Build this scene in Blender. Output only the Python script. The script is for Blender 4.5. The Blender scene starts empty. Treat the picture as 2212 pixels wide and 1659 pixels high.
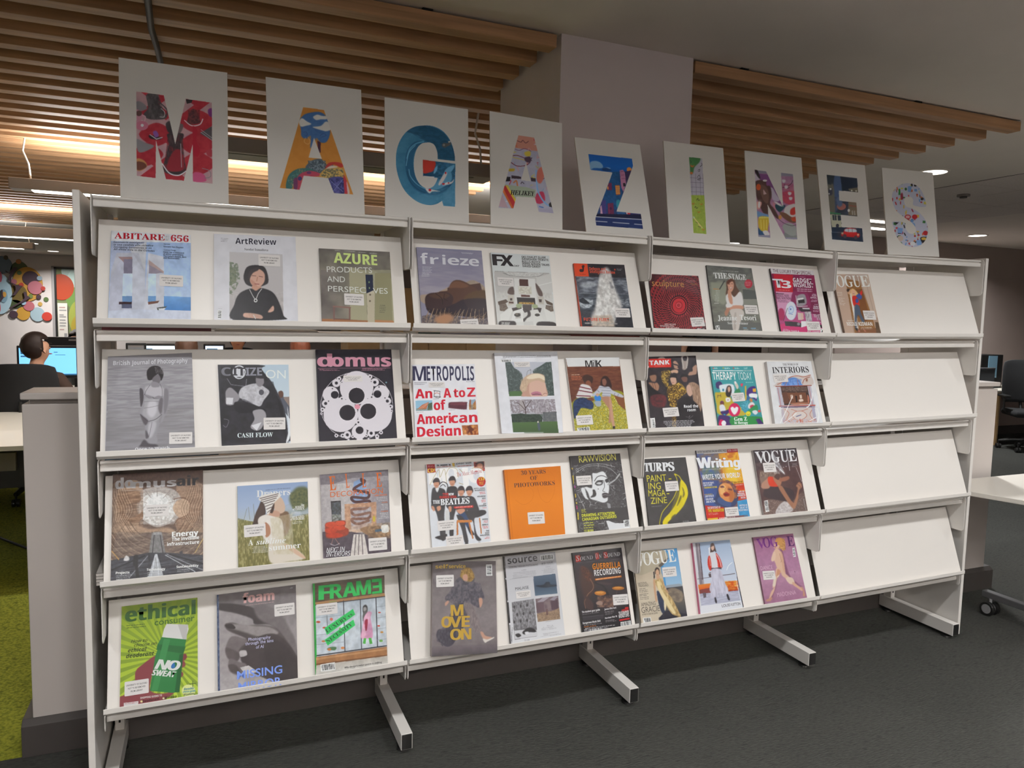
import bpy, bmesh, math, random
import numpy as np
from mathutils import Vector, Matrix, Euler

# ------------------------------------------------------------------ camera, world, exposure, big lights
scene = bpy.context.scene
COL = scene.collection
FPX = 1587.48
def camera():
    yaw, pitch, roll = math.radians(22.594), math.radians(-5.0233), math.radians(1.2863)
    fw = Vector((math.sin(yaw)*math.cos(pitch), math.cos(yaw)*math.cos(pitch), math.sin(pitch)))
    right = Vector((math.cos(yaw), -math.sin(yaw), 0)); up = right.cross(fw)
    r2 = right*math.cos(roll) + up*math.sin(roll); u2 = -right*math.sin(roll) + up*math.cos(roll)
    cd = bpy.data.cameras.new('camera'); co = bpy.data.objects.new('camera', cd); COL.objects.link(co)
    cd.sensor_width = 36; cd.lens = FPX/2212*36; cd.clip_start = .05; cd.clip_end = 200
    m = Matrix((( r2.x, u2.x, -fw.x, .29273), (r2.y, u2.y, -fw.y, -2.30170), (r2.z, u2.z, -fw.z, 1.48908), (0, 0, 0, 1)))
    co.matrix_world = m; scene.camera = co
camera()
scene.view_settings.view_transform = 'Standard'; scene.view_settings.look = 'None'
scene.view_settings.gamma = 1; scene.view_settings.use_curve_mapping = False
scene.view_settings.exposure = -0.08
scene.cycles.use_denoising = True
scene.cycles.max_bounces = 8; scene.cycles.diffuse_bounces = 5
scene.cycles.sample_clamp_indirect = 6
w = bpy.data.worlds.new('world'); scene.world = w; w.use_nodes = True
w.node_tree.nodes['Background'].inputs[0].default_value = (1, .93, .87, 1)
w.node_tree.nodes['Background'].inputs[1].default_value = .04

CEIL = 2.638
WARM = (1, 1, .995)
# downlights in the plaster ceiling: (x, y); the two that the photo shows, the row in front of the rack that lights it, and farther rows added as fill
FRONT_LIGHTS = [(x, y, p) for y, p in ((-1.45, 19), (-3.3, 13), (-5.2, 22)) for x in (-1.3, .35, 2.0, 3.65, 5.3)]
SEEN_LIGHTS = [(5.238, 1.625), (9.0, 3.94), (7.2, 6.27), (-2.536, 13.08), (-2.508, 14.86)]
SEEN_W = 60
# suspended linear lights behind the rack, plus an added unseen ceiling uplight in front: x0, x1, y0, y1, z0, z1, lit
PENDANTS = [(.18, 1.755, 1.505, 1.70, 2.25, 2.32, 0), (-.857, 3.4, 3.312, 3.46, 2.25, 2.318, 1),
            (-1.5, 6.5, -4.4, -4.2, 2.2, 2.27, 2), (-6, -.86, 7.05, 7.22, 2.25, 2.36, 1), (-6, -1.75, 8.85, 9.0, 2.25, 2.33, 1)]

def area(name, loc, sx, sy, power, col=WARM, up=False, spread=math.pi*.9, shape='DISK', parent=None):
    ld = bpy.data.lights.new(name, 'AREA'); ld.shape = shape; ld.size = sx
    if shape in ('RECTANGLE', 'ELLIPSE'): ld.size_y = sy
    ld.energy = power; ld.color = col; ld.spread = spread
    o = bpy.data.objects.new(name, ld); COL.objects.link(o)
    if parent:
        o.parent = parent; o.location = Vector(loc)-parent.location
    else: o.location = loc
    if up: o.rotation_euler = (math.pi, 0, 0)
    return o

# ------------------------------------------------------------------ materials
def h2l(h):
    h = h[:6]
    c = [int(h[i:i+2], 16)/255 for i in (0, 2, 4)]
    return tuple(x/12.92 if x <= .04045 else ((x+.055)/1.055)**2.4 for x in c)
MATS = {}
def mat(name, col, rough=.5, metal=0, spec=.5, noise=0, nscale=40, bump=0, bscale=200, emit=0, stretch=(1, 1, 1), coat=0, alpha=1):
    if name in MATS: return MATS[name]
    m = bpy.data.materials.new(name); m.use_nodes = True; nt = m.node_tree; b = nt.nodes['Principled BSDF']
    c = h2l(col) if isinstance(col, str) else col
    b.inputs['Base Color'].default_value = (*c, 1); b.inputs['Roughness'].default_value = rough
    b.inputs['Metallic'].default_value = metal; b.inputs['Specular IOR Level'].default_value = spec
    b.inputs['Coat Weight'].default_value = coat
    if alpha < 1: b.inputs['Alpha'].default_value = alpha
    if emit:
        b.inputs['Emission Color'].default_value = (*c, 1); b.inputs['Emission Strength'].default_value = emit
    if noise or bump:
        tc = nt.nodes.new('ShaderNodeTexCoord'); mp = nt.nodes.new('ShaderNodeMapping'); mp.inputs['Scale'].default_value = stretch
        nt.links.new(tc.outputs['Object'], mp.inputs[0])
    if noise:
        n = nt.nodes.new('ShaderNodeTexNoise'); n.inputs['Scale'].default_value = nscale; n.inputs['Detail'].default_value = 5
        nt.links.new(mp.outputs[0], n.inputs['Vector'])
        r = nt.nodes.new('ShaderNodeMapRange'); r.inputs[1].default_value = .3; r.inputs[2].default_value = .7
        r.inputs[3].default_value = 1-noise; r.inputs[4].default_value = 1+noise
        nt.links.new(n.outputs['Fac'], r.inputs[0])
        mx = nt.nodes.new('ShaderNodeVectorMath'); mx.operation = 'SCALE'; mx.inputs[0].default_value = c
        nt.links.new(r.outputs[0], mx.inputs['Scale']); nt.links.new(mx.outputs[0], b.inputs['Base Color'])
    if bump:
        n2 = nt.nodes.new('ShaderNodeTexNoise'); n2.inputs['Scale'].default_value = bscale; n2.inputs['Detail'].default_value = 3
        nt.links.new(mp.outputs[0], n2.inputs['Vector'])
        bp = nt.nodes.new('ShaderNodeBump'); bp.inputs['Strength'].default_value = bump; bp.inputs['Distance'].default_value = .002
        nt.links.new(n2.outputs['Fac'], bp.inputs['Height']); nt.links.new(bp.outputs[0], b.inputs['Normal'])
    MATS[name] = m
    return m
def colour_mat(name, rough=.35, coat=0.0):
    m = bpy.data.materials.new(name); m.use_nodes = True; nt = m.node_tree; b = nt.nodes['Principled BSDF']
    a = nt.nodes.new('ShaderNodeVertexColor'); a.layer_name = 'ink'
    nt.links.new(a.outputs[0], b.inputs['Base Color']); b.inputs['Roughness'].default_value = rough
    b.inputs['Specular IOR Level'].default_value = .13
    MATS[name] = m
    return m
def carpet_mat(name, base, dark, sx, sy, tile=True, strength=.35):
    m = bpy.data.materials.new(name); m.use_nodes = True; nt = m.node_tree; b = nt.nodes['Principled BSDF']; L = nt.links.new
    tc = nt.nodes.new('ShaderNodeTexCoord')
    def noise(scale, st, det=4):
        mp = nt.nodes.new('ShaderNodeMapping'); mp.inputs['Scale'].default_value = st; L(tc.outputs['Object'], mp.inputs[0])
        n = nt.nodes.new('ShaderNodeTexNoise'); n.inputs['Scale'].default_value = scale; n.inputs['Detail'].default_value = det
        L(mp.outputs[0], n.inputs['Vector']); return n.outputs['Fac']
    def rng(s, a, c, lo, hi):
        r = nt.nodes.new('ShaderNodeMapRange'); r.inputs[1].default_value = a; r.inputs[2].default_value = c
        r.inputs[3].default_value = lo; r.inputs[4].default_value = hi; L(s, r.inputs[0]); return r.outputs[0]
    def mul(a, c):
        q = nt.nodes.new('ShaderNodeMath'); q.operation = 'MULTIPLY'; L(a, q.inputs[0]); L(c, q.inputs[1]); return q.outputs[0]
    fine = rng(noise(90, (sx, sy, 1)), .35, .65, 1-strength, 1+strength)
    dash = rng(noise(30, (sx*1.2, sy*.9, 1), 2), .60, .68, 1, .55)
    big = rng(noise(1.6, (1, 1, 1)), .3, .7, .85, 1.12)
    f = mul(mul(fine, dash), big)
    mx = nt.nodes.new('ShaderNodeMix'); mx.data_type = 'RGBA'
    mx.inputs[6].default_value = (*h2l(dark), 1); mx.inputs[7].default_value = (*h2l(base), 1)
    L(rng(f, .3, 1.6, 0, 1.3), mx.inputs[0]); L(mx.outputs[2], b.inputs['Base Color'])
    b.inputs['Roughness'].default_value = .95; b.inputs['Specular IOR Level'].default_value = .15
    bp = nt.nodes.new('ShaderNodeBump'); bp.inputs['Strength'].default_value = .5; bp.inputs['Distance'].default_value = .004
    L(fine, bp.inputs['Height']); L(bp.outputs[0], b.inputs['Normal'])
    MATS[name] = m
    return m
def wood_mat(name, c1, c2):
    m = bpy.data.materials.new(name); m.use_nodes = True; nt = m.node_tree; b = nt.nodes['Principled BSDF']; L = nt.links.new
    tc = nt.nodes.new('ShaderNodeTexCoord'); mp = nt.nodes.new('ShaderNodeMapping'); mp.inputs['Scale'].default_value = (.6, 14, 14)
    L(tc.outputs['Object'], mp.inputs[0])
    n = nt.nodes.new('ShaderNodeTexNoise'); n.inputs['Scale'].default_value = 3.0; n.inputs['Detail'].default_value = 6; n.inputs['Distortion'].default_value = .6
    L(mp.outputs[0], n.inputs['Vector'])
    cr = nt.nodes.new('ShaderNodeValToRGB'); cr.color_ramp.elements[0].position = .3; cr.color_ramp.elements[1].position = .7
    cr.color_ramp.elements[0].color = (*h2l(c1), 1); cr.color_ramp.elements[1].color = (*h2l(c2), 1)
    L(n.outputs['Fac'], cr.inputs[0]); L(cr.outputs[0], b.inputs['Base Color']); b.inputs['Roughness'].default_value = .5
    MATS[name] = m
    return m

# ------------------------------------------------------------------ mesh building
class MB:
    """collects shapes (world coordinates) into one mesh object"""
    def __init__(s): s.v = []; s.f = []; s.m = []
    def add(s, vs, fs, mi=0):
        o = len(s.v); s.v += [tuple(v) for v in vs]; s.f += [tuple(i+o for i in f) for f in fs]; s.m += [mi]*len(fs)
        return s
    def box(s, x0, x1, y0, y1, z0, z1, mi=0):
        return s.add([(x0, y0, z0), (x1, y0, z0), (x1, y1, z0), (x0, y1, z0), (x0, y0, z1), (x1, y0, z1), (x1, y1, z1), (x0, y1, z1)],
                     [(0, 3, 2, 1), (4, 5, 6, 7), (0, 1, 5, 4), (1, 2, 6, 5), (2, 3, 7, 6), (3, 0, 4, 7)], mi)
    def prism(s, prof, axis, a, b, mi=0, close=True):
        """profile [(p,q)] extruded along axis from a to b (axis 0: (y,z), 1: (x,z), 2: (x,y))"""
        def P(p, t): return {0: (t, p[0], p[1]), 1: (p[0], t, p[1]), 2: (p[0], p[1], t)}[axis]
        n = len(prof); vs = [P(p, a) for p in prof]+[P(p, b) for p in prof]
        fs = [(i, (i+1) % n, n+(i+1) % n, n+i) for i in range(n)]+[tuple(range(n-1, -1, -1)), tuple(range(n, 2*n))]
        return s.add(vs, fs, mi)
    def cyl(s, c, r, h, n=24, axis=2, r2=None, mi=0):
        r2 = r if r2 is None else r2; vs = []
        for k, (rr, t) in enumerate(((r, 0), (r2, h))):
            for i in range(n):
                a = 2*math.pi*i/n; p, q = rr*math.cos(a), rr*math.sin(a)
                d = {2: (p, q, t), 0: (t, p, q), 1: (q, t, p)}[axis]; vs.append((c[0]+d[0], c[1]+d[1], c[2]+d[2]))
        return s.add(vs, [(i, (i+1) % n, n+(i+1) % n, n+i) for i in range(n)]+[tuple(range(n-1, -1, -1)), tuple(range(n, 2*n))], mi)
    def tube(s, pts, r, n=10, mi=0):
        pts = [Vector(p) for p in pts]; vs = []; m = len(pts)
        rs = r if isinstance(r, (list, tuple)) else [r]*m
        for k, p in enumerate(pts):
            d = (pts[min(k+1, m-1)]-pts[max(k-1, 0)]).normalized()
            a = d.orthogonal().normalized() if k == 0 else (a-d*a.dot(d)).normalized()
            b = d.cross(a)
            for i in range(n):
                t = 2*math.pi*i/n; vs.append(p+(a*math.cos(t)+b*math.sin(t))*rs[k])
        fs = [(k*n+i, k*n+(i+1) % n, (k+1)*n+(i+1) % n, (k+1)*n+i) for k in range(m-1) for i in range(n)]
        return s.add(vs, fs+[tuple(range(n-1, -1, -1)), tuple(range((m-1)*n, m*n))], mi)
    def ball(s, c, rx, ry, rz, nu=20, nv=12, mi=0):
        vs = [(c[0], c[1], c[2]+rz)]
        for j in range(1, nv):
            t = math.pi*j/nv
            for i in range(nu):
                a = 2*math.pi*i/nu; vs.append((c[0]+rx*math.sin(t)*math.cos(a), c[1]+ry*math.sin(t)*math.sin(a), c[2]+rz*math.cos(t)))
        vs.append((c[0], c[1], c[2]-rz)); fs = [(0, 1+i, 1+(i+1) % nu) for i in range(nu)]
        for j in range(nv-2):
            for i in range(nu): fs.append((1+j*nu+i, 1+(j+1)*nu+i, 1+(j+1)*nu+(i+1) % nu, 1+j*nu+(i+1) % nu))
        L = len(vs)-1; b = 1+(nv-2)*nu
        return s.add(vs, fs+[(L, b+(i+1) % nu, b+i) for i in range(nu)], mi)
    def build(s, name, m, parent=None, origin=None, bevel=0, smooth=False, seg=2, xf=None, rot=None):
        if xf: s.v = [xf(v) for v in s.v]
        if parent is not None and origin is None: origin = tuple(parent.matrix_world.translation) if parent.parent is None else parent['_o']
        if origin is None: origin = (0, 0, 0)
        me = bpy.data.meshes.new(name)
        me.from_pydata([(v[0]-origin[0], v[1]-origin[1], v[2]-origin[2]) for v in s.v], [], s.f)
        ms = m if isinstance(m, (list, tuple)) else [m]
        for q in ms: me.materials.append(q)
        me.polygons.foreach_set('material_index', s.m)
        bm = bmesh.new(); bm.from_mesh(me)
        bmesh.ops.recalc_face_normals(bm, faces=bm.faces)
        if bevel:
            ed = [e for e in bm.edges if len(e.link_faces) == 2 and e.calc_face_angle(0) > .6]
            bmesh.ops.bevel(bm, geom=ed, offset=bevel, segments=seg, affect='EDGES', profile=.5, clamp_overlap=True)
        bm.to_mesh(me); bm.free()
        if smooth:
            me.polygons.foreach_set('use_smooth', [True]*len(me.polygons))
            me.set_sharp_from_angle(angle=.7)
        o = bpy.data.objects.new(name, me); COL.objects.link(o)
        if parent is not None:
            o.parent = parent
            if parent.parent is not None or True: o.location = (0, 0, 0)
        else: o.location = origin
        return o
def tag(o, label, cat, group=None, kind=None):
    if label: o['label'] = label
    if cat: o['category'] = cat
    if group: o['group'] = group
    if kind: o['kind'] = kind
    return o
def empty(name, loc, label, cat, group=None, mtx=None):
    o = bpy.data.objects.new(name, None); COL.objects.link(o); o.empty_display_size = .1
    o.location = loc
    if mtx is not None: o.matrix_world = mtx
    o.matrix_basis = o.matrix_basis
    bpy.context.view_layer.update()
    return tag(o, label, cat, group)
def struct(name, mb, m, **k):
    o = mb.build(name, m, **k); o['kind'] = 'structure'; return o
def sub(mb, name, m, parent, **k):
    """a sub-part: child of a part, same world origin as its thing"""
    top = parent
    while top.parent is not None: top = top.parent
    o = mb.build(name, m, None, origin=tuple(top.matrix_world.translation), **k)
    o.location = (0, 0, 0); o.parent = parent
    return o

# ------------------------------------------------------------------ the room
WALL = mat('painted_wall', 'd6cdc8', .9, spec=.2, noise=.03, nscale=3)
WALLD = mat('taupe_wall', 'a3958f', .9, spec=.2, noise=.03, nscale=3)
PLASTER = mat('plaster', 'ddd5cd', .95, spec=.1, noise=.02, nscale=4)
TILE = mat('ceiling_tile', 'd3cac5', .95, spec=.1, noise=.06, nscale=60)
DARK = mat('black_void', '14110f', .9)
WHITEL = mat('white_laminate', 'd9d4ce', .45)
LOWW = mat('low_wall_laminate', 'c9c1bc', .4)
SKIRT = mat('dark_skirting', '3c3836', .6)
CARPET = carpet_mat('grey_carpet', '3f403d', '2a2b29', .5, 2.2)
GREEN = carpet_mat('green_carpet', '8c9030', '4c5418', 1, 1, strength=.4)
OAK = wood_mat('oak_veneer', '94704e', 'b98f68')
WHITEM = mat('white_powder_coat', 'e6e2dd', .38, bump=.03, bscale=900)
BLACKP = mat('black_plastic', '171717', .45)
BLACKF = mat('black_fabric', '1b1c1e', .9, bump=.25, bscale=500)
GREYM = mat('grey_metal', '76777a', .35, metal=.6)
LAMPW = mat('lamp_white', 'fff6ea', .5, emit=7)

struct('floor', MB().box(-7, 13, -6, 17, -.1, 0), CARPET)
struct('floor', MB().box(-7, 1.6, .463, 7.2, 0, .003), GREEN)
struct('ceiling', MB().box(-7, 13, -6, 17, CEIL, CEIL+.1), PLASTER)
tiles = MB().box(5.83, 7.665, 1.15, 3.62, CEIL-.002, CEIL-.0005, 1)
for i in range(3):
    for j in range(4):
        tiles.box(5.835+i*.6115, 6.4365+i*.6115, 1.157+j*.6165, 1.767+j*.6165, CEIL-.006, CEIL-.002)
struct('ceiling', tiles, [TILE, DARK])
struct('wall_back', MB().box(-7, 13, 16, 16.15, 0, CEIL), WALL)
struct('wall_left', MB().box(-7.15, -7, -6, 16, 0, CEIL), WALL)
struct('wall_right', MB().box(13, 13.15, -6, 16, 0, CEIL), WALLD)
struct('wall_front', MB().box(-7, 13, -6.15, -6, 0, CEIL), WALL)
wi = struct('wall_inner', MB().box(7.6, 13, 4.7, 4.85, 0, CEIL), WALLD)
struct('trim_1', MB().box(7.6, 13, 4.68, 4.7, 2.215, CEIL), WALLD)
struct('baseboard_inner', MB().box(7.6, 13, 4.685, 4.7, 0, .12), SKIRT)
column = struct('column', MB().box(1.625, 2.264, .463, 1.125, 1.2, CEIL), mat('column_paint', 'cfc6c8', .85, spec=.2, noise=.03, nscale=3))

def tilt(v): return (v[0], v[1], v[2]+(.011-(v[0]+.26)/4.69*.022)*min(1, v[2]/1.0))
lw = struct('wall_low', MB().box(-.262, 4.433, .475, .65, .1, 1.170).box(-.245, 4.415, .49, .635, 1.165, 1.19, 1), [LOWW, mat('groove_grey', '8f8883', .6)], xf=tilt, bevel=.003)
lc = MB().box(-.264, 4.436, .463, .66, 1.185, 1.208).build('cap', LOWW, None, xf=tilt, bevel=.004); lc.parent = lw; lc['kind'] = 'structure'
lb = MB().prism([(.452, 0), (.452, .108), (.474, .125), (.655, .125), (.672, .108), (.672, 0)], 0, -.292, 4.484).build('baseboard', SKIRT, None, bevel=.002); lb.parent = lw; lb['kind'] = 'structure'

# timber rafts under the ceiling
def raft(name, x0, x1, ys, label, group=None):
    mb = MB()
    for y in ys: mb.box(x0, x1, y, y+.072, 2.58, 2.630)
    r = empty(name, ((x0+x1)/2, ys[0], 2.6), label, 'ceiling raft')
    mb.build('slats', OAK, r, bevel=.002, seg=1)
    k = x0+.25
    while k < x1:
        MB().box(k, k+.04, ys[0], ys[-1]+.07, 2.6295, CEIL-.0005).build('fixing_rail', DARK, r); k += 1.1
    return r
P = .1925
raft('slatted_ceiling_raft', -6.9, 1.605, [.463+i*P for i in range(4)], 'brown timber slatted raft under the ceiling left of the column, front strip')
raft('slatted_ceiling_raft', -6.9, 2.5, [.463+i*P for i in range(4, 44)], 'long timber slatted raft running back behind the letter cards, over the desks')
raft('slatted_ceiling_raft', 2.275, 4.43, [.463+i*P for i in range(13)], 'short brown timber slatted raft right of the column with stepped slat ends')

# downlights
def downlight(x, y, label, power, r=.095, group=None, spread=150):
    o = empty('downlight', (x, y, CEIL), label, 'ceiling light', group)
    ring = MB(); n = 40; vs = []
    for rr, z in ((r+.022, 0), (r+.02, -.006), (r+.002, -.006), (r, -.001)):
        for i in range(n):
            a = 2*math.pi*i/n; vs.append((x+rr*math.cos(a), y+rr*math.sin(a), CEIL-.0005+z))
    ring.add(vs, [(k*n+i, k*n+(i+1) % n, (k+1)*n+(i+1) % n, (k+1)*n+i) for k in range(3) for i in range(n)])
    ring.build('rim', PLASTER, o, smooth=True)
    MB().cyl((x, y, CEIL-.004), r, .002, 40).build('diffuser', LAMPW, o)
    area('lamp', (x, y, CEIL-.009), r*1.9, 0, power, parent=o, spread=math.radians(spread))
    return o
SL = ['round white downlight behind the top corner of the last letter card', 'small round downlight near the far dark wall on the right',
      'round downlight glimpsed just above the rack between two letter cards', 'oval looking downlight above the mural wall, nearer of the two',
      'oval looking downlight above the mural wall, farther of the two']
for (x, y), l in zip(SEEN_LIGHTS, SL): downlight(x, y, l, SEEN_W)
for x, y, p in FRONT_LIGHTS: downlight(x, y, 'round white downlight in front of the rack, the farther two rows added as fill', p, group='downlights in front of the rack', spread=140 if y > -2 else 172)
# ceiling strips far right
for k, (x, y) in enumerate([(6.9, 3.62), (7.3, 4.05)]):
    o = empty('strip_light', (x, y, CEIL), ['upper', 'lower'][k]+' of two short bright ceiling strips seen between the last two cards', 'ceiling light')
    MB().box(x-.28, x+.28, y-.04, y+.04, CEIL-.02, CEIL-.001).build('diffuser', LAMPW, o, bevel=.004)
    MB().box(x-.295, x+.295, y-.05, y+.05, CEIL-.008, CEIL-.0008).build('housing', PLASTER, o)
o = empty('smoke_detector', (6.25, 2.12, CEIL), 'small round grey smoke detector on the ceiling tiles right of the last card', 'smoke detector')
MB().cyl((6.25, 2.12, CEIL-.024), .05, .02, 24).build('body', mat('detector', '7d7672', .6), o); MB().cyl((6.25, 2.12, CEIL-.036), .028, .012, 24).build('sensor', SKIRT, o)

PL = ['long unlit grey linear pendant with a dark underside, nearest behind the letter cards', 'long lit linear pendant at the height of the rack top behind the first card',
      'added unseen linear uplight in front of the rack that brightens the ceiling', 'bright linear pendant strip over the desks left of the rack', 'farthest lit linear pendant near the mural wall']
PBODY = mat('pendant_grey', '8d857f', .5); PDARK = mat('pendant_underside', '6d6c5c', .4)
for (x0, x1, y0, y1, z0, z1, lit), l in zip(PENDANTS, PL):
    o = empty('pendant_light', ((x0+x1)/2, (y0+y1)/2, z0), l, 'pendant light', 'linear pendants over the desks')
    MB().box(x0, x1, y0, y1, z0, z1).build('housing', PBODY, o, bevel=.004)
    MB().box(x0+.12, x1-.12, y0+.025, y1-.025, z0-.004, z0+.001).build('diffuser', LAMPW if lit else PDARK, o)
    for cx in ((x0+.09, x1-.07) if x0 > -3 else (x1-.07, x1-.9)): 
        ym = (y0+y1)/2
        cb = MB().tube([(cx, ym, CEIL-.01), (cx-.02, ym, 2.5), (cx+.01, ym, 2.42), (cx+.02, ym, z1)], .006, 8)
        cb.build('suspension_cable', mat('cable_white', 'd8d2c8', .5), o)
    if lit:
        L = min(x1-x0-.3, 4 if lit == 1 else 8); cx = (x1-L/2-.15)
        dn, upw = ((15, 26), (5, 150))[lit-1]
        area('lamp', (cx, (y0+y1)/2, z0-.02), L, y1-y0-.06, dn*L, shape='RECTANGLE', parent=o)
        area('lamp', (cx, (y0+y1)/2, z1+.02), L, y1-y0-.04, upw*L, shape='RECTANGLE', up=True, parent=o, spread=math.radians((170, 95)[lit-1]))
tag(MB().tube([(.118, -.3, 2.565), (.119, .634, 2.56), (.113, .9, 2.555), (.122, 1.1, 2.55), (.125, 1.35, 2.555)], .012, 10).build('cable', BLACKP, smooth=True),
    'thick black cable tied under the timber slats above the first card', 'cable')

# ------------------------------------------------------------------ the magazine rack
ZR = [1.7743, 1.4040, 1.0335, .6641, .2914]; ZL = [1.4533, 1.0826, .7097, .3329]
DZ = [-.0008, .0018, .0003, -.0056, .0043]
def zoff(x):
    t = min(max(x/.9, 0), 3.9999); i = int(t); return DZ[i]+(t-i)*(DZ[i+1]-DZ[i])
def lev(v): return (v[0], v[1], v[2]+zoff(v[0])*min(1, max(0, (v[2]-.08)/.1)))
rack = empty('magazine_rack', (1.8, .24, 0), 'long white four-bay metal magazine rack with sloping display shelves', 'magazine rack')
def rp(mb, name, m=WHITEM, **k): return mb.build(name, m, rack, xf=lev, **k)
for x0, x1 in ((-.0418, -.0235), (3.633, 3.6512)):
    rp(MB().box(x0, x1, .0412, .46, .016, 1.816), 'end_panel', bevel=.002)
UY, UZ = .3355, .942
for b in range(5):
    xc = b*.9+.004
    rp(MB().box(xc-.0145, xc+.0145, .385, .43, .077, 1.80), 'upright', bevel=.002)
    up = rack.children[-1]
    sl = MB()
    for k in range(8): sl.box(xc-.003, xc+.003, .3838, .386, .104+k*.026, .119+k*.026)
    sub(sl, 'slots', DARK, up)
    lg = rp(MB().box(xc-.02, xc+.02, .029, .45, .02, .0773), 'leg', bevel=.0015)
    sub(MB().box(xc-.0175, xc+.0175, .0262, .0295, .0225, .0748), 'end_cap', BLACKP, lg, bevel=.001)
    for y in (.075, .41): sub(MB().cyl((xc, y, 0), .024, .008, 20, r2=.022).cyl((xc, y, .008), .008, .013, 12), 'levelling_foot', BLACKP, lg)
    # bracket plates either side of each upright line
    for sx in ((-1, 1) if 0 < b < 4 else ((-1,) if b == 4 else (1,))):
        for r in range(5):
            zr = ZR[r]; xp = b*.9+sx*.0048
            if r < 4:
                a = .014; pr = [(.385, zr-.133), (.022+a, zr-.133)]+[(.022+a-a*math.sin(t), zr-.133+a-a*math.cos(t)) for t in (.5, 1.0)]
                pr += [(.022, zr-.133+a), (.022, zr+.018), (.026, zr+.029), (.034, zr+.032), (.385, zr+.032)]
            else: pr = [(.385, zr-.09), (.04, zr-.022), (.026, zr-.022), (.022, zr-.014), (.022, zr+.018), (.026, zr+.029), (.034, zr+.032), (.385, zr+.032)]
            rp(MB().prism(pr, 0, xp-.0013, xp+.0013), 'bracket', bevel=.0005, seg=1)
for i in range(4):
    x0, x1 = i*.9, i*.9+.9
    for r in range(5):
        zr = ZR[r]
        sh = rp(MB().box(x0+.0085, x1-.0085, .05, .384, zr+.019, zr+.027) if r else MB().box(x0+.0085, x1-.0085, .05, .455, zr+.019, zr+.027).box(x0+.0285, x1-.0285, .452, .455, zr-.07, zr+.02), 'shelf', bevel=.001, seg=1)
        bead = [(.050+.0075*math.cos(t)-.0075, zr+.0245+.0055*math.sin(t)) for t in [math.pi*.5+k*math.pi/6 for k in range(7)]]
        pr = [(.052, zr+.027), (.052, zr+.001), (.043, zr+.0005), (.0375, zr), (.0366, zr+.002), (.0366, zr+.0155), (.038, zr+.0168), (.0445, zr+.0172), (.0445, zr+.0195)]
        pr += [(.0405, zr+.0200), (.0365, zr+.022), (.035, zr+.0245), (.0365, zr+.028), (.041, zr+.030), (.05, zr+.030)]
        sub(MB().prism(pr, 0, x0+.0085, x1-.0085), 'shelf_rail', WHITEM, sh, xf=lev)
        if r < 4:
            zl = ZL[r]; L = .31; y0 = .0127; z0 = zl+.003
            n = (-.942*.0022, .3355*.0022)
            bd = rp(MB().prism([(y0, z0), (y0+UY*L, z0+UZ*L), (y0+UY*L-n[0], z0+UZ*L-n[1]), (y0-n[0], z0-n[1])], 0, x0+.012, x1-.012), 'display_board', bevel=.0005, seg=1)
            lp = [(.013, zl-.0095), (.0005, zl), (0, zl+.001), (0, zl+.0145), (.0006, zl+.0156), (.0018, zl+.0156), (.0024, zl+.0145), (.0024, zl+.0032), (.0135, zl+.0032), (.0155, zl+.001), (.0155, zl-.0095)]
            sub(MB().prism(lp, 0, x0+.0045, x1-.0045), 'lip', WHITEM, bd, xf=lev)

# ------------------------------------------------------------------ flat stock lying on the shelves behind the display boards
def stock(x0, x1, row, z, th, cols, label, yf=.045, dep=.2, group='magazines stored flat behind the boards'):
    zb = ZR[row]+.0275+z+zoff((x0+x1)/2); yf += .008
    o = empty('stored_magazine', ((x0+x1)/2, yf, zb), label, 'magazine', group)
    MB().box(x0, x1, yf+.002, yf+dep, zb+.0006, zb+th-.0006).build('pages', mat('page_white', 'd8d3cb', .8), o)
    a = x0
    sp = MB()
    for k, (f, c) in enumerate(cols):
        b = x0+(x1-x0)*f; sp.box(a, b, yf, yf+dep, zb, zb+.0006, k).box(a, b, yf, yf+dep, zb+th-.0006, zb+th, k).box(a, b, yf, yf+.0022, zb, zb+th, k); a = b
    sp.build('cover', [mat('stock_'+c, c, .45) for f, c in cols], o)
    return o
stock(.02, .305, 1, 0, .0125, [(1, '5a0f1c')], 'dark red spined magazine lying flat under the first top left display board')
stock(.316, .616, 1, 0, .0045, [(1, 'cfc8bf')], 'cream magazine lying flat, lower of two beside the dark red spine')
stock(.318, .612, 1, .0045, .0045, [(1, 'd9d3c9')], 'cream magazine lying flat, upper of two beside the dark red spine')
stock(.935, 1.224, 1, 0, .0075, [(.26, '16382c'), (1, '85808a')], 'magazine lying flat with a green and grey spine')
stock(1.237, 1.49, 1, 0, .0055, [(1, 'cfcabb')], 'pale thin magazine lying flat between the green spine and the red spine')
stock(1.497, 1.783, 1, 0, .0055, [(1, '8a2a1e')], 'orange red spined magazine lying flat in the second bay')
stock(1.827, 2.04, 1, 0, .0045, [(1, '7a5a34')], 'brown gold spined magazine lying flat in the third bay')
stock(2.05, 2.665, 1, 0, .0048, [(1, '241a1c')], 'long black spined magazine lying flat in the third bay')
stock(.019, .321, 2, 0, .0055, [(.92, '4a6478'), (1, '2c3c4a')], 'blue grey spined magazine lying flat under the second row, far left')
stock(.549, .861, 2, 0, .009, [(.6, '77706c'), (1, '1a1718')], 'dark spined magazine lying flat under the pink and black cover')
stock(.938, 1.202, 2, 0, .008, [(1, '232021')], 'black spined magazine lying flat under the red lettered cover')
stock(1.455, 1.759, 2, 0, .006, [(1, 'c9c3be')], 'white spined magazine lying flat, lower of two in the second row')
stock(1.458, 1.756, 2, .006, .005, [(1, 'd4cec9')], 'white spined magazine lying flat, upper of two in the second row')
stock(2.11, 2.683, 2, 0, .004, [(1, '262122')], 'thin black magazine lying flat under the second row of the third bay')
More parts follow.
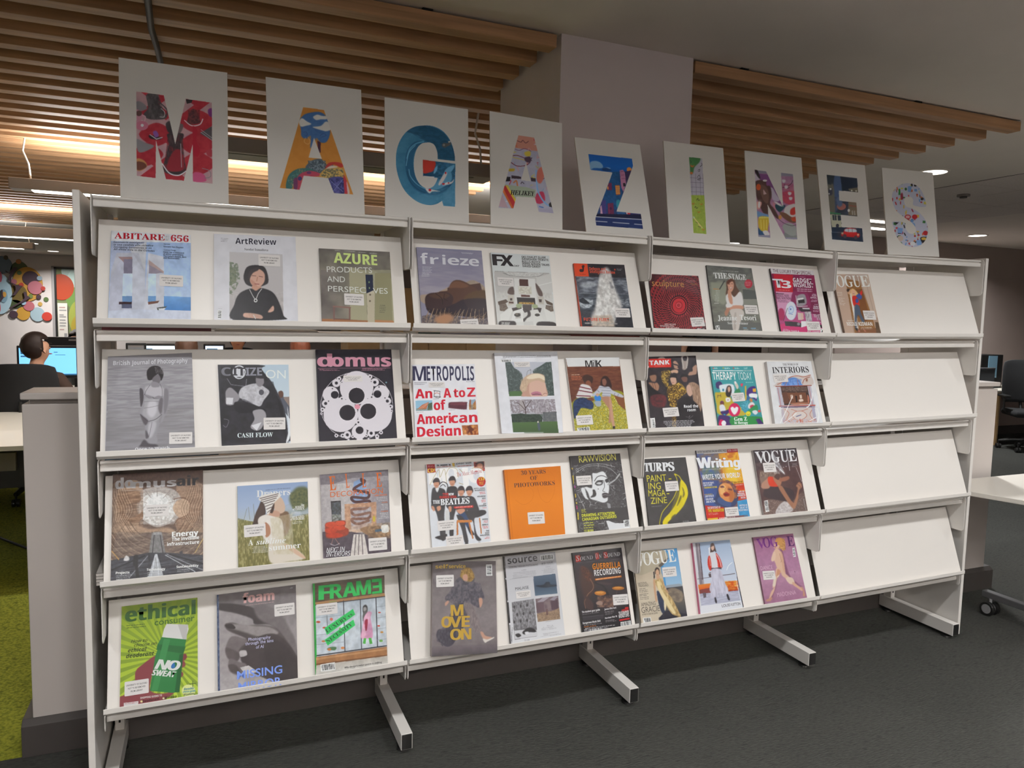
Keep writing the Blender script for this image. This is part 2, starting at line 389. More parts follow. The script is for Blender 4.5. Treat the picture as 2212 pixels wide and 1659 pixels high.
for k in range(4):
    stock(-.013, .2, 3, k*.0092, .009, [(1, 'd6d0ca')], 'white magazine of the small stack at the left end of the third row, %s' % ['lowest', 'second up', 'third up', 'topmost'][k], yf=.062)
stock(1.02, 1.236, 3, 0, .004, [(1, '2a2526')], 'thin dark magazine lying flat under the third row of the second bay')
stock(2.287, 2.47, 3, -.0, .003, [(.5, '2a2018'), (1, '9a7a2a')], 'thin gold spined magazine lying flat under the third row of the third bay')

# ------------------------------------------------------------------ right hand table, chair and far desk
TT = mat('table_white', 'e4dfd6', .35)
o = empty('folding_table', (4.6, .1, 0), 'white topped trapezoid table with a grey foot bar, right of the rack', 'table')
MB().prism([(3.795, .42), (4.09, -.44), (5.9, -.44), (6.2, .42)], 2, .645, .67).build('tabletop', [TT], o, bevel=.003)
def foot(x, y0, y1):
    f = MB().box(x-.022, x+.022, y0, y1, .085, .118).build('foot_bar', GREYM, o, bevel=.004)
    MB().box(x-.03, x+.03, (y0+y1)/2-.02, (y0+y1)/2+.04, .118, .645).build('leg', GREYM, o, bevel=.004)
    for y in (y0+.04, y1-.05):
        c = sub(MB().cyl((x-.052, y, .037), .037, .022, 28, axis=0).cyl((x-.012, y, .037), .037, .022, 28, axis=0), 'castor', BLACKP, f, bevel=.003)
        h = MB().cyl((x-.0535, y, .037), .024, .003, 24, axis=0).cyl((x-.029, y, .037), .025, .016, 24, axis=0).cyl((x-.02, y, .05), .007, .036, 12)
        sub(h, 'hub', mat('hub_grey', '8a8a8c', .4), f)
foot(4.09, -.42, .23); foot(5.85, -.42, .38)

def office_chair(x, y, ang, label, back=(.48, .50), fab=BLACKF, base=0.3):
    o = empty('office_chair', (0, 0, 0), label, 'office chair', 'office chairs')
    st = MB()
    for k in range(5):
        a = base+k*2*math.pi/5; c, s = math.cos(a), math.sin(a)
        st.tube([(0, 0, .13), (.16*c, .16*s, .12), (.30*c, .30*s, .095)], [.03, .024, .018], 8)
    st.cyl((0, 0, .09), .04, .08, 20); st.build('star_base', BLACKP, o, smooth=True)
    for k in range(5):
        a = base+k*2*math.pi/5; c, s = math.cos(a), math.sin(a); px, py = .30*c, .30*s
        w = MB().cyl((px-.026, py, .03), .03, .02, 18, axis=0).cyl((px+.006, py, .03), .03, .02, 18, axis=0).cyl((px, py, .03), .008, .07, 10)
        w.build('castor', BLACKP, o)
    MB().cyl((0, 0, .15), .026, .26, 18).build('gas_lift', GREYM, o)
    MB().box(-.25, .25, -.22, .26, .43, .51).build('seat', fab, o, bevel=.035, seg=4, smooth=True)
    w2, h = back; b = MB(); pr = []
    n = 10; vs = []; fs = []
    for i in range(n+1):
        for j in range(n+1):
            u, v = i/n*2-1, j/n
            xx = u*w2/2*(1-.10*abs(2*v-1)**3); zz = .58+h*v*(1-.06*u**4)
            yy = -.26-.05*v+.06*u*u+.02*math.sin(v*3.1)
            vs.append((xx, yy, zz))
    m = len(vs); vs += [(p[0], p[1]-.035, p[2]) for p in vs]
    for i in range(n):
        for j in range(n):
            q = (i*(n+1)+j, (i+1)*(n+1)+j, (i+1)*(n+1)+j+1, i*(n+1)+j+1); fs += [q, tuple(m+k for k in reversed(q))]
    for i in range(n):
        for a, bb in ((i*(n+1), (i+1)*(n+1)), ((i+1)*(n+1)+n, i*(n+1)+n), (i+1, i), (n*(n+1)+i, n*(n+1)+i+1)): fs.append((a, bb, m+bb, m+a))
    MB().add(vs, fs).build('backrest', fab, o, bevel=.008, smooth=True)
    MB().tube([(0, -.05, .42), (0, -.24, .44), (0, -.315, .6), (0, -.33, .8)], [.02, .02, .018, .014], 10).build('back_support', BLACKP, o, smooth=True)
    for s in (-1, 1):
        MB().tube([(s*.23, .0, .45), (s*.29, 0, .5), (s*.29, -.01, .66)], .014, 8).build('arm_post', BLACKP, o, smooth=True)
        MB().box(s*.29-.035, s*.29+.035, -.14, .12, .66, .69).build('armrest', BLACKP, o, bevel=.01)
    o.location = (x, y, 0); o.rotation_euler = (0, 0, ang)
    return o
office_chair(9.75, 3.62, 2.5, 'black fabric office chair beyond the table at the right edge', back=(.5, .54), base=.9)
LAMIN = mat('desk_white', 'e2ddd0', .35); WOODL = mat('pale_wood', 'c9a878', .5, noise=.06, nscale=12)
def desk(x0, x1, y0, y1, label, z=.72, panel=None):
    o = empty('desk', ((x0+x1)/2, (y0+y1)/2, 0), label, 'desk', 'desks behind the rack')
    MB().box(x0, x1, y0, y1, z-.028, z).build('desktop', LAMIN, o, bevel=.003)
    for x in (x0+.06, x1-.06):
        for y in (y0+.08, y1-.08): MB().box(x-.025, x+.025, y-.025, y+.025, 0, z-.028).build('leg', GREYM, o)
    if panel: 
        p = MB().box(x0+.1, x1-.1, panel, panel+.03, .32, z-.05).build('modesty_panel', BLACKP, o)
    return o
d = desk(9.2, 11.6, 3.98, 4.66, 'white desk against the dark wall behind the chair at the right edge')
MB().box(9.72, 9.75, 4.0, 4.64, .0, .69).build('side_panel', WOODL, d)
o = empty('box_file', (9.95, 4.35, .72), 'black upright box with a blue label on the far right desk', 'box')
MB().box(9.7, 10.12, 4.25, 4.5, .7205, 1.165).build('body', BLACKP, o, bevel=.006)
MB().box(9.83, 10.0, 4.244, 4.251, .86, 1.15).build('label_card', mat('label_blue', '6f93a8', .6), o)
o = empty('desk_screen', (9.35, 4.1, .72), 'grey fabric desk screen beside the black box, right of the low wall', 'desk screen')
MB().box(9.0, 9.66, 4.03, 4.06, .7205, 1.0).build('panel', mat('screen_fabric', '55585c', .9, bump=.2, bscale=300), o, bevel=.012, seg=3)
MB().box(9.0, 9.655, 4.025, 4.065, .985, 1.01).build('top_rail', GREYM, o, bevel=.006)

# ------------------------------------------------------------------ desks, screens and people behind the rack
dk = desk(-3.2, 1.2, 2.52, 4.14, 'long white bench desk behind the low wall, left of the rack', panel=3.3)
o = empty('socket_box', (-1.1, 3.25, .5), 'grey twin socket box under the white bench desk', 'socket')
MB().box(-1.35, -.86, 3.255, 3.299, .44, .56).build('face_plate', mat('socket_grey', '8a8378', .5), o, bevel=.004)
hl = MB()
for a in (-1.2, -1.02):
    hl.box(a-.02, a-.008, 3.253, 3.256, .475, .481).box(a+.008, a+.02, 3.253, 3.256, .475, .481).box(a-.004, a+.004, 3.253, 3.256, .505, .52)
hl.build('pin_holes', DARK, o)
tag(MB().tube([(-.86, 2.86, .7245), (-.98, 2.93, .7245), (-1.2, 2.9, .7245), (-1.4, 2.8, .7245)], .004, 8).build('charging_cable', BLACKP), 'thin black cable lying on the white bench desk', 'cable')
tag(MB().tube([(-.55, 2.9, .004), (-.75, 2.95, .004), (-.95, 3.2, .02), (-1.15, 3.28, .2), (-1.2, 3.28, .44)], .008, 8).build('power_cable', BLACKP, smooth=True), 'black power cable trailing on the green carpet to the socket box', 'cable')
desk(-3.2, 1.4, 4.98, 6.3, 'long white desk carrying the blue screens'); desk(2.2, 5.4, 5.6, 6.6, 'white desk hidden behind the middle of the rack')
def monitor(x, y, ang, label, w=.47, h=.29, zc=1.02, col='6fb4e8', back=False, desk_z=.72):
    o = empty('monitor', (0, 0, 0), label, 'monitor', 'computer monitors')
    MB().box(-w/2, w/2, -.02, .02, zc-h/2, zc+h/2).build('housing', BLACKP, o, bevel=.006)
    e = 1.6 if not back else 0
    m = mat('screen_'+col, col, .3, emit=e)
    scr = MB().box(-w/2+.018, w/2-.018, -.0225, -.0195, zc-h/2+.028, zc+h/2-.02).build('screen', m, o)
    if not back:
        ui = MB().box(-w/2+.018, w/2-.018, -.024, -.0224, zc-h/2+.028, zc-h/2+.04).box(-w/2+.03, -w/2+.13, -.024, -.0224, zc+h/2-.075, zc+h/2-.045).box(-w/2+.03, -w/2+.15, -.024, -.0224, zc+h/2-.10, zc+h/2-.088)
        ui.box(-w/2+.28, -w/2+.31, -.024, -.0224, zc+h/2-.06, zc+h/2-.054).box(-w/2+.29, -w/2+.37, -.024, -.0224, zc+h/2-.082, zc+h/2-.078)
        sub_o = ui.build('window_bars', mat('screen_ui', '33698f', .4, emit=.6), o)
    else:
        MB().box(-.05, .05, -.024, -.019, zc+h/2-.035, zc+h/2-.02).build('badge', mat('badge_grey', '8c8a88', .4), o)
    MB().box(-.02, .02, .02, .045, desk_z+.01, zc).build('stand', BLACKP, o, bevel=.004)
    MB().box(-.11, .11, -.06, .1, desk_z+.0005, desk_z+.014).build('stand_foot', BLACKP, o, bevel=.005)
    o.location = (x, y, 0); o.rotation_euler = (0, 0, ang)
    return o
monitor(-1.01, 5.3, 0, 'bright blue screen in front of the person seated at the left')
monitor(-.86, 5.72, 0, 'black back of a monitor standing behind the blue screen', w=.5, h=.32, zc=1.07, col='1a1a1b', back=True)
monitor(-1.78, 5.3, 0, 'grey dark screen at the far left edge of the desks', w=.5, h=.26, zc=1.0, col='6a6a70', back=True)
monitor(-.07, 5.3, 0, 'bright screen glimpsed through the slit under the first rail', zc=1.045, col='d8eef8')
monitor(.36, 5.7, 0, 'small bright screen edge glimpsed beside brown hair', w=.2, h=.2, zc=1.075, col='cfe0ff')
monitor(-.28, 4.9, 0, 'grey monitor back glimpsed at the left of the slit', w=.16, h=.30, zc=1.06, col='85898e', back=True, desk_z=.72)

SKIN = mat('skin', 'd9a88c', .5, spec=.3); SKIN2 = mat('skin_warm', 'c98f70', .5, spec=.3)
def skin_mesh(name, chains, m, parent, lvl=2):
    """chains: list of [(x,y,z,r), ...]; chains sharing a first point are welded there; root is the very first point"""
    me = bpy.data.meshes.new(name); vs = []; rs = []; es = []; idx = {}
    for ch in chains:
        prev = None
        for p in ch:
            k = tuple(round(c, 4) for c in p[:3])
            if k not in idx: idx[k] = len(vs); vs.append(p[:3]); rs.append(p[3])
            i = idx[k]
            if prev is not None and prev != i: es.append((prev, i))
            prev = i
    me.from_pydata(vs, es, []); o = bpy.data.objects.new(name, me); COL.objects.link(o)
    sk = o.modifiers.new('s', 'SKIN'); sk.use_smooth_shade = True
    for i, v in enumerate(me.skin_vertices[0].data): v.radius = (rs[i], rs[i]); v.use_root = (i == 0)
    ss = o.modifiers.new('ss', 'SUBSURF'); ss.levels = ss.render_levels = lvl
    bpy.context.view_layer.update()
    me2 = bpy.data.meshes.new_from_object(o.evaluated_get(bpy.context.evaluated_depsgraph_get()))
    me2.name = name; o.modifiers.clear(); o.data = me2; bpy.data.meshes.remove(me)
    me2.materials.clear(); me2.materials.append(m); me2.polygons.foreach_set('use_smooth', [True]*len(me2.polygons))
    if parent: o.parent = parent
    return o
def person(x, y, ang, label, top, hair, seated=True, turn=0, skin=SKIN, longhair=False, legs='2c2f38', scale=.95, glasses=False, sleeves=True, arms='desk', lift=0):
    o = empty('person', (0, 0, 0), label, 'person', 'people behind the rack')
    H = .53 if seated else .93
    def R(p, c=(0, .03)):   # head turn about the neck
        a = turn; dx, dy = p[0]-c[0], p[1]-c[1]
        return (c[0]+dx*math.cos(a)-dy*math.sin(a), c[1]+dx*math.sin(a)+dy*math.cos(a), p[2])
    t = H
    pel = (0, 0, t, .125); waist = (0, .01, t+.18, .115); chest = (0, .02, t+.38, .135); ub = (0, .015, t+.50, .085); nk = (0, .03, t+.565, .052); nk2 = (0, .04, t+.62, .05)
    hd = [(*R((0, .068, t+.675)), .070), (*R((0, .045, t+.74)), .088), (*R((0, .035, t+.80)), .075)]
    body = [[pel, waist, chest, ub, nk, nk2]+hd]
    nose0 = hd[1]; body.append([nose0, (*R((0, .128, t+.735)), .014), (*R((0, .140, t+.724)), .009)])
    for s in (-1, 1): body.append([hd[1], (*R((s*.078, .035, t+.735)), .018), (*R((s*.09, .028, t+.742)), .013)])
    arm = {}
    for s in (-1, 1):
        sh = (s*.155, .015, t+.47, .062); up = (s*.21, .02, t+.40, .05)
        if arms == 'desk': el = (s*.255, .06, t+.24, .04); wr = (s*.19, .31, t+.235, .026); f = (-s*.15, .98, .0)
        else: el = (s*.245, -.01, t+.20, .04); wr = (s*.235, .05, t-.03, .026); f = (0, .2, -.98)
        arm[s] = [ub, sh, up, ((up[0]+el[0])/2, (up[1]+el[1])/2, (up[2]+el[2])/2, .045), el, ((el[0]+wr[0])/2, (el[1]+wr[1])/2, (el[2]+wr[2])/2, .036), wr]
        F = Vector(f).normalized(); sd = F.cross(Vector((0, 0, 1) if arms == 'desk' else (0, 1, 0))).normalized(); dn = Vector((0, 0, -1)) if arms == 'desk' else Vector((-s, 0, 0))
        W = Vector(wr[:3]); pm = W+F*.05; pk = W+F*.085
        hand = [arm[s][-1], (*pm, .026), (*pk, .022)]
        body.append(arm[s]+hand[1:])
        for j, ln in enumerate((.062, .075, .07, .055)):
            a = pk+sd*((j-1.5)*.018)+F*.008; b = a+F*ln*.5+dn*.008; c = b+F*ln*.45+dn*.022
            body.append([(*pk, .022), (*a, .0095), (*b, .0088), (*c, .007)])
        a = pm+sd*(.03*(-s))+dn*.01; body.append([(*pm, .026), (*a, .011), (*(a+F*.03+dn*.012), .009), (*(a+F*.052+dn*.014), .0075)])
    legc = []
    for s in (-1, 1):
        if seated: kn = (s*.11, .43, t+.0, .062); an = (s*.11, .42, .1, .04); to = (s*.115, .56, .045, .032)
        else: kn = (s*.10, .02, .50, .06); an = (s*.10, 0, .1, .04); to = (s*.115, .14, .045, .032)
        hp = (s*.095, .02, t-.01, .095)
        mid = ((hp[0]+kn[0])/2, (hp[1]+kn[1])/2, (hp[2]+kn[2])/2, .08); cal = (kn[0], (kn[1]+an[1])/2, (kn[2]+an[2])/2, .052)
        ch = [pel, hp, mid, kn, cal, an, to]; body.append(ch); legc.append(ch)
    skin_mesh('body', body, skin, o)
    g = lambda c, d: [(p[0], p[1], p[2], p[3]+d) for p in c]
    topc = [g([pel, waist, chest, ub, (nk[0], nk[1]-.005, nk[2]-.01, nk[3]+.004)], .014)]
    for s in (-1, 1): topc.append(g(arm[s] if sleeves else arm[s][:4], .012))
    skin_mesh('jacket' if sleeves else 't_shirt', topc, mat('cloth_'+top, top, .85, bump=.2, bscale=120), o)
    skin_mesh('trousers', [g(c[:6], .010) for c in legc], mat('cloth_'+legs, legs, .9), o)
    sh = MB()
    for c in legc: p, q = Vector(c[5][:3]), Vector(c[6][:3]); sh.ball(((p+q)/2+Vector((0, .03, -.035)))[:], .05, .13, .045, 16, 10)
    sh.build('shoes', BLACKP, o, origin=(0, 0, 0), smooth=True)
    # hair: a shell round the skull with the face left open
    hb = MB(); n, k = 28, 18; vs = []; fs = []; keep = {}
    for j in range(k+1):
        th = math.pi*j/k*.86 if not longhair else math.pi*j/k*.80
        for i in range(n):
            a = 2*math.pi*i/n; q = (.098*math.sin(th)*math.cos(a), .112*math.sin(th)*math.sin(a), .118*math.cos(th))
            wv = 1+.025*math.sin(a*9+j)+.02*math.sin(a*5-j*2)
            front = q[1] > .03 and q[2] < .062-.02*abs(q[0])*10
            z = q[2]; yy = q[1]
            if longhair and j > k*.62: z -= (j-k*.62)*.045; 
            keep[j*n+i] = not front
            vs.append((*R((q[0]*wv, .028+yy*wv, 0))[:2], t+.755+z))
    for j in range(k):
        for i in range(n):
            q = (j*n+i, j*n+(i+1) % n, (j+1)*n+(i+1) % n, (j+1)*n+i)
            if all(keep[e] for e in q): fs.append(q)
    hb.add(vs, fs); ho = hb.build('hair', mat('hair_'+hair, hair, .6, noise=.25, nscale=30, stretch=(1, 1, .2)), o, origin=(0, 0, 0), smooth=True)
    md = ho.modifiers.new('s', 'SOLIDIFY'); md.thickness = .012; md.offset = -1
    ey = MB(); br = MB(); mo = MB()
    for s in (-1, 1):
        p = R((s*.034, .121, t+.752)); ey.ball(p, .012, .008, .008, 12, 8)
        q = R((s*.034, .124, t+.772)); br.ball(q, .017, .007, .004, 12, 6)
    ey.build('eyes', mat('eye_dark', '2a1c16', .3), o, origin=(0, 0, 0), smooth=True); br.build('eyebrows', mat('hair_'+hair, hair), o, origin=(0, 0, 0), smooth=True)
    p = R((0, .131, t+.684)); mo.ball(p, .022, .008, .006, 14, 8); mo.build('lips', mat('lips', 'a8605a', .5), o, origin=(0, 0, 0), smooth=True)
    if glasses:
        gl = MB()
        for s in (-1, 1): gl.tube([R((s*.034+.024*math.cos(u), .137, t+.75+.019*math.sin(u))) for u in [k*math.pi/8 for k in range(17)]], .0025, 6)
        gl.tube([R((-.01, .14, t+.755)), R((.01, .14, t+.755))], .0025, 6)
        for s in (-1, 1): gl.tube([R((s*.058, .135, t+.755)), R((s*.085, .04, t+.755))], .0025, 6)
        gl.build('glasses', BLACKP, o, origin=(0, 0, 0))
    o.location = (x, y, lift); o.rotation_euler = (0, 0, ang); o.scale = (scale,)*3
    return o
office_chair(-.99, 4.42, 0, 'black office chair with the seated person in the brown jacket', base=.75)
person(-.955, 4.46, 0, 'person in a dark brown jacket seated at the blue screen, seen from behind', '4a382f', '2a1c17', turn=-1.05, lift=-.02)
office_chair(-1.75, 4.5, .3, 'black mesh backed office chair at the left edge', fab=mat('mesh_black', '26282a', .8, bump=.3, bscale=700), base=.1)
person(-1.0, 6.9, math.pi, 'person with dark centre parted hair facing over the black monitor', '6a6f78', '231a17', lift=-.05)
office_chair(-1.0, 6.94, math.pi, 'office chair of the person facing over the black monitor', base=.4)
person(.13, 4.58, 0, 'person with brown hair glimpsed from behind through the slit', '50586a', '5a3d2c', longhair=True, scale=.93, lift=0)
office_chair(.13, 4.54, 0, 'office chair of the brown haired person behind the rack', base=.2)
person(.62, 6.75, math.pi, 'person with glasses glimpsed facing the rack through the slit', '7a5a50', '33231c', glasses=True, skin=SKIN2, scale=.95, lift=-.02)
office_chair(.62, 6.8, math.pi, 'office chair of the person with glasses behind the rack', base=.5)
person(1.1, 4.75, .3, 'person with auburn hair glimpsed through the slit in the first bay', 'b9a89a', '7a4128', longhair=True, scale=.93)
office_chair(1.1, 4.7, .3, 'office chair of the auburn haired person behind the rack', base=.6)
person(5.95, 5.25, math.pi, 'person standing in a black t-shirt glimpsed through the third bay slit', '16171c', '2a1d18', seated=False, arms='down', sleeves=False, scale=1.0)
cb = empty('tall_cabinet', (4.2, 8.3, 0), 'pale wood tall cabinet glimpsed through the slit in the second bay', 'cabinet')
MB().box(2.1, 4.4, 8.0, 8.6, .08, 1.9).build('body', WOODL, cb, bevel=.004); MB().box(2.15, 4.35, 8.05, 8.58, 0, .08).build('plinth', SKIRT, cb)
for k in range(4): MB().box(2.12+k*.57, 2.12+k*.57+.555, 7.982, 7.999, .12, 1.86).build('door', WOODL, cb, bevel=.002)

# mural of cut-out discs on the far wall
MU = empty('wall_mural', (-3.2, 15.98, 1.5), 'mural of overlapping coloured cut-out discs on the far white wall', 'mural')
MC = {}
def disc(px, py, rx, ry, col, lay):
    """px, py: offsets in centimetres on the wall from the mural's origin"""
    x, z = px/100, py/100; y = 15.985-lay*.012; n = 40
    vs = [(x+rx/100*math.cos(2*math.pi*k/n), z+ry/100*math.sin(2*math.pi*k/n)) for k in range(n)]
    MB().prism(vs, 1, y, y+.011).build('disc', mat('mural_'+col, col, .7), MU)
for d in [(-363,238,19.5,18.1,'71818e',0),(-354,253,3.9,4.6,'4f4a38',1),(-331,227,16.1,19.4,'566240',0),(-332,246,4.9,5.1,'b87c48',1),(-317,200,27.2,35.5,'c08f3e',1),(-311,212,14.9,15.4,'47333c',2),(-295,213,4.8,4.9,'93a5b2',3),(-303,193,13.7,14.1,'b06a74',3),(-289,192,4.2,4.4,'b03a30',4),(-331,223,4.2,4.4,'5e6b3e',2),(-341,204,5.2,5.5,'a8656e',3),(-328,198,4.2,4.6,'b0402e',3),(-334,179,15.6,19.5,'6f5c2c',2),(-312,175,4.0,4.7,'6a7a3e',3),(-298,174,4.6,4.7,'45303a',2),(-285,169,4.6,4.9,'586e3c',0),(-296,159,4.0,4.4,'c29a4c',0),(-341,158,13.5,8.5,'42502c',2),(-325,161,4.7,4.9,'9ab2c4',4),(-316,154,10.0,10.1,'b5656c',2),(-327,138,12.6,13.7,'c08f34',1),(-301,137,13.3,15.1,'9fb4bc',1),(-284,133,9.2,9.3,'c23a2a',2),(-344,136,7.8,7.7,'45303a',2),(-366,178,21.1,41.8,'a9c3cf',3),(-360,174,7.2,13.9,'7f9fb0',4),(-358,177,3.3,5.5,'cf9a4a',5),(-364,213,2.9,10.9,'b4566a',5),(-368,150,2.3,10.9,'b82c30',5),]: disc(*d)
for pts in ([(-354.3, 226.4), (-348.3, 221.8), (-338.6, 233.7), (-333.5, 233.4), (-340.1, 221.0), (-344.5, 211.1), (-345.3, 201.4), (-349.8, 207.2), (-346.3, 219.5), (-353.9, 224.0)],
            [(-345.8, 202.6), (-334.6, 196.9), (-325.3, 196.1), (-329.6, 189.8), (-338.4, 176.1), (-344.1, 174.7), (-337.0, 187.1), (-337.8, 194.4)],
            [(-323.6, 183.9), (-319.4, 182.9), (-317.6, 175.6), (-312.4, 172.1), (-315.7, 168.3), (-341.2, 151.7), (-349.6, 146.6), (-348.5, 150.3), (-327.3, 164.3), (-321.9, 170.6)],
            [(-362.7, 186.2), (-360.7, 186.3), (-360.5, 175.4), (-359.2, 170.6), (-366.7, 158.3), (-366.5, 164.3), (-362.7, 171.7)]):
    MB().prism([(a/100, b/100) for a, b in pts], 1, 15.9, 15.93).build('branch', mat('mural_plum', '47333c', .7), MU)
# glazed panel with a printed graphic beside the mural
wn = struct('window_1', MB().box(-2.73, -2.68, 15.93, 16, .1, 2.39, 0).box(-2.73, -1.6, 15.93, 16, 2.377, 2.40, 0).box(-2.682, -2.645, 15.92, 15.99, .1, 2.378, 1).box(-2.682, -1.6, 15.92, 15.99, 2.345, 2.378, 1), [mat('jamb_grey', '9a9593', .6), BLACKP])
wp = MB().box(-2.645, -1.6, 15.96, 15.97, .1, 2.345).build('pane', mat('graphic_green', '78805a', .25), None); wp.parent = wn; wp['kind'] = 'structure'
def dsk(name, cx, cz, rx, rz, y, col, clip=None):
    pts = [(min(max(cx+rx*math.cos(k*math.pi/24), -2.644), -1.6), min(cz+rz*math.sin(k*math.pi/24), 2.344)) for k in range(48)]
    q = MB().prism(pts, 1, y, y+.004).build(name, mat('print_'+col, col, .3), None); q.parent = wn; q['kind'] = 'structure'
dsk('print_disc', -2.42, 2.3, .13, .16, 15.955, 'a9bdb6'); dsk('print_disc', -2.2, 2.1, .25, .3, 15.953, 'b9cfc6'); dsk('print_disc', -2.56, 1.96, .235, .275, 15.949, 'b3492f')
dsk('print_disc', -2.28, 1.72, .2, .25, 15.951, '6f8f4a'); dsk('print_disc', -2.25, 1.3, .19, .38, 15.950, '9aa04a'); dsk('print_disc', -2.2, 1.1, .2, .3, 15.947, 'a8923a')
o = empty('banner', (-2.5, 15.9, .5), 'white upright banner with text lines standing in front of the glazed panel', 'banner')
MB().box(-2.63, -2.45, 15.89, 15.895, .52, 1.62).build('sheet', mat('banner_white', 'cfc8be', .6), o)
tx = MB()
for k, (z, wd, c) in enumerate([(1.53, .11, 1), (1.47, .13, 0), (1.37, .08, 0), (1.33, .12, 0), (1.26, .11, 0), (1.2, .12, 0), (1.14, .11, 0), (1.06, .08, 1)]): tx.box(-2.60, -2.60+wd, 15.887, 15.8895, z-.012, z+.012, c)
tx.box(-2.52, -2.465, 15.887, 15.8895, .9, .98, 0); tx.build('print', [mat('print_grey', '8d8a88', .6), mat('print_pink', 'a98a84', .6)], o)
MB().box(-2.66, -2.42, 15.82, 15.93, .5, .53).build('foot', GREYM, o); MB().box(-2.55, -2.53, 15.9, 15.91, .0, .52).build('pole', GREYM, o)

# ------------------------------------------------------------------ printed artwork: painted into the colour attribute of a fine grid, lettering as flat meshes
ILL = np.array(h2l('e4dcd6'))            # what plain white paper reads as on the boards; printed colours are taken relative to it
CROPS = dict(A1=(150, 400, 2.949), A2=(150, 690, 2.949), A3=(150, 960, 2.949), A4=(150, 1200, 2.949), B1=(860, 470, 3.95), B2=(860, 710, 3.95), B3=(860, 930, 3.95), B4=(860, 1150, 3.95),
             C1=(1360, 500, 4.424), C2=(1360, 720, 4.424), C3=(1360, 910, 4.424), C4=(1340, 1120, 4.424), D1=(1740, 530, 3.858),
             M1=(240, 110, 3.95), G1=(800, 190, 5.027), Z1=(1220, 280, 5.267), N1=(1590, 310, 4.706))
def s2l(a): return np.where(a <= .04045, a/12.92, ((a+.055)/1.055)**2.4)
def hexc(c): return np.array([int(c[i:i+2], 16)/255 for i in (0, 2, 4)]), (int(c[6:8], 16)/255 if len(c) == 8 else 1.0)
def smooth_pts(p, closed=True, n=6):
    p = np.asarray(p, float); m = len(p); out = []
    for i in range(m if closed else m-1):
        if closed: a, b, c, d = p[(i-1) % m], p[i], p[(i+1) % m], p[(i+2) % m]
        else: a, b, c, d = p[max(i-1, 0)], p[i], p[i+1], p[min(i+2, m-1)]
        for t in np.arange(n)/n:
            out.append(.5*((2*b)+(-a+c)*t+(2*a-5*b+4*c-d)*t*t+(-a+3*b-3*c+d)*t**3))
    if not closed: out.append(p[-1])
    return np.array(out)
def homography(src, dst):
    A = []; B = []
    for (x, y), (u, v) in zip(src, dst):
        A += [[x, y, 1, 0, 0, 0, -u*x, -u*y], [0, 0, 0, x, y, 1, -v*x, -v*y]]; B += [u, v]
    h = np.linalg.solve(np.array(A, float), np.array(B, float)); return np.append(h, 1).reshape(3, 3)
def vnoise(h, w, sy, sx, rng, oct=3):
    out = np.zeros((h, w)); amp = 1; tot = 0
    for o in range(oct):
        gy, gx = max(2, int(h/sy)+2), max(2, int(w/sx)+2); g = rng.random((gy, gx))
        y = np.linspace(0, gy-1.001, h); x = np.linspace(0, gx-1.001, w); yi = y.astype(int); xi = x.astype(int); fy = (y-yi)[:, None]; fx = (x-xi)[None]
        fy = fy*fy*(3-2*fy); fx = fx*fx*(3-2*fx)
        out += amp*(g[yi][:, xi]*(1-fy)*(1-fx)+g[yi][:, xi+1]*(1-fy)*fx+g[yi+1][:, xi]*fy*(1-fx)+g[yi+1][:, xi+1]*fy*fx); tot += amp
        amp *= .55; sy = max(1.5, sy/2); sx = max(1.5, sx/2)
    return out/tot
SSA = 2
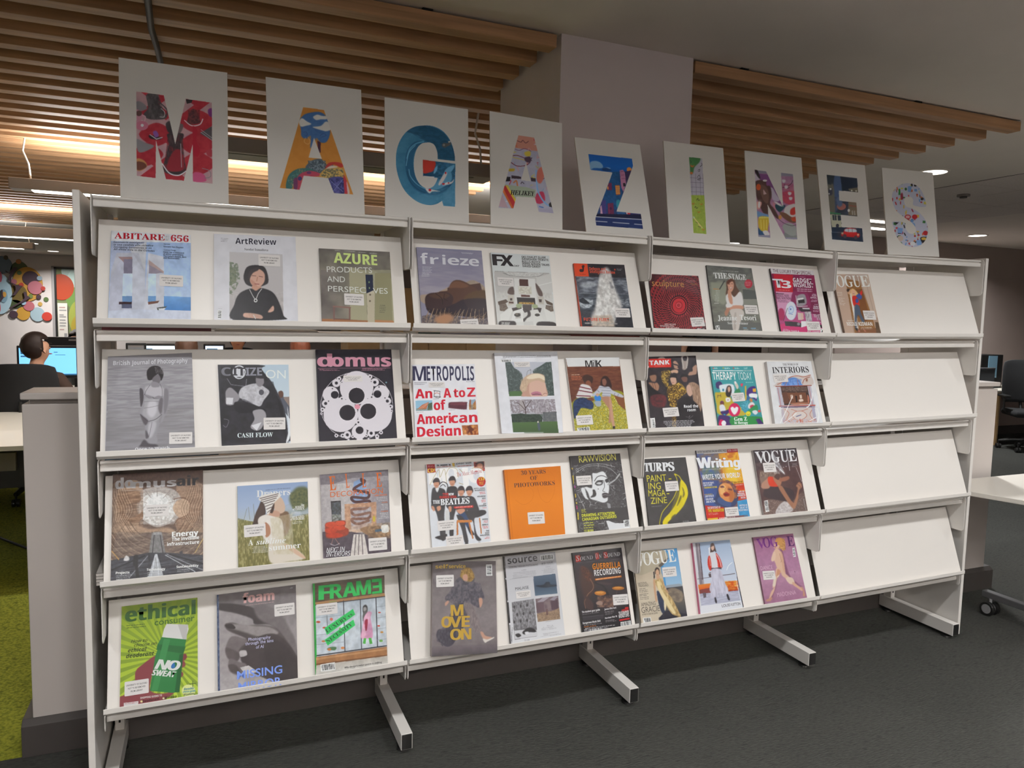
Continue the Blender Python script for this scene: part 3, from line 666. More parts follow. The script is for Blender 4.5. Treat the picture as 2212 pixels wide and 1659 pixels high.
class Art:
    def __init__(s, crop, corners, bg, seed=1):
        s.crop = CROPS[crop]; s.c = corners; tl, tr, br, bl = [np.array(p, float) for p in corners]; k = s.crop[2]
        s.W = int(max(np.linalg.norm(tr-tl), np.linalg.norm(br-bl))/k*1.0); s.H = int(max(np.linalg.norm(bl-tl), np.linalg.norm(br-tr))/k*1.0)
        s.w, s.h = s.W*SSA, s.H*SSA; s.Hm = homography(corners, [(0, 0), (s.w, 0), (s.w, s.h), (0, s.h)])
        s.img = np.ones((s.h, s.w, 3))*hexc(bg)[0]; s.txt = []; s.st = []; s.rng = np.random.default_rng(seed); s.k = s.w/np.linalg.norm(tr-tl)
    def T(s, pts):
        p = np.asarray(pts, float).reshape(-1, 2); q = np.c_[p, np.ones(len(p))]@s.Hm.T; return q[:, :2]/q[:, 2:]
    def uv(s, pts): q = s.T(pts); return np.c_[q[:, 0]/s.w, 1-q[:, 1]/s.h]
    def mask(s, P, blur=0):
        m = np.zeros((s.h, s.w)); pad = int(blur*3)+2
        x0, y0 = np.floor(P.min(0)).astype(int)-pad; x1, y1 = np.ceil(P.max(0)).astype(int)+pad
        X0, Y0, X1, Y1 = max(x0, 0), max(y0, 0), min(x1, s.w), min(y1, s.h)
        if X1 <= X0 or Y1 <= Y0: return m, None
        bx0, by0, bx1, by1 = (x0, y0, x1, y1) if blur else (X0, Y0, X1, Y1)
        bx0, by0, bx1, by1 = max(bx0, -80), max(by0, -80), min(bx1, s.w+80), min(by1, s.h+80)
        gx = np.arange(bx0, bx1)+.5; gy = np.arange(by0, by1)+.5; inside = np.zeros((len(gy), len(gx)), bool)
        a = P; b = np.roll(P, -1, 0)
        for (ax, ay), (cx, cy) in zip(a, b):
            if ay == cy: continue
            rows = np.nonzero((ay > gy) != (cy > gy))[0]
            if len(rows):
                xs = (cx-ax)*(gy[rows]-ay)/(cy-ay)+ax; inside[rows] ^= gx[None] < xs[:, None]
        f = inside.astype(float)
        if blur:
            r = max(1, int(blur))
            for ax in (0, 1):
                for _ in range(2):
                    c = np.cumsum(np.concatenate([np.repeat(np.take(f, [0], ax), r+1, ax), f, np.repeat(np.take(f, [-1], ax), r, ax)], ax), ax); n = f.shape[ax]
                    f = (np.take(c, np.arange(2*r+1, 2*r+1+n), ax)-np.take(c, np.arange(0, n), ax))/(2*r+1)
        m[Y0:Y1, X0:X1] = f[Y0-by0:Y1-by0, X0-bx0:X1-bx0]
        return m, (slice(Y0, Y1), slice(X0, X1))
    def comp(s, m, sl, col):
        if sl is None: return
        c, al = hexc(col); mm = (m[sl]*al)[..., None]; s.img[sl] = s.img[sl]*(1-mm)+c*mm
    def run(s, text):
        for ln in text.strip().split('\n'):
            ln = ln.strip()
            if not ln or ln[0] == '#': continue
            body = None
            if '|' in ln: ln, body = ln.split('|', 1)
            tk = ln.split(); op = tk[0]; cols = []; pts = []; pr = dict(b=0, w=4, h=10, n=1, d=0, r=0, s=0, a=.3, x=0, y=0, f='R', i=0)
            for t in tk[1:]:
                if ',' in t: pts.append(tuple(float(q) for q in t.split(',')))
                elif len(t) in (6, 8) and all(c in '0123456789abcdef' for c in t): cols.append(t)
                elif t == 's': pr['s'] = 1
                elif t[0] == 'F': pr['f'] = t[1:]
                else: pr[t[0]] = float(t[1:])
            bl = pr['b']*s.k
            if pr['s'] and not pr['b'] and op in 'pgG': bl = 1.01
            if op in 'pgGne' or op == 'gg':
                if op == 'e':
                    (cx, cy), (rx, ry) = pts[:2]; a = np.linspace(0, 2*np.pi, 28)[:-1]; r = math.radians(pr['r']); ex = rx*np.cos(a); ey = ry*np.sin(a)
                    q = np.c_[cx+ex*math.cos(r)-ey*math.sin(r), cy+ex*math.sin(r)+ey*math.cos(r)]
                elif pts: q = smooth_pts(pts) if pr['s'] else pts
                else: q = s.c
                P = s.T(q); m, sl = s.mask(P, bl)
                if sl is None: continue
                if op in 'pe': s.comp(m, sl, cols[0])
                elif op in 'gG':
                    ax = 0 if op == 'g' else 1; lo, hi = (P[:, 1].min(), P[:, 1].max()) if ax == 0 else (P[:, 0].min(), P[:, 0].max())
                    t = np.clip((np.arange(s.h if ax == 0 else s.w)+.5-lo)/(hi-lo+1e-6), 0, 1)*(len(cols)-1); i = np.minimum(t.astype(int), len(cols)-2); f = (t-i)[:, None]
                    C = np.array([hexc(c)[0] for c in cols]); cc = C[i]*(1-f)+C[i+1]*f; cc = cc[:, None] if ax == 0 else cc[None]
                    cc = np.broadcast_to(cc, s.img.shape)[sl]; mm = m[sl][..., None]*hexc(cols[0])[1]; s.img[sl] = s.img[sl]*(1-mm)+cc*mm
                elif op == 'n':   # mottled print: mixes towards the given colours by noise
                    ny, nx = s.img[sl].shape[:2]; sx = (pr['x'] or 10)*s.k; sy = (pr['y'] or pr['x'] or 10)*s.k
                    v = vnoise(ny, nx, sy, sx, s.rng); v = np.clip((v-.5)*2.2*(1+pr['d'])+.5, 0, 1); mm = m[sl]
                    if cols:
                        C = np.array([hexc(c)[0] for c in cols]); C = C if len(C) > 1 else np.concatenate([C, C]); t = v*(len(C)-1)*.9999; i = t.astype(int); fr = (t-i)[..., None]
                        k2 = (mm*pr['a'])[..., None]; s.img[sl] = s.img[sl]*(1-k2)+(C[i]*(1-fr)+C[i+1]*fr)*k2
                    else: s.img[sl] = np.clip(s.img[sl]*(1+((v-.5)*2*pr['a']*mm)[..., None]), 0, 1)
            elif op == 'l':
                q = smooth_pts(pts, False) if pr['s'] else np.asarray(pts, float); P = s.T(q); hw = max(pr['w']*s.k/2, .5)
                lo = np.maximum(np.floor(P.min(0)-hw-2-bl).astype(int), 0); hi = np.minimum(np.ceil(P.max(0)+hw+2+bl).astype(int), [s.w, s.h])
                if (hi <= lo).any(): continue
                X, Y = np.meshgrid(np.arange(lo[0], hi[0])+.5, np.arange(lo[1], hi[1])+.5); D = np.full(X.shape, 1e9)
                for (ax, ay), (cx, cy) in zip(P[:-1], P[1:]):
                    dx, dy = cx-ax, cy-ay; t = np.clip(((X-ax)*dx+(Y-ay)*dy)/(dx*dx+dy*dy+1e-9), 0, 1); D = np.minimum(D, (X-ax-t*dx)**2+(Y-ay-t*dy)**2)
                f = np.clip((hw+.5+bl-np.sqrt(D))/(1+2*bl), 0, 1); m = np.zeros((s.h, s.w)); sl = (slice(lo[1], hi[1]), slice(lo[0], hi[0])); m[sl] = f; s.comp(m, sl, cols[0])
            elif op == 'k':   # lines of small print
                (xa, ya), (xb, yb) = pts[:2]; d = np.array([xb-xa, yb-ya]); L = np.linalg.norm(d); d /= L; nrm = np.array([-d[1], d[0]]); h = pr['h']
                for j in range(int(pr['n'])):
                    o = np.array([xa, ya])+nrm*j*(pr['d'] or h*1.6); x = s.rng.random()*L*.06; E = L*(.72+.28*s.rng.random()) if pr['n'] > 1 else L
                    off = (L-E)*pr['i']
                    while x < E:
                        wd = min(h*(1.2+3.2*s.rng.random()), E-x)
                        if wd > h*.4:
                            a, b = o+d*(x+off), o+d*(x+wd+off); P = s.T([a-nrm*h*.4, b-nrm*h*.4, b+nrm*h*.4, a+nrm*h*.4]); m, sl = s.mask(P); s.comp(m, sl, cols[0][:6]+'c8' if len(cols[0]) == 6 else cols[0])
                        x += wd+h*.5
            elif op == 'B':   # bar code
                tl, tr, br, b4 = [np.array(p) for p in pts]; m, sl = s.mask(s.T(pts)); s.comp(m, sl, cols[0] if cols else 'e8e4e0'); x = .08; v = pr['d']
                while x < .92:
                    wd = .02+.045*s.rng.random()
                    if v: q = [tl+(b4-tl)*x+(tr-tl)*.12, tr+(br-tr)*x-(tr-tl)*.12, tr+(br-tr)*(x+wd)-(tr-tl)*.12, tl+(b4-tl)*(x+wd)+(tr-tl)*.12]
                    else: q = [tl+(tr-tl)*x+(b4-tl)*.12, tl+(tr-tl)*(x+wd)+(b4-tl)*.12, b4+(br-b4)*(x+wd)-(b4-tl)*.12, b4+(br-b4)*x-(b4-tl)*.12]
                    m, sl = s.mask(s.T(q)); s.comp(m, sl, '2a2828'); x += wd+.025+.03*s.rng.random()
            elif op == 'T':   # lettering printed under what is painted later
                uvp, fs, _ = letter(s, (body, cols[0], pr['f'], pts, pr['h'], pr['i'], 0)); P = np.c_[uvp[:, 0]*s.w, (1-uvp[:, 1])*s.h]; m = np.zeros((s.h, s.w)); lo = P.min(0); hi = P.max(0)
                for f in fs:
                    mk, sl = s.mask(P[list(f)])
                    if sl is not None: m[sl] = np.maximum(m[sl], mk[sl])
                s.comp(m, (slice(None), slice(None)), cols[0])
            elif op == 't': s.txt.append((body, cols[0], pr['f'], pts, pr['h'], pr['i'], pr['w'] if pr['w'] != 4 else 0))
            elif op == 'S': s.st.append((pts, pr['h']))
        return s
    def lin(s):
        a = s.img.reshape(s.H, SSA, s.W, SSA, 3).mean((1, 3)); return np.clip(s2l(a)/ILL*.80, .003, .86)
def ink(c): return np.clip(s2l(hexc(c)[0])/ILL*.80, .003, .86)

# lettering
UPC = dict(S=(0x1D400, 0x1D41A, 0x1D7CE), T=(0x1D434, 0x1D44E, 0), U=(0x1D468, 0x1D482, 0x1D7CE), B=(0x1D5D4, 0x1D5EE, 0x1D7EC), I=(0x1D608, 0x1D622, 0x1D7E2), J=(0x1D63C, 0x1D656, 0x1D7EC), M=(0x1D670, 0x1D68A, 0x1D7F6), Q=(0x1D4D0, 0x1D4EA, 0))
def style(t, f):
    if f not in UPC: return t
    u, l, d = UPC[f]; o = ''
    for ch in t:
        if 'A' <= ch <= 'Z': o += chr(u+ord(ch)-65)
        elif f == 'T' and ch == 'h': o += 'h'
        elif 'a' <= ch <= 'z': o += chr(l+ord(ch)-97)
        elif ch.isdigit() and d: o += chr(d+ord(ch)-48)
        else: o += ch
    return o
TCACHE = {}
def glyphs(t, f, off=0, shear=0):
    """flat triangulated lettering: x from 0 to 1 over its width, y in cap heights"""
    k = (t, f, off, shear)
    if k in TCACHE: return TCACHE[k]
    def mesh(body):
        c = bpy.data.curves.new('t', 'FONT'); c.body = body; c.resolution_u = 3; c.offset = off; c.shear = shear
        o = bpy.data.objects.new('t', c); COL.objects.link(o); bpy.context.view_layer.update()
        me = o.evaluated_get(bpy.context.evaluated_depsgraph_get()).to_mesh()
        v = np.array([q.co[:2] for q in me.vertices]) if len(me.vertices) else np.zeros((1, 2)); fs = [tuple(p.vertices) for p in me.polygons]
        o.evaluated_get(bpy.context.evaluated_depsgraph_get()).to_mesh_clear(); bpy.data.objects.remove(o); bpy.data.curves.remove(c); return v, fs
    g = f[0]; v, fs = mesh(style(t, g))
    cap = CAPS.get(g)
    if cap is None: cv, _ = mesh(style('H', g)); cap = CAPS[g] = cv[:, 1].max()
    x0, x1 = v[:, 0].min(), v[:, 0].max(); v = np.c_[(v[:, 0]-x0)/(x1-x0+1e-9), v[:, 1]/cap]
    TCACHE[k] = (v, fs, (x1-x0)/cap); return TCACHE[k]
CAPS = {}
def letter(a, item):
    """returns (uv points, faces, colour) of one piece of lettering"""
    body, col, f, pts, h, it, wide = item
    off = {'+': .010, '-': -.008, '=': .016}.get(f[1:2], 0) if f[0] == 'R' else 0; v, fs, asp = glyphs(body, f[0], off, it)
    A, B = np.array(pts[0]), np.array(pts[1])
    # straight in the plane of the cover: baseline and cap height measured there
    ua, ub = a.T([A, B]); d = ub-ua; up = np.array([d[1], -d[0]])/np.linalg.norm(d)
    hp = np.linalg.norm(a.T([A, A-np.array([0, h])])[1]-ua)
    q = ua+v[:, :1]*d+v[:, 1:]*up*hp
    if f[1:2] in '+=' and f[1:2] and f[0] != 'R':   # heavier weights: the same letters repeated a hair apart
        e = hp*(.022 if f[1] == '+' else .045); dd = d/np.linalg.norm(d); n = len(q); q = np.concatenate([q-dd*e, q+dd*e, q]); fs = [tuple(i+n*k for i in t) for k in range(3) for t in fs]; lay = np.repeat([0, 1, 2], n)
    else: lay = np.zeros(len(q))
    return np.c_[q[:, 0]/a.w, 1-q[:, 1]/a.h, lay], fs, ink(col)

COVER = colour_mat('printed_cover', .33, 0); CARDM = colour_mat('printed_card', .75)
PAPER = mat('page_edge', 'd9d3ca', .85, noise=.06, nscale=600, stretch=(.02, .02, 1))
STICK = mat('sticker_white', 'dcd9d8', .55); STINK = mat('sticker_ink', '3c3a3c', .6)

def sticker_mesh():
    me = bpy.data.meshes.new('library_sticker'); W, H, r = .5, .26, .035; vs = []
    for cx, cy, a0 in ((W-r, H-r, 0), (-W+r, H-r, 90), (-W+r, -H+r, 180), (W-r, -H+r, 270)):
        for k in range(5): a = math.radians(a0+k*22.5); vs.append((cx+r*math.cos(a), cy+r*math.sin(a), 0))
    fs = [tuple(range(20))]; mi = [0]
    for t, y, w in (('UNIVERSITY OF SALFORD', .085, .86), ('NOT TO BE REMOVED', -.03, .72), ('FROM LIBRARY', -.145, .5)):
        v, f, _ = glyphs(t, 'R', .012); b = len(vs); vs += [((x-.5)*w, y+yy*.062, .004) for x, yy in v]; fs += [tuple(b+i for i in q) for q in f]; mi += [1]*len(f)
    me.from_pydata(vs, [], fs); me.materials.append(STICK); me.materials.append(STINK); me.polygons.foreach_set('material_index', mi); return me
STME = None
def grid_object(name, a, quad3, m, parent, thick_dir, extend=0):
    """painted sheet: quad3 = TL, TR, BR, BL local 3-d corners"""
    H, W = a.H, a.W; lin = a.lin(); TL, TR, BR, BL = [np.array(p, float) for p in quad3]
    rows = H+(1 if extend else 0); u = np.linspace(0, 1, W+1); v = np.linspace(0, 1, H+1)
    top = TL+(TR-TL)*u[:, None]; bot = BL+(BR-BL)*u[:, None]
    P = top[None]*(1-v)[:, None, None]+bot[None]*v[:, None, None]
    if extend: e = (bot-top); e = bot+e/np.linalg.norm(e, axis=1, keepdims=True)*extend; P = np.concatenate([P, e[None]], 0); lin = np.concatenate([lin, lin[-1:]], 0)
    nv = P.shape[0]*(W+1); idx = np.arange(nv).reshape(P.shape[0], W+1)
    F = np.stack([idx[1:, :-1], idx[1:, 1:], idx[:-1, 1:], idx[:-1, :-1]], -1).reshape(-1, 4)
    V = P.reshape(-1, 3); cols = [np.repeat(lin.reshape(-1, 3), 4, 0)]; loops = [F.reshape(-1)]; cnt = [np.full(len(F), 4)]; verts = [V]; base = nv
    N = np.cross(TR-TL, TL-BL); N /= np.linalg.norm(N)
    for k, it in enumerate(a.txt):
        q, fs, c = letter(a, it); uu, vv = q[:, 0], 1-q[:, 1]
        X = (TL+(TR-TL)*uu[:, None])*(1-vv)[:, None]+(BL+(BR-BL)*uu[:, None])*vv[:, None]+N*(.00012+.00007*k+.00002*q[:, 2:3])
        verts.append(X); fl = np.array([i for f in fs for i in f], int)+base; loops.append(fl); cnt.append(np.array([len(f) for f in fs], int)); cols.append(np.repeat(c[None], len(fl), 0)); base += len(X)
    V = np.concatenate(verts); L = np.concatenate(loops); C = np.concatenate(cnt); K = np.concatenate(cols)
    me = bpy.data.meshes.new(name); me.vertices.add(len(V)); me.vertices.foreach_set('co', V.astype('f').ravel()); me.loops.add(len(L)); me.loops.foreach_set('vertex_index', L.astype('i'))
    me.polygons.add(len(C)); me.polygons.foreach_set('loop_start', np.concatenate([[0], np.cumsum(C)[:-1]]).astype('i'))
    me.update(calc_edges=True); ca = me.color_attributes.new('ink', 'FLOAT_COLOR', 'CORNER'); ca.data.foreach_set('color', np.c_[K, np.ones(len(K))].astype('f').ravel())
    me.materials.append(m); o = bpy.data.objects.new(name, me); COL.objects.link(o); o.parent = parent
    return o, N
def board_pt(row, x, s, t, zo):
    return np.array([x, .0127+.3355*s-.942*t, ZL[row]+.0044+zo+.942*s+.3355*t])
MAGS = {}
def magazine(key, label, bg, art, spine=None, rest=False, seed=3, back=None, sheen=True):
    global STME
    if STME is None: STME = sticker_mesh()
    crop, t, corners, quad, zo = QUADS[key]; row = int(crop[1])-1
    a = Art(crop, corners, bg, seed).run(art)
    P = [board_pt(row, x, s, t, zo) for x, s in quad]      # TL TR BR BL
    base = (P[2]+P[3])/2; o = empty('magazine', Vector(base), label, 'magazine', 'magazines on the display boards')
    loc = [p-base for p in P]
    d = np.array([0, .942, -.3355]); ex = 0 if rest else max(.001, min(quad[2][1], quad[3][1])-.0012)
    c, N = grid_object('cover', a, loc, COVER, o, d, ex)
    dn = [(loc[3]-loc[0]), (loc[2]-loc[1])]; bl = loc[3]+dn[0]/np.linalg.norm(dn[0])*ex; br = loc[2]+dn[1]/np.linalg.norm(dn[1])*ex
    th = t-.0012 if not rest else .02
    f = [loc[0], loc[1], br, bl]; m = MB(); fr = [p-N*.0004 for p in f]; bk = [p-N*th for p in f]
    sp = mat('spine_'+(spine or bg), spine or bg, .45)
    m.add([tuple(p) for p in fr+bk], [(4, 5, 1, 0), (5, 6, 2, 1), (6, 7, 3, 2), (7, 6, 5, 4), (0, 1, 2, 3)], 0)
    ux = (loc[1]-loc[0])/np.linalg.norm(loc[1]-loc[0])*.0006
    m.build('pages', PAPER, o, origin=(0, 0, 0))
    s2 = MB(); q = [fr[0]-ux, fr[3]-ux, bk[3]-ux, bk[0]-ux, fr[0]+ux*1, fr[3]+ux*1, bk[3]+ux, bk[0]+ux]
    s2.add([tuple(p) for p in q], [(0, 1, 2, 3), (4, 7, 6, 5), (0, 4, 5, 1), (1, 5, 6, 2), (2, 6, 7, 3), (3, 7, 4, 0)])
    s2.build('spine', sp, o, origin=(0, 0, 0))
    for pts, h in a.st:
        U = a.uv([pts[0], pts[1], (pts[0][0], pts[0][1]-h), (pts[1][0], pts[1][1]-h)])
        W3 = [(loc[0]+(loc[1]-loc[0])*u)*v+(loc[3]+(loc[2]-loc[3])*u)*(1-v) for u, v in U]
        ex_ = ((W3[1]-W3[0])+(W3[3]-W3[2]))/2; ey_ = ((W3[2]-W3[0])+(W3[3]-W3[1]))/2; ct = sum(W3)/4+N*.0012
        w_ = np.linalg.norm(ex_); h_ = np.linalg.norm(ey_); ex_ /= w_; ey_ = np.cross(N, ex_)
        so = bpy.data.objects.new('library_sticker', STME); COL.objects.link(so); so.parent = o
        so.matrix_basis = Matrix((( *[float(q) for q in ()],),)) if False else Matrix(((ex_[0]*w_, ey_[0]*h_/.52, N[0]*.02, ct[0]), (ex_[1]*w_, ey_[1]*h_/.52, N[1]*.02, ct[1]), (ex_[2]*w_, ey_[2]*h_/.52, N[2]*.02, ct[2]), (0, 0, 0, 1)))
    MAGS[key] = o
    return o, loc, N, a
def card(letter_name, crop, corners, quad, label, art, seed=5):
    a = Art(crop, corners, 'c3b7ab', seed); a.img[:] = hexc('e0d8d0')[0]; a.run(art)
    P = [np.array(p) for p in quad]; base = (P[2]+P[3])/2
    o = empty('letter_card', Vector(base), label, 'letter card', 'letter cards on top of the rack'); loc = [p-base for p in P]
    c, N = grid_object('printed_face', a, loc, CARDM, o, None)
    m = MB(); fr = [p-N*.0003 for p in loc]; bk = [p-N*.005 for p in loc]
    m.add([tuple(p) for p in fr+bk], [(0, 1, 2, 3), (7, 6, 5, 4), (4, 5, 1, 0), (5, 6, 2, 1), (6, 7, 3, 2), (7, 4, 0, 3)])
    m.build('foam_board', mat('foam_board', 'd8d0c6', .8), o, origin=(0, 0, 0))
    st = MB(); mid = (bk[2]+bk[3])/2; up = (loc[0]+loc[1])/2; 
    st.add([tuple(mid+(-.04, .001, 0)), tuple(mid+(.04, .001, 0)), tuple(mid+(.02, .10, 0)), tuple(mid+(-.02, .10, 0)), tuple((bk[0]+bk[1])/2*.55+mid*.45+(-.04, .001, 0)), tuple((bk[0]+bk[1])/2*.55+mid*.45+(.04, .001, 0))],
           [(0, 1, 2, 3), (0, 4, 5, 1), (1, 5, 2), (0, 3, 4), (3, 2, 5, 4)])
    st.build('easel_back', mat('foam_board', 'd8d0c6', .8), o, origin=(0, 0, 0))
    return o
QUADS = {'abitare':('A1',0.01,[(268,290),(773,318),(773,850),(247,836)],[(0.0462,0.2697),(0.2527,0.2706),(0.2508,0.0107),(0.0418,0.0124)],-0.0004),
'artreview':('A1',0.01,[(921,309),(1440,330),(1457,866),(921,854)],[(0.3164,0.2787),(0.5513,0.2843),(0.5483,0.0084),(0.3125,0.0092)],0.0004),
'azure':('A1',0.006,[(1590,402),(2040,425),(2070,881),(1610,872)],[(0.6218,0.2515),(0.8466,0.2529),(0.8445,0.0071),(0.6198,0.0073)],0.0013),
'bjp':('A2',0.01,[(247,237),(780,212),(800,808),(229,834)],[(0.0293,0.2827),(0.2506,0.2952),(0.2567,0.0106),(0.0265,0.0096)],-0.0004),
'citizen':('A2',0.008,[(945,288),(1395,288),(1408,780),(970,803)],[(0.3222,0.2575),(0.5279,0.2569),(0.5248,0.0114),(0.3291,0.0091)],0.0004),
'domus':('A2',0.012,[(1570,192),(2050,190),(2087,748),(1593,772)],[(0.6135,0.3045),(0.8573,0.3069),(0.8554,0.0118),(0.611,0.01)],0.0013),
'domusair':('A3',0.008,[(277,190),(851,160),(852,806),(262,866)],[(0.0324,0.3112),(0.2766,0.311),(0.2736,0.0082),(0.0307,0.0082)],-0.0004),
'drapers':('A3',0.006,[(1070,266),(1517,237),(1530,731),(1076,779)],[(0.3742,0.2528),(0.5855,0.2535),(0.5813,0.0102),(0.3717,0.0092)],0.0006),
'elle':('A3',0.01,[(1595,193),(2030,160),(2050,672),(1618,720)],[(0.6243,0.2721),(0.8479,0.276),(0.8399,0.0126),(0.6231,0.0104)],0.0013),
'ethical':('A4',0.006,[(333,325),(816,268),(818,890),(320,963)],[(0.0474,0.2866),(0.2556,0.2874),(0.2537,0.0036),(0.0453,0.0067)],-0.0004),
'foam':('A4',0.012,[(940,250),(1442,186),(1455,780),(947,860)],[(0.3115,0.2885),(0.5487,0.2919),(0.5437,0.0071),(0.3103,0.0077)],0.0004),
'frame':('A4',0.01,[(1552,178),(2006,125),(2028,690),(1568,760)],[(0.6033,0.2888),(0.8388,0.2895),(0.8308,0.0052),(0.5985,0.007)],0.0013),
'frieze':('B1',0.008,[(157,252),(712,283),(770,917),(205,903)],[(0.9377,0.2742),(1.167,0.2752),(1.1632,0.0069),(0.9351,0.0082)],0.0016),
'fx':('B1',0.008,[(790,297),(1290,325),(1350,930),(850,922)],[(1.2001,0.2716),(1.4235,0.2724),(1.4157,0.0065),(1.1968,0.0059)],0.0011),
'janes':('B1',0.008,[(1498,390),(1930,403),(2008,936),(1565,933)],[(1.5176,0.2489),(1.7294,0.2542),(1.7279,0.01),(1.5146,0.0075)],0.0006),
'metropolis':('B2',0.008,[(120,308),(652,301),(690,900),(148,925)],[(0.9254,0.254),(1.1465,0.2563),(1.1375,0.0099),(0.9171,0.0089)],0.0016),
'untitled':('B2',0.016,[(820,205),(1358,195),(1408,884),(885,890)],[(1.2208,0.2953),(1.4666,0.3006),(1.4495,0.0032),(1.2175,0.0098)],0.0011),
'milk':('B2',0.01,[(1430,250),(1885,243),(1963,850),(1510,868)],[(1.5006,0.2785),(1.7252,0.2819),(1.7199,0.0093),(1.5008,0.0097)],0.0006),
'mojo':('B3',0.008,[(238,290),(735,262),(790,935),(290,990)],[(0.9804,0.2857),(1.193,0.2857),(1.1879,0.0117),(0.9784,0.01)],0.0015),
'photoworks':('B3',0.014,[(905,335),(1385,302),(1425,870),(962,916)],[(1.2627,0.2508),(1.4854,0.2522),(1.4715,0.0125),(1.2609,0.0127)],0.001),
'rawvision':('B3',0.01,[(1467,218),(1893,195),(1980,820),(1545,860)],[(1.5318,0.2874),(1.7452,0.287),(1.7444,0.0105),(1.5303,0.0121)],0.0006),
'selfservice':('B4',0.034,[(297,252),(833,243),(847,1028),(287,1060)],[(1.0052,0.3153),(1.2362,0.2952),(1.2084,-0.0137),(0.9748,0.0084)],0.0015),
'source':('B4',0.01,[(900,205),(1340,165),(1425,870),(960,935)],[(1.2771,0.308),(1.4842,0.3044),(1.485,0.009),(1.2706,0.0126)],0.001),
'sos':('B4',0.01,[(1487,175),(1905,130),(1993,775),(1573,840)],[(1.5549,0.2935),(1.7677,0.2926),(1.7671,0.0111),(1.5568,0.012)],0.0005),
'sculpture':('C1',0.006,[(182,405),(657,425),(735,940),(240,930)],[(1.8317,0.2253),(2.0584,0.2274),(2.0522,0.0074),(1.8199,0.0077)],-0.0006),
'stage':('C1',0.008,[(735,322),(1165,352),(1270,953),(815,943)],[(2.1054,0.2758),(2.3257,0.2738),(2.3196,0.0073),(2.09,0.0079)],-0.0024),
't3':('C1',0.01,[(1345,352),(1757,375),(1848,968),(1450,960)],[(2.4218,0.2802),(2.6516,0.281),(2.6312,0.0068),(2.4129,0.0072)],-0.0045),
'nicole':('D1',0.012,[(226,240),(522,243),(630,730),(330,730)],[(2.7527,0.2686),(2.9595,0.2767),(2.956,0.0092),(2.7501,0.0062)],-0.0037),
'tank':('C2',0.01,[(140,225),(632,213),(715,885),(205,905)],[(1.8367,0.2846),(2.0755,0.29),(2.06,0.0075),(1.8185,0.0081)],-0.0007),
'therapy':('C2',0.008,[(770,315),(1178,313),(1280,862),(853,880)],[(2.1381,0.2486),(2.3505,0.2487),(2.3498,0.0095),(2.1303,0.0095)],-0.0027),
'interiors':('C2',0.016,[(1310,270),(1733,268),(1848,855),(1390,862)],[(2.4195,0.2674),(2.6568,0.2681),(2.6531,0.0025),(2.4013,0.008)],-0.0046),
'turps':('C3',0.008,[(120,362),(535,343),(638,945),(187,985)],[(1.841,0.2612),(2.042,0.2586),(2.0446,0.0109),(1.8293,0.0131)],-0.0006),
'writing':('C3',0.008,[(637,280),(1030,262),(1148,895),(740,940)],[(2.0983,0.2841),(2.3022,0.2822),(2.3047,0.0119),(2.0951,0.0104)],-0.0024),
'rock':('C3',0.012,[(1180,278),(1592,255),(1703,858),(1283,892)],[(2.3777,0.2728),(2.6079,0.2722),(2.6036,0.0054),(2.3727,0.0092)],-0.0043),
'gracie':('C4',0.01,[(118,318),(540,283),(638,920),(200,985)],[(1.8154,0.2731),(2.0197,0.2673),(2.0194,0.0106),(1.8097,0.0125)],-0.0005),
'vuitton':('C4',0.014,[(690,235),(1045,203),(1180,845),(765,900)],[(2.0955,0.2815),(2.28,0.2778),(2.2928,0.0081),(2.0801,0.0126)],-0.0023),
'madonna':('C4',0.01,[(1270,180),(1650,143),(1785,755),(1385,812)],[(2.4056,0.2784),(2.6201,0.2753),(2.6302,0.0066),(2.4068,0.0096)],-0.0045),}
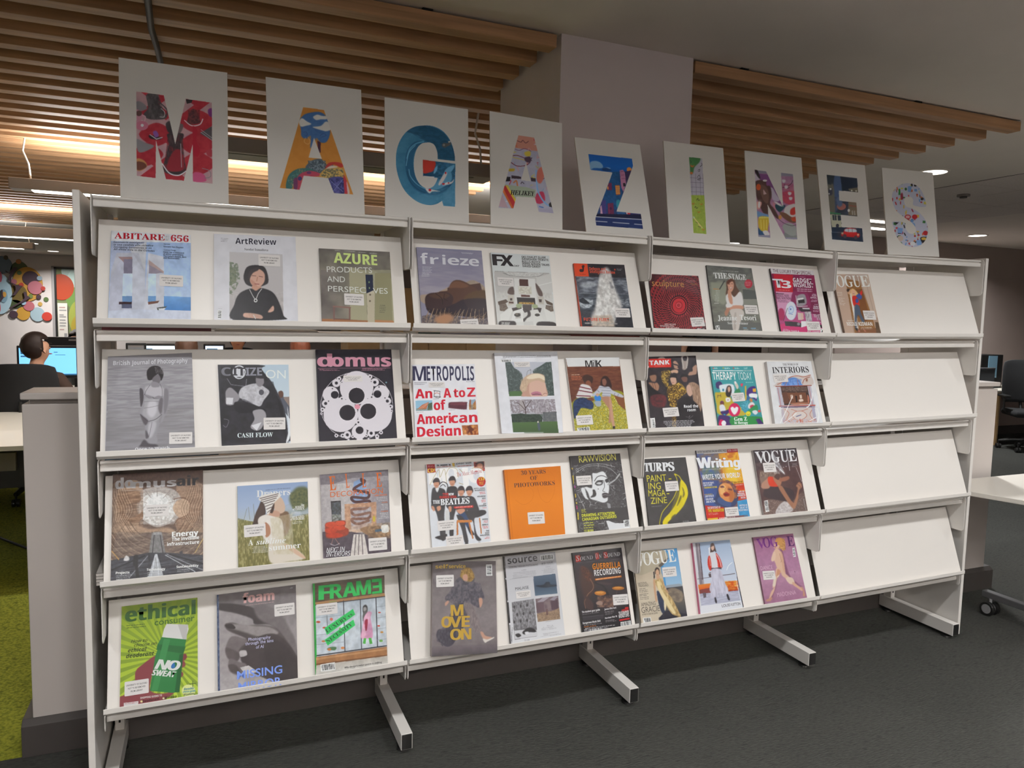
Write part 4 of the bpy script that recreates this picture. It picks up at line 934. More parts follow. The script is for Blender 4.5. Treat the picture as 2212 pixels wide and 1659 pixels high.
CARDS = {
'M':('M1',[(63.2,55.3),(991.5,185.7),(1003.3,1307.5),(79.0,1256.1)],[[0.0742,0.095,2.1954],[0.3584,0.095,2.195],[0.3581,0.09,1.8131],[0.0709,0.09,1.8071]]),
'A':('M1',[(1319.3,221.2),(2133.0,331.8),(2164.6,1410.2),(1347.0,1362.8)],[[0.4665,0.1,2.1999],[0.7531,0.1,2.201],[0.7647,0.09,1.8075],[0.4726,0.09,1.8028]]),
'G':('G1',[(155.8,100.5),(1060.7,231.2),(1070.8,1477.9),(160.9,1412.6)],[[0.8296,0.105,2.1898],[1.112,0.105,2.188],[1.1171,0.09,1.8071],[0.8305,0.09,1.8065]]),
'A2':('G1',[(1297.0,251.3),(2081.2,382.1),(2086.2,1558.4),(1307.0,1503.1)],[[1.1975,0.125,2.1976],[1.4731,0.125,2.1904],[1.4697,0.09,1.8056],[1.1959,0.09,1.8048]]),
'Z':('Z1',[(110.6,84.3),(853.3,173.8),(1011.3,1232.5),(247.5,1174.5)],[[1.5322,0.14,2.152],[1.8079,0.14,2.1542],[1.8526,0.09,1.8066],[1.5668,0.09,1.807]]),
'I':('Z1',[(1121.9,126.4),(1801.3,210.7),(1880.3,1290.4),(1190.3,1243.0)],[[1.9251,0.16,2.1867],[2.2073,0.16,2.1892],[2.2076,0.09,1.8089],[1.923,0.09,1.8075]]),
'N':('N1',[(89.4,70.6),(663.5,145.9),(734.1,1073.0),(136.5,1021.2)],[[2.3113,0.155,2.1902],[2.6066,0.155,2.1912],[2.6095,0.09,1.8081],[2.3035,0.09,1.8109]]),
'E':('N1',[(818.8,160.0),(1308.3,221.2),(1397.7,1120.0),(903.6,1082.4)],[[2.6999,0.165,2.1969],[2.9766,0.165,2.1992],[2.9788,0.09,1.8092],[2.7006,0.09,1.8095]]),
'S':('N1',[(1482.4,244.7),(2000.1,296.5),(2065.9,1153.0),(1543.6,1129.4)],[[3.0627,0.15,2.1949],[3.3818,0.15,2.2032],[3.3732,0.08,1.8153],[3.053,0.08,1.8085]]),
}
BL = 'top left bay'
magazine('abitare', 'magazine with a white seaside villa and a red serif masthead, leftmost on the top row', 'b4bad0', '''
g 9fb0d0 a9bfe0 c4cfe2 268,290 773,318 773,850 247,836
g a8aec4 b7bace c0c3d4 268,360 490,360 480,800 250,836
p c6c3c6 380,405 490,360 480,555
p b9b7c0 300,430 440,430 480,560 480,800 250,830 262,560
p bcbac6 340,452 405,452 405,785 250,835 258,600
p 9a7d7c 310,455 405,455 405,470 345,490
p 7c7484 345,470 402,470 402,560 345,560
p c9d4e6 340,562 402,562 398,705 336,705
p 6a8ab0 336,705 398,705 398,745 336,745
p 2e1a1e 315,742 396,742 396,758 315,758
p 54566a 332,757 396,757 396,784 332,784
p c3c2cb 400,430 480,555 480,830 400,830
p cac8cf 500,430 600,455 605,830 470,830
p b59a94 505,475 600,548 598,562 505,510
p 938792 505,505 595,555 552,562 505,560
p c5d4ea 500,562 550,562 550,705 500,705
g 6f9bcc 3f74b0 600,705 773,712 773,800 600,800
p 6d97c4 500,705 550,705 550,740 500,742
p 6b4638 500,742 572,735 570,748 500,760
p d0cdd2 500,765 560,752 572,735 576,748 548,772 502,775
p c7c8d4 440,790 773,800 773,850 250,836 252,800
p 4a4d48 555,780 620,770 600,795 560,796
p d4d2d6 565,785 612,782 600,797 570,797
p d9d5d6 268,290 773,318 773,368 266,356
n a.05 x40
t a81826 FS+ h38 286,339 606,352 |ABITARE
t a81826 FS+ h38 645,356 759,362 |656
k 8a8488 h4 n4 d8 610,325 636,326
t 2c2a33 FJ h11 281,367 474,371 |Geometrie avvolgenti
t 2c2a33 FJ h11 281,383 532,390 |in una candida villa cicladica
t 2c2a33 FJ h11 281,398 522,406 |Intriguing Geometries in an
t 2c2a33 FJ h11 281,412 542,424 |All-white Villa in the Ciclades
t 3c4258 FR+ h9 600,378 640,380 |Interviews
t 30344a FB h10 597,395 725,402 |Vincent Van Duysen
t 3c4258 FR+ h9 600,416 678,419 |Contract Design
t 30344a FB h10 597,430 730,437 |Hotel, bar e ristoranti
t 30344a FB h10 597,443 725,449 |di ultima generazione
t 30344a FJ h10 597,456 745,463 |The Latest Hotels, Bars
t 30344a FJ h10 597,467 700,472 |and Restaurants
S 572,640 724,648 h72
''', spine='a2a6ba')
magazine('artreview', 'magazine with a portrait of a person in a black jumper on a white cover', 'd8d2d4', '''
n a.02 x60
p b9b0ae 1018,424 1356,440 1362,856 1018,854
g c4bcba aca29e 1018,424 1356,440 1362,856 1018,854
n 5b6650 8f8f7c b9b0ae a.75 x14 d1 1018,485 1070,500 1085,600 1040,700 1018,690
n 56614a 6f7458 a.7 x9 d1 1018,520 1060,540 1060,620 1018,640
p 2e2a2b s 1110,560 1130,520 1180,508 1235,518 1258,560 1265,610 1250,632 1190,650 1130,635 1108,600
p c79a86 s 1148,590 1160,545 1200,532 1238,560 1240,610 1215,645 1195,655 1165,640 1148,615
p b98672 s 1150,600 1165,640 1195,655 1180,620
p 3a3233 s 1140,600 1145,545 1200,520 1200,540 1165,560
l 6b4a44 w4 1160,575 1185,578
l 6b4a44 w4 1205,580 1228,584
l 8d4f4a w5 1178,628 1205,630
l a7745f w5 1195,585 1190,610
p bd8d77 1160,640 1220,648 1222,680 1155,678
p 242224 s 1040,856 1048,760 1080,690 1150,658 1185,672 1220,655 1290,680 1330,740 1362,830 1362,856
l c9c2bc w4 s 1145,665 1180,725 1200,690 1222,660
e cfcac4 1183,734 12,12
e 242224 1183,734 6,6
p c59a86 s 1110,815 1160,815 1220,828 1225,850 1180,848 1110,840
p c59a86 s 1262,805 1290,770 1300,775 1298,800 1275,810
l d8d2cc w5 1170,828 1182,850
n a.06 x30 1040,680 1362,680 1362,856 1040,856
t 262230 FB h37 1055,373 1316,380 |ArtReview
t 4a4648 FS- h14 1112,414 1263,420 |Saodat Ismailova
k 77737a h3 n3 d9 962,338 1013,342
B 945,795 970,796 968,850 942,849 d1
k 9a9494 h3 948,785 972,786
S 1201,512 1340,520 h72
''', spine='c9c4c6')
magazine('azure', 'dark olive magazine with a lime masthead and white capitals, right end of the first bay', '7b7469', '''
g 6d665f 857c6c 8e846e 1590,402 2040,425 2070,881 1610,872
G 6c635e 7c7468 9a937a a39d84 1600,540 2045,540 2070,881 1610,872
n a.12 x80
p a49c80 1780,520 1890,545 1895,860 1790,855
p 8f8869 1945,560 2045,560 2062,865 1945,860
p a8a085 2040,425 2048,560 2070,870 2060,870
p 9d6c4c 1610,850 1900,862 1905,881 1610,872
p b07c58 1945,858 2062,862 2070,881 1945,880
p c4b7a0 1885,565 1945,690 1940,880 1900,880 1895,690
p b9ac94 1898,690 1945,690 1942,880 1902,880
p 2b2f3e 1885,570 1932,570 1936,670 1892,690
e 8fa06a 1908,618 4,6
e 8fa06a 1910,655 4,6
e 6a5c50 1915,698 6,6
e 6a5c50 1914,738 6,6
l 7a5a52 w9 1685,775 1685,855
l 7a5a52 w9 1785,780 1785,855
l 86645a w9 1680,772 1788,780
l 6d4e46 w6 1690,852 1785,855
k c8c6bc h4 1690,415 1725,417
k c8c6bc h4 1750,419 1820,423
k c8c6bc h4 1840,427 1890,430
k c8c6bc h4 1910,433 1960,436
t d3e08a FB+ h66 1685,494 1960,511 |AZURE
t d9d6cc FR h36 1640,553 1928,560 |PRODUCTS
t d9d6cc FR h36 1642,615 1756,618 |AND
t d9d6cc FR h36 1647,676 1888,687 |PERSPEC
t d9d6cc FR h36 1934,690 2028,692 |VES
k 56524a h4 n5 d11 1975,765 2020,767
S 1750,762 1875,768 h72
''', spine='665f58')
magazine('bjp', 'grey photography magazine showing a figure standing in rippling water, first bay, second row', '989294', '''
g 8b8486 a09a9c 8f898b 857f82 247,237 780,212 800,808 229,834
n b3adaf 787275 a.4 x90 y7 d.3 247,300 790,280 795,640 235,640
n a39d9f 77716f a.4 x150 y14 245,560 795,560 800,808 229,834
p 918b8d55 b20 247,237 780,212 783,290 247,300
p 969093 b3 s 440,430 470,410 505,402 520,398 560,398 575,402 605,408 628,430 630,480 622,560 600,615 585,650 566,650 570,600 588,540 590,500 585,560 585,610 570,660 555,700 548,740 555,770 545,792 520,800 490,775 475,755 478,700 470,660 450,635 443,600 448,570 460,540 470,500 462,520 458,545 448,552 445,500
p b8b0b3 b5 s 480,425 540,415 590,430 600,470 575,490 520,485 480,470
p a69fa2 b5 s 475,500 520,500 575,500 572,560 580,600 540,650 500,640 460,600 470,550
p c5bec0 b6 s 500,520 545,515 550,580 520,620 490,590
p b4adb0 b5 s 500,660 545,650 540,700 515,750 495,740
p 6a6366 b4 s 570,500 590,500 585,570 575,600 560,560
p 5b5457 b4 s 445,600 462,610 495,640 480,670 462,650
p 7d7679 b3 s 600,440 625,450 622,540 600,600 596,520
p 4b4548 b2 s 442,440 462,445 466,500 455,545 447,540
p 5d575a b3 s 480,700 500,745 480,755
p 231f20 b2 s 487,345 492,318 515,298 545,293 572,302 592,335 590,365 575,385 560,345 540,360 520,380 495,380
p 6c6568 b2 s 522,375 540,355 560,348 575,370 568,400 545,410 530,402
n 8c8485 2b2627 a.5 x4 535,300 592,310 590,345 545,340
p 8d8689 b2 s 520,392 560,400 565,425 520,425
l 3f3a3c w3 s 472,472 500,494 525,490 530,496 560,498 585,486
p 8a8386 s 472,474 500,496 524,490 500,478
p 8a8386 s 535,494 560,500 585,488 560,480
l 4b4548 w2 s 508,412 482,450 474,474
l 4b4548 w2 s 570,405 585,440 585,486
l 6c6568 w2 s 470,560 520,552 575,540
l 6c6568 w2 s 470,520 520,515 570,520
l 4b4548 w3 s 446,600 470,625 495,645
l 4b4548 w3 s 582,600 545,630 500,645
l 5b5558 w2 s 520,650 510,700 500,745
p 4f494c b3 s 445,800 470,765 500,790 545,795 552,812 442,812
t cfc9ca FB h26 277,290 380,288 |British
t cfc9ca FB h26 392,288 752,272 |Journal of Photography
t d8d2d2 FB h20 412,838 632,828 |Once to Watch
S 630,794 782,790 h76
''', spine='a7a9b8')
magazine('citizen', 'black football magazine with a curling cover, middle of the first bay, second row', '26252a', '''
p c9cdd2 1180,285 1395,288 1408,780 1300,780
g b9c6d0 c3ccd2 1220,290 1395,288 1400,500 1300,500
p 8d7a70 1335,500 1402,498 1408,600 1365,600
p 55565e 1330,470 1350,458 1362,475 1366,510 1400,560 1405,640 1345,560
p 5a4035 s 1332,470 1348,460 1362,470 1360,498 1342,505
t e4e4e6 FR h56 1252,378 1378,380 |ON
p 2a292d s 945,288 1232,292 1226,320 1300,420 1370,580 1392,720 1388,780 970,803 960,500
p 1b1a1d 965,300 1215,300 1360,560 1385,770 970,795
n 36343a 1b1a1d a.5 x40 965,380 1300,400 1380,770 970,795
e d0cdcf 1082,338 42,46
e 1e1d20 1082,338 34,38
p d0cdcf 1050,310 1115,310 1110,370 1055,370
l 8f8a90 w3 1005,380 1030,420 1125,432 1130,385
p bdb7b9 s 1100,440 1190,412 1250,440 1275,470 1240,520 1210,560 1130,520 1080,500
n d4cfd0 948e92 a.5 x16 1100,440 1190,412 1275,470 1210,560 1100,520
p 837b7e s 1190,370 1210,360 1235,370 1240,410 1215,435 1192,415
p 2b282b s 1190,375 1205,355 1240,362 1240,380
p 8f888a s 998,460 1030,440 1085,500 1050,548 1000,548 995,500
p d2cccd 1000,505 1045,505 1040,548 1000,545
p 17161a s 1070,530 1200,560 1255,590 1180,600 1080,600 1050,560
p 9b9496 s 1170,590 1230,580 1255,620 1230,690 1195,712 1155,690 1180,640
p d6d0d0 1160,680 1225,660 1195,712
e 4d4a50 1224,470 16,18
l 77727a w3 s 985,640 1015,650 1000,690 980,680
p e2dfdf s 1388,560 1400,640 1405,750 1380,782 1396,700
t 6f6c72 FB+ h56 970,362 1030,362 |C
t 302e33 FB+ h54 1042,360 1122,362 |IT
t 85828a FB+ h54 1126,362 1228,360 |IZE
t d9e0dc FS- h27 1072,755 1297,749 |CASH FLOW
S 1238,706 1376,704 h74
''', spine='c9c6c8')
def gasket():
    L = []
    def ring(x, y, r, q): L.append('e d9ced0 %.1f,%.1f %.1f,%.1f' % (x, y, r, r)); L.append('e 232025 %.1f,%.1f %.1f,%.1f' % (x, y+q*.1*r, r*.46, r*.47))
    L.append('e d9ced0 1830,552 232,218'); L.append('e 232025 1830,552 229,215')
    big = [(1829, 435, 107, 48), (1728, 608, 110, -20), (1945, 605, 110, -20)]
    for x, y, r, dy in big: L.append('e d9ced0 %d,%d %d,%d' % (x, y, r, r))
    for x, y in ((1829, 485), (1770, 594), (1903, 585)): L.append('e e8dddd %d,%d 55,54' % (x, y)); L.append('e 232025 %d,%d 51,50' % (x, y))
    for x, y, r, px, py in ((1665, 478, 52, 1690, 480), (1985, 470, 52, 1962, 475), (1846, 715, 48, 1848, 706)): L.append('e d9ced0 %d,%d %d,%d' % (x, y, r, r)); L.append('e 232025 %d,%d 25,24' % (px, py))
    for x, y, r in ((1700, 405, 26), (1945, 400, 26), (1632, 535, 24), (2025, 520, 24), (1770, 735, 24), (1922, 725, 24), (1648, 585, 0), (1735, 505, 14), (1925, 495, 14), (1840, 655, 16), (1718, 378, 14), (1915, 365, 14), (1612, 575, 14), (2045, 555, 14), (1740, 740, 13), (1960, 745, 13), (1840, 378, 0), (1760, 355, 8), (1605, 600, 8), (2052, 585, 8), (1700, 740, 12), (1985, 720, 12), (1760, 510, 7), (1900, 505, 7), (1650, 520, 10), (2010, 500, 10), (1890, 740, 11), (1805, 745, 11), (1675, 440, 10), (1972, 430, 10), (1735, 400, 9), (1922, 395, 9)):
        if r: L.append('e d9ced0 %d,%d %d,%d' % (x, y, r, r)); L.append('e 232025 %d,%d %d,%d' % (x, y, max(2, r*.42), max(2, r*.42)))
    L.append('e d98f9c 1834,556 18,16')
    return '\n'.join(L)
magazine('domus', 'black magazine with white circles in a ring and a pink masthead', '252228', gasket()+'''
t c98a98 FB= h78 1582,300 1672,300 |d
t c98a98 FB= h78 1668,300 2047,300 |omus
e e8dddd 1664,293 9,9
l b57a88 w2 1583,312 2045,308
k b57a88 h4 n2 d7 1590,318 1740,317
k b57a88 h4 n3 d6 1855,313 2035,311
e 7fa0a4 2018,401 5,5
S 1745,398 1865,396 h40
''', spine='141316')
magazine('domusair', 'brown architecture magazine with a domed concourse and escalators, first bay, third row', '6b5547', '''
g 4c3a34 6e5a4e 5b4a42 2c292b 277,190 851,160 852,806 262,866
p a98d78 s 300,330 340,250 430,230 470,300 440,350 400,370 360,400 370,460 440,500 430,560 400,620 330,560 290,450
p 8c6f5c s 690,250 780,220 840,300 835,420 790,520 720,570 680,530 680,480 760,440 750,370 690,340
n c0a48c 7a5c4a a.35 x60 y7 280,300 440,300 440,600 280,600
n b89c86 6d5242 a.35 x60 y7 680,250 845,250 845,600 680,600
p a99c94 s 470,290 560,270 660,285 710,340 720,420 680,480 600,520 540,525 470,480 430,420 440,340
e d5cdc6 560,410 120,105
n efe9e2 a89a90 a.4 x14 d.5 450,310 680,310 680,510 450,510
e e2dcd6 560,375 72,60
l 8f8078 w3 560,330 560,280
l 8f8078 w3 600,340 640,295
l 8f8078 w3 520,340 480,290
l 8f8078 w3 625,375 690,360
l 8f8078 w3 495,375 430,350
p 8a6a54 s 320,300 430,290 455,340 440,370 380,380 350,440 390,470 460,430 450,380 470,460 420,500 340,470 310,400
n a88870 5c4436 a.5 x50 y6 300,290 470,290 470,520 300,520
p b89a82 s 660,400 700,350 760,360 770,420 720,470 680,450
l 6d5040 w5 s 665,350 720,340 765,370 760,440 690,480 665,520
p a58872 b6 s 430,520 520,540 620,530 680,560 640,600 460,600
p 6f5e54 s 360,600 520,560 600,560 760,600 850,560 851,806 262,866 262,700
l 5a4638 w3 s 736,488 695,550 633,591 560,606 486,591 424,550 383,488
l b89a80 w3 s 746,492 703,557 637,601 560,616 482,601 416,557 373,492
l 7d6450 w3 s 757,496 711,565 642,611 560,627 477,611 408,565 362,496
l 5a4638 w3 s 767,500 719,572 646,621 560,638 473,621 400,572 352,500
l b89a80 w3 s 777,504 727,580 650,631 560,649 469,631 392,580 342,504
l 7d6450 w3 s 787,508 735,587 654,641 560,660 465,641 384,587 332,508
l 5a4638 w3 s 798,512 742,595 659,651 560,670 460,651 377,595 321,512
l b89a80 w3 s 808,516 750,603 663,661 560,681 456,661 369,603 311,516
l 7d6450 w3 s 818,520 758,610 667,671 560,692 452,671 361,610 301,520
l 5a4638 w3 s 828,524 766,618 671,681 560,703 448,681 353,618 291,524
l b89a80 w3 s 838,528 774,625 676,691 560,714 443,691 345,625 281,528
l 7d6450 w3 s 849,532 782,633 680,700 560,724 439,700 337,633 270,532
l 5a4638 w3 s 859,536 790,640 684,710 560,735 435,710 329,640 260,536
l b89a80 w3 s 869,540 797,648 689,720 560,746 430,720 322,648 250,540
l 7d6450 w3 s 879,544 805,655 693,730 560,757 426,730 314,655 240,544
l 5a4638 w3 s 890,548 813,663 697,740 560,767 422,740 306,663 229,548
l b89a80 w3 s 900,552 821,670 701,750 560,778 418,750 298,670 219,552
l 7d6450 w3 s 910,556 829,678 706,760 560,789 413,760 290,678 209,556
l 5a4638 w3 s 920,559 837,686 710,770 560,800 409,770 282,686 199,559
l b89a80 w3 s 930,563 845,693 714,780 560,811 405,780 274,693 189,563
l 7d6450 w3 s 941,567 852,701 718,790 560,821 401,790 267,701 178,567
l 5a4638 w3 s 951,571 860,708 723,800 560,832 396,800 259,708 168,571
l b89a80 w3 s 961,575 868,716 727,810 560,843 392,810 251,716 158,575
l 7d6450 w3 s 971,579 876,723 731,820 560,854 388,820 243,723 148,579
l 5a4638 w3 s 982,583 884,731 735,830 560,864 384,830 235,731 137,583
l b89a80 w3 s 992,587 892,738 740,840 560,875 379,840 227,738 127,587
l 6d5342 w2 s 330,215 375,330 405,430 310,560
l c0a48c w2 s 326,218 367,330 397,430 307,560
l 6d5342 w2 s 322,221 359,330 389,430 304,560
l c0a48c w2 s 318,224 351,330 381,430 301,560
l 6d5342 w2 s 314,227 343,330 373,430 298,560
l c0a48c w2 s 310,230 335,330 365,430 295,560
l 6d5342 w2 s 306,233 327,330 357,430 292,560
l c0a48c w2 s 302,236 319,330 349,430 289,560
l 6d5342 w2 s 298,239 311,330 341,430 286,560
l c0a48c w2 s 294,242 303,330 333,430 283,560
l 6d5342 w2 s 290,245 295,330 325,430 280,560
l c0a48c w2 s 286,248 287,330 317,430 277,560
l 6d5342 w2 s 282,251 279,330 309,430 274,560
l c0a48c w2 s 278,254 271,330 301,430 271,560
l 6d5342 w2 s 274,257 263,330 293,430 268,560
l c0a48c w2 s 270,260 255,330 285,430 265,560
l 6d5342 w2 s 790,215 745,330 715,430 810,560
l c0a48c w2 s 794,218 753,330 723,430 813,560
l 6d5342 w2 s 798,221 761,330 731,430 816,560
l c0a48c w2 s 802,224 769,330 739,430 819,560
l 6d5342 w2 s 806,227 777,330 747,430 822,560
l c0a48c w2 s 810,230 785,330 755,430 825,560
l 6d5342 w2 s 814,233 793,330 763,430 828,560
l c0a48c w2 s 818,236 801,330 771,430 831,560
l 6d5342 w2 s 822,239 809,330 779,430 834,560
l c0a48c w2 s 826,242 817,330 787,430 837,560
l 6d5342 w2 s 830,245 825,330 795,430 840,560
l c0a48c w2 s 834,248 833,330 803,430 843,560
l 6d5342 w2 s 838,251 841,330 811,430 846,560
l c0a48c w2 s 842,254 849,330 819,430 849,560
l 6d5342 w2 s 846,257 857,330 827,430 852,560
l c0a48c w2 s 850,260 865,330 835,430 855,560
n 8f7d72 4f423c a.5 x40 y8 300,560 850,560 850,690 270,720
p 7d7876 525,565 590,562 612,690 505,700
p 9d9896 535,560 585,558 588,575 533,577
l 3a3637 w5 540,580 528,695
l 3a3637 w5 578,580 595,690
p 3a393d 262,740 500,690 620,690 851,705 851,806 262,866
n 6c6a6e 232226 a.5 x70 y6 262,745 851,705 851,806 262,866
p a8a6a8 545,700 560,700 600,840 500,850
l d5d3d4 w4 548,700 520,845
l d5d3d4 w4 556,700 570,840
l 88868a w6 620,700 850,800
l c5c3c4 w4 610,705 800,810
l 1c1b1e w9 640,702 851,760
l 1c1b1e w9 480,710 270,800
l 88868a w6 500,710 380,850
l b88f58 w5 270,680 315,735
l d0b070 w4 852,600 800,690
p 1a191c s 408,720 420,705 438,712 436,770 446,860 426,862 418,780 405,770
p 2a292c s 500,700 512,695 515,740 505,745
p 38363a 700,685 720,678 720,700 705,702
p cfc8c4 s 345,740 360,710 380,720 378,740
n a.08 x10
t b5aeac FB= h66 294,284 405,276 |do
t b5aeac FB= h52 398,279 680,266 |mus
t 232124 FB= h62 684,266 822,259 |air
l b5aea8 w2 330,296 550,290
k c8c2bc h4 555,290 640,287
t e8e4e0 FB= h32 654,590 820,577 |Energy
t e8e4e0 FB+ h22 652,616 826,603 |The invisible
t e8e4e0 FB+ h22 622,648 826,632 |infrastructure
t e8e4e0 FB+ h15 295,827 382,822 |Projects
t e8e4e0 FB+ h15 492,806 610,800 |Technology
t e8e4e0 FB+ h15 682,788 822,778 |Sustainability
k d0ccc8 h4 n3 d11 295,838 400,832
k d0ccc8 h4 n3 d11 492,818 600,812
k d0ccc8 h4 n2 d11 682,799 790,793
S 483,462 632,454 h74
''', spine='b9b2ae')
magazine('drapers', 'magazine with a person in a striped headscarf sitting in a meadow', '8f9bae', '''
g 8d9cb8 a0abc0 b4b5b0 1070,266 1517,237 1524,500 1073,500
n 7a7d6a a9aeb8 a.4 x40 1350,400 1520,330 1525,560 1350,560
p 565a3e b8 s 1400,350 1430,290 1470,270 1518,285 1522,400 1440,420
n 3f4430 6f6d48 a.6 x12 1400,310 1518,280 1520,400 1420,410
g 8f8a5e 857a50 7d7444 1073,480 1240,500 1524,450 1530,731 1076,779
n b0a878 6a6038 4e4f2c a.6 x6 y22 1073,470 1230,510 1524,440 1530,731 1076,779
l 6f6a50 w2 1180,480 1172,380
l 6f6a50 w2 1150,480 1140,400
l 6f6a50 w2 1110,490 1130,410
p 6b5240 b3 s 1330,450 1390,430 1410,500 1380,580 1330,560
p 33241f s 1230,350 1250,420 1240,470 1200,510 1165,540 1180,460 1205,400
T dcd6d0 FS h42 1192,336 1408,321 |Drapers
p c4a690 s 1300,330 1345,335 1372,385 1368,430 1330,440 1300,400
p b9907a s 1270,420 1335,430 1330,470 1260,480
p 3a2a24 s 1260,410 1300,350 1305,400 1290,440
p d8cfc6 s 1205,350 1240,320 1320,310 1345,330 1300,380 1265,450 1240,380
l 5a4a46 w5 1215,345 1330,315
l 5a4a46 w5 1222,356 1326,328
l 5a4a46 w5 1230,368 1318,342
l 5a4a46 w5 1238,380 1308,358
l 5a4a46 w5 1248,396 1296,378
l 5a4a46 w5 1256,414 1288,400
l 5a4a46 w4 1262,434 1280,420
p d9cdc2 s 1200,490 1240,450 1300,460 1350,480 1365,560 1360,630 1290,640 1240,600
n cabcae e6dcd2 a.5 x20 y40 1205,480 1350,480 1365,630 1240,630
p a8785e s 1245,500 1275,520 1280,570 1250,590
p d2c4b4 b3 s 1280,610 1400,640 1500,720 1400,745 1280,750
p c9a58c s 1370,650 1400,640 1500,715 1480,722
n d8ccba b0a078 a.45 x20 y40 1280,470 1420,440 1430,700 1300,700

k 5c6478 h5 1245,291 1408,279
t e6e0d8 FS h12 1474,392 1496,390 |The
t e6e0d8 FS h14 1438,408 1496,404 |REBIRTH
t e6e0d8 FS h14 1422,422 1496,418 |of ODDEN
k dcd6ce h4 n2 d9 1412,434 1494,429
t e6e0d8 FS h14 1420,472 1496,466 |REAL LIVES
t e6e0d8 FS h14 1408,486 1496,479 |of DESIGNERS
k dcd6ce h4 n2 d9 1418,497 1496,491
t e2ddd6 FS h36 1140,645 1170,642 |A
t e2ddd6 FU h34 1190,640 1378,626 |sublime
t e2ddd6 FS h36 1272,678 1474,658 |summer
k dcd6ce h4 n5 d9 1160,655 1262,648 i.5
S 1112,594 1250,580 h76
''', spine='7d8470')
magazine('elle', 'decoration magazine with a red padded armchair and a stone mantel', 'a59c9c', '''
g 8f8789 b1a8a4 a39891 1595,193 2030,160 2050,672 1618,720
p 736a6d 1595,193 2030,160 2032,200 1800,215 1660,260 1600,300
G a49a99 b7aeaa a0979a 7d7678 1600,260 2035,230 2045,560 1608,570
p 1e1a1c 1665,365 1728,362 1732,490 1672,495
n 6a7078 3a3c38 a.7 x10 1672,375 1724,370 1728,470 1676,475
n d8d4cc 6b6a58 a.6 x8 1672,450 1728,450 1728,490 1676,495
g 7f94b4 9fb0c8 1810,240 1880,210 1920,480 1795,520
p 8ea2c0 1790,400 1920,395 1925,500 1800,525
l 3d2426 w17 s 1858,225 1880,240 1810,290 1900,310 1895,345 1800,340 1820,370 1910,365 1890,410 1800,420 1820,455 1915,440 1900,475 1800,480 1830,510 1905,490
l 3d2426 w15 s 1858,220 1860,235
l 55393a w4 s 1810,284 1895,306
l 55393a w4 s 1800,336 1900,362
p b3896e 1752,385 1955,370 1955,530 1925,535 1922,400 1788,408 1792,545 1762,550
n c9a284 9a6f56 a.5 x14 1752,385 1955,370 1955,530 1752,550
p c2a48e 1765,550 1960,530 1990,550 1770,570
p 443a40 1612,560 1800,560 1900,580 2048,560 2050,672 1618,720
n 5a4f56 2f282e a.5 x30 1612,570 2048,560 2050,672 1618,720
p 8a3c2c s 1630,510 1660,498 1750,488 1760,510 1755,530 1778,545 1770,580 1700,600 1640,598 1630,560
e b94a34 1668,516 36,18
e c25038 1725,505 30,15
e b04430 1665,552 38,17
e b94a34 1720,535 38,15
e a83e2c 1690,582 52,16
l a87a70 w3 1680,600 1668,640
l a87a70 w3 1690,600 1720,640
l b8b0b4 w3 s 1660,635 1690,645 1720,632
p c9bdb4 1810,575 1878,575 1900,690 1790,705
l 5a4c4e w5 1825,580 1815,700
l 5a4c4e w5 1845,578 1840,698
l 5a4c4e w5 1862,578 1868,694
p 8a6a50 s 1850,545 1940,520 2030,540 2040,580 1950,600
n b89470 5c4a3c a.5 x16 1900,510 2040,500 2045,600 1900,600
e d0c0a8 2010,540 28,28
p d6cfc6 1985,520 2030,515 2035,560 1990,565
p 4a5a68 1945,548 1985,540 1990,556 1948,562
e b9a23a 1940,478 8,20
n a.06 x14
t c8632c FS h92 1658,297 1700,292 |E
t c8632c FS h92 1762,280 1785,277 |L
t c8632c FS h92 1865,277 1890,275 |L
t c8632c FS h92 1955,274 1992,271 |E
t c8632c FR h34 1662,340 1997,313 |DECORATION
t c8632c FB h10 1930,336 2022,328 |+ 200 IDEAS
k cfc9c6 h4 n3 d10 1945,345 2024,339 i1
t b8643c FB h8 1990,378 2026,375 |HOME
k cfc9c6 h4 n4 d10 1980,388 2028,384 i1
t b8643c FB h8 1985,436 2030,432 |PARIS
k cfc9c6 h4 n4 d10 1965,446 2032,440 i1
t dedad8 FI h28 1637,690 1755,680 |NEXT IN
t dedad8 FI h28 1635,716 1788,706 |INTERIORS
S 1905,680 2022,670 h78
''', spine='c8c0be')
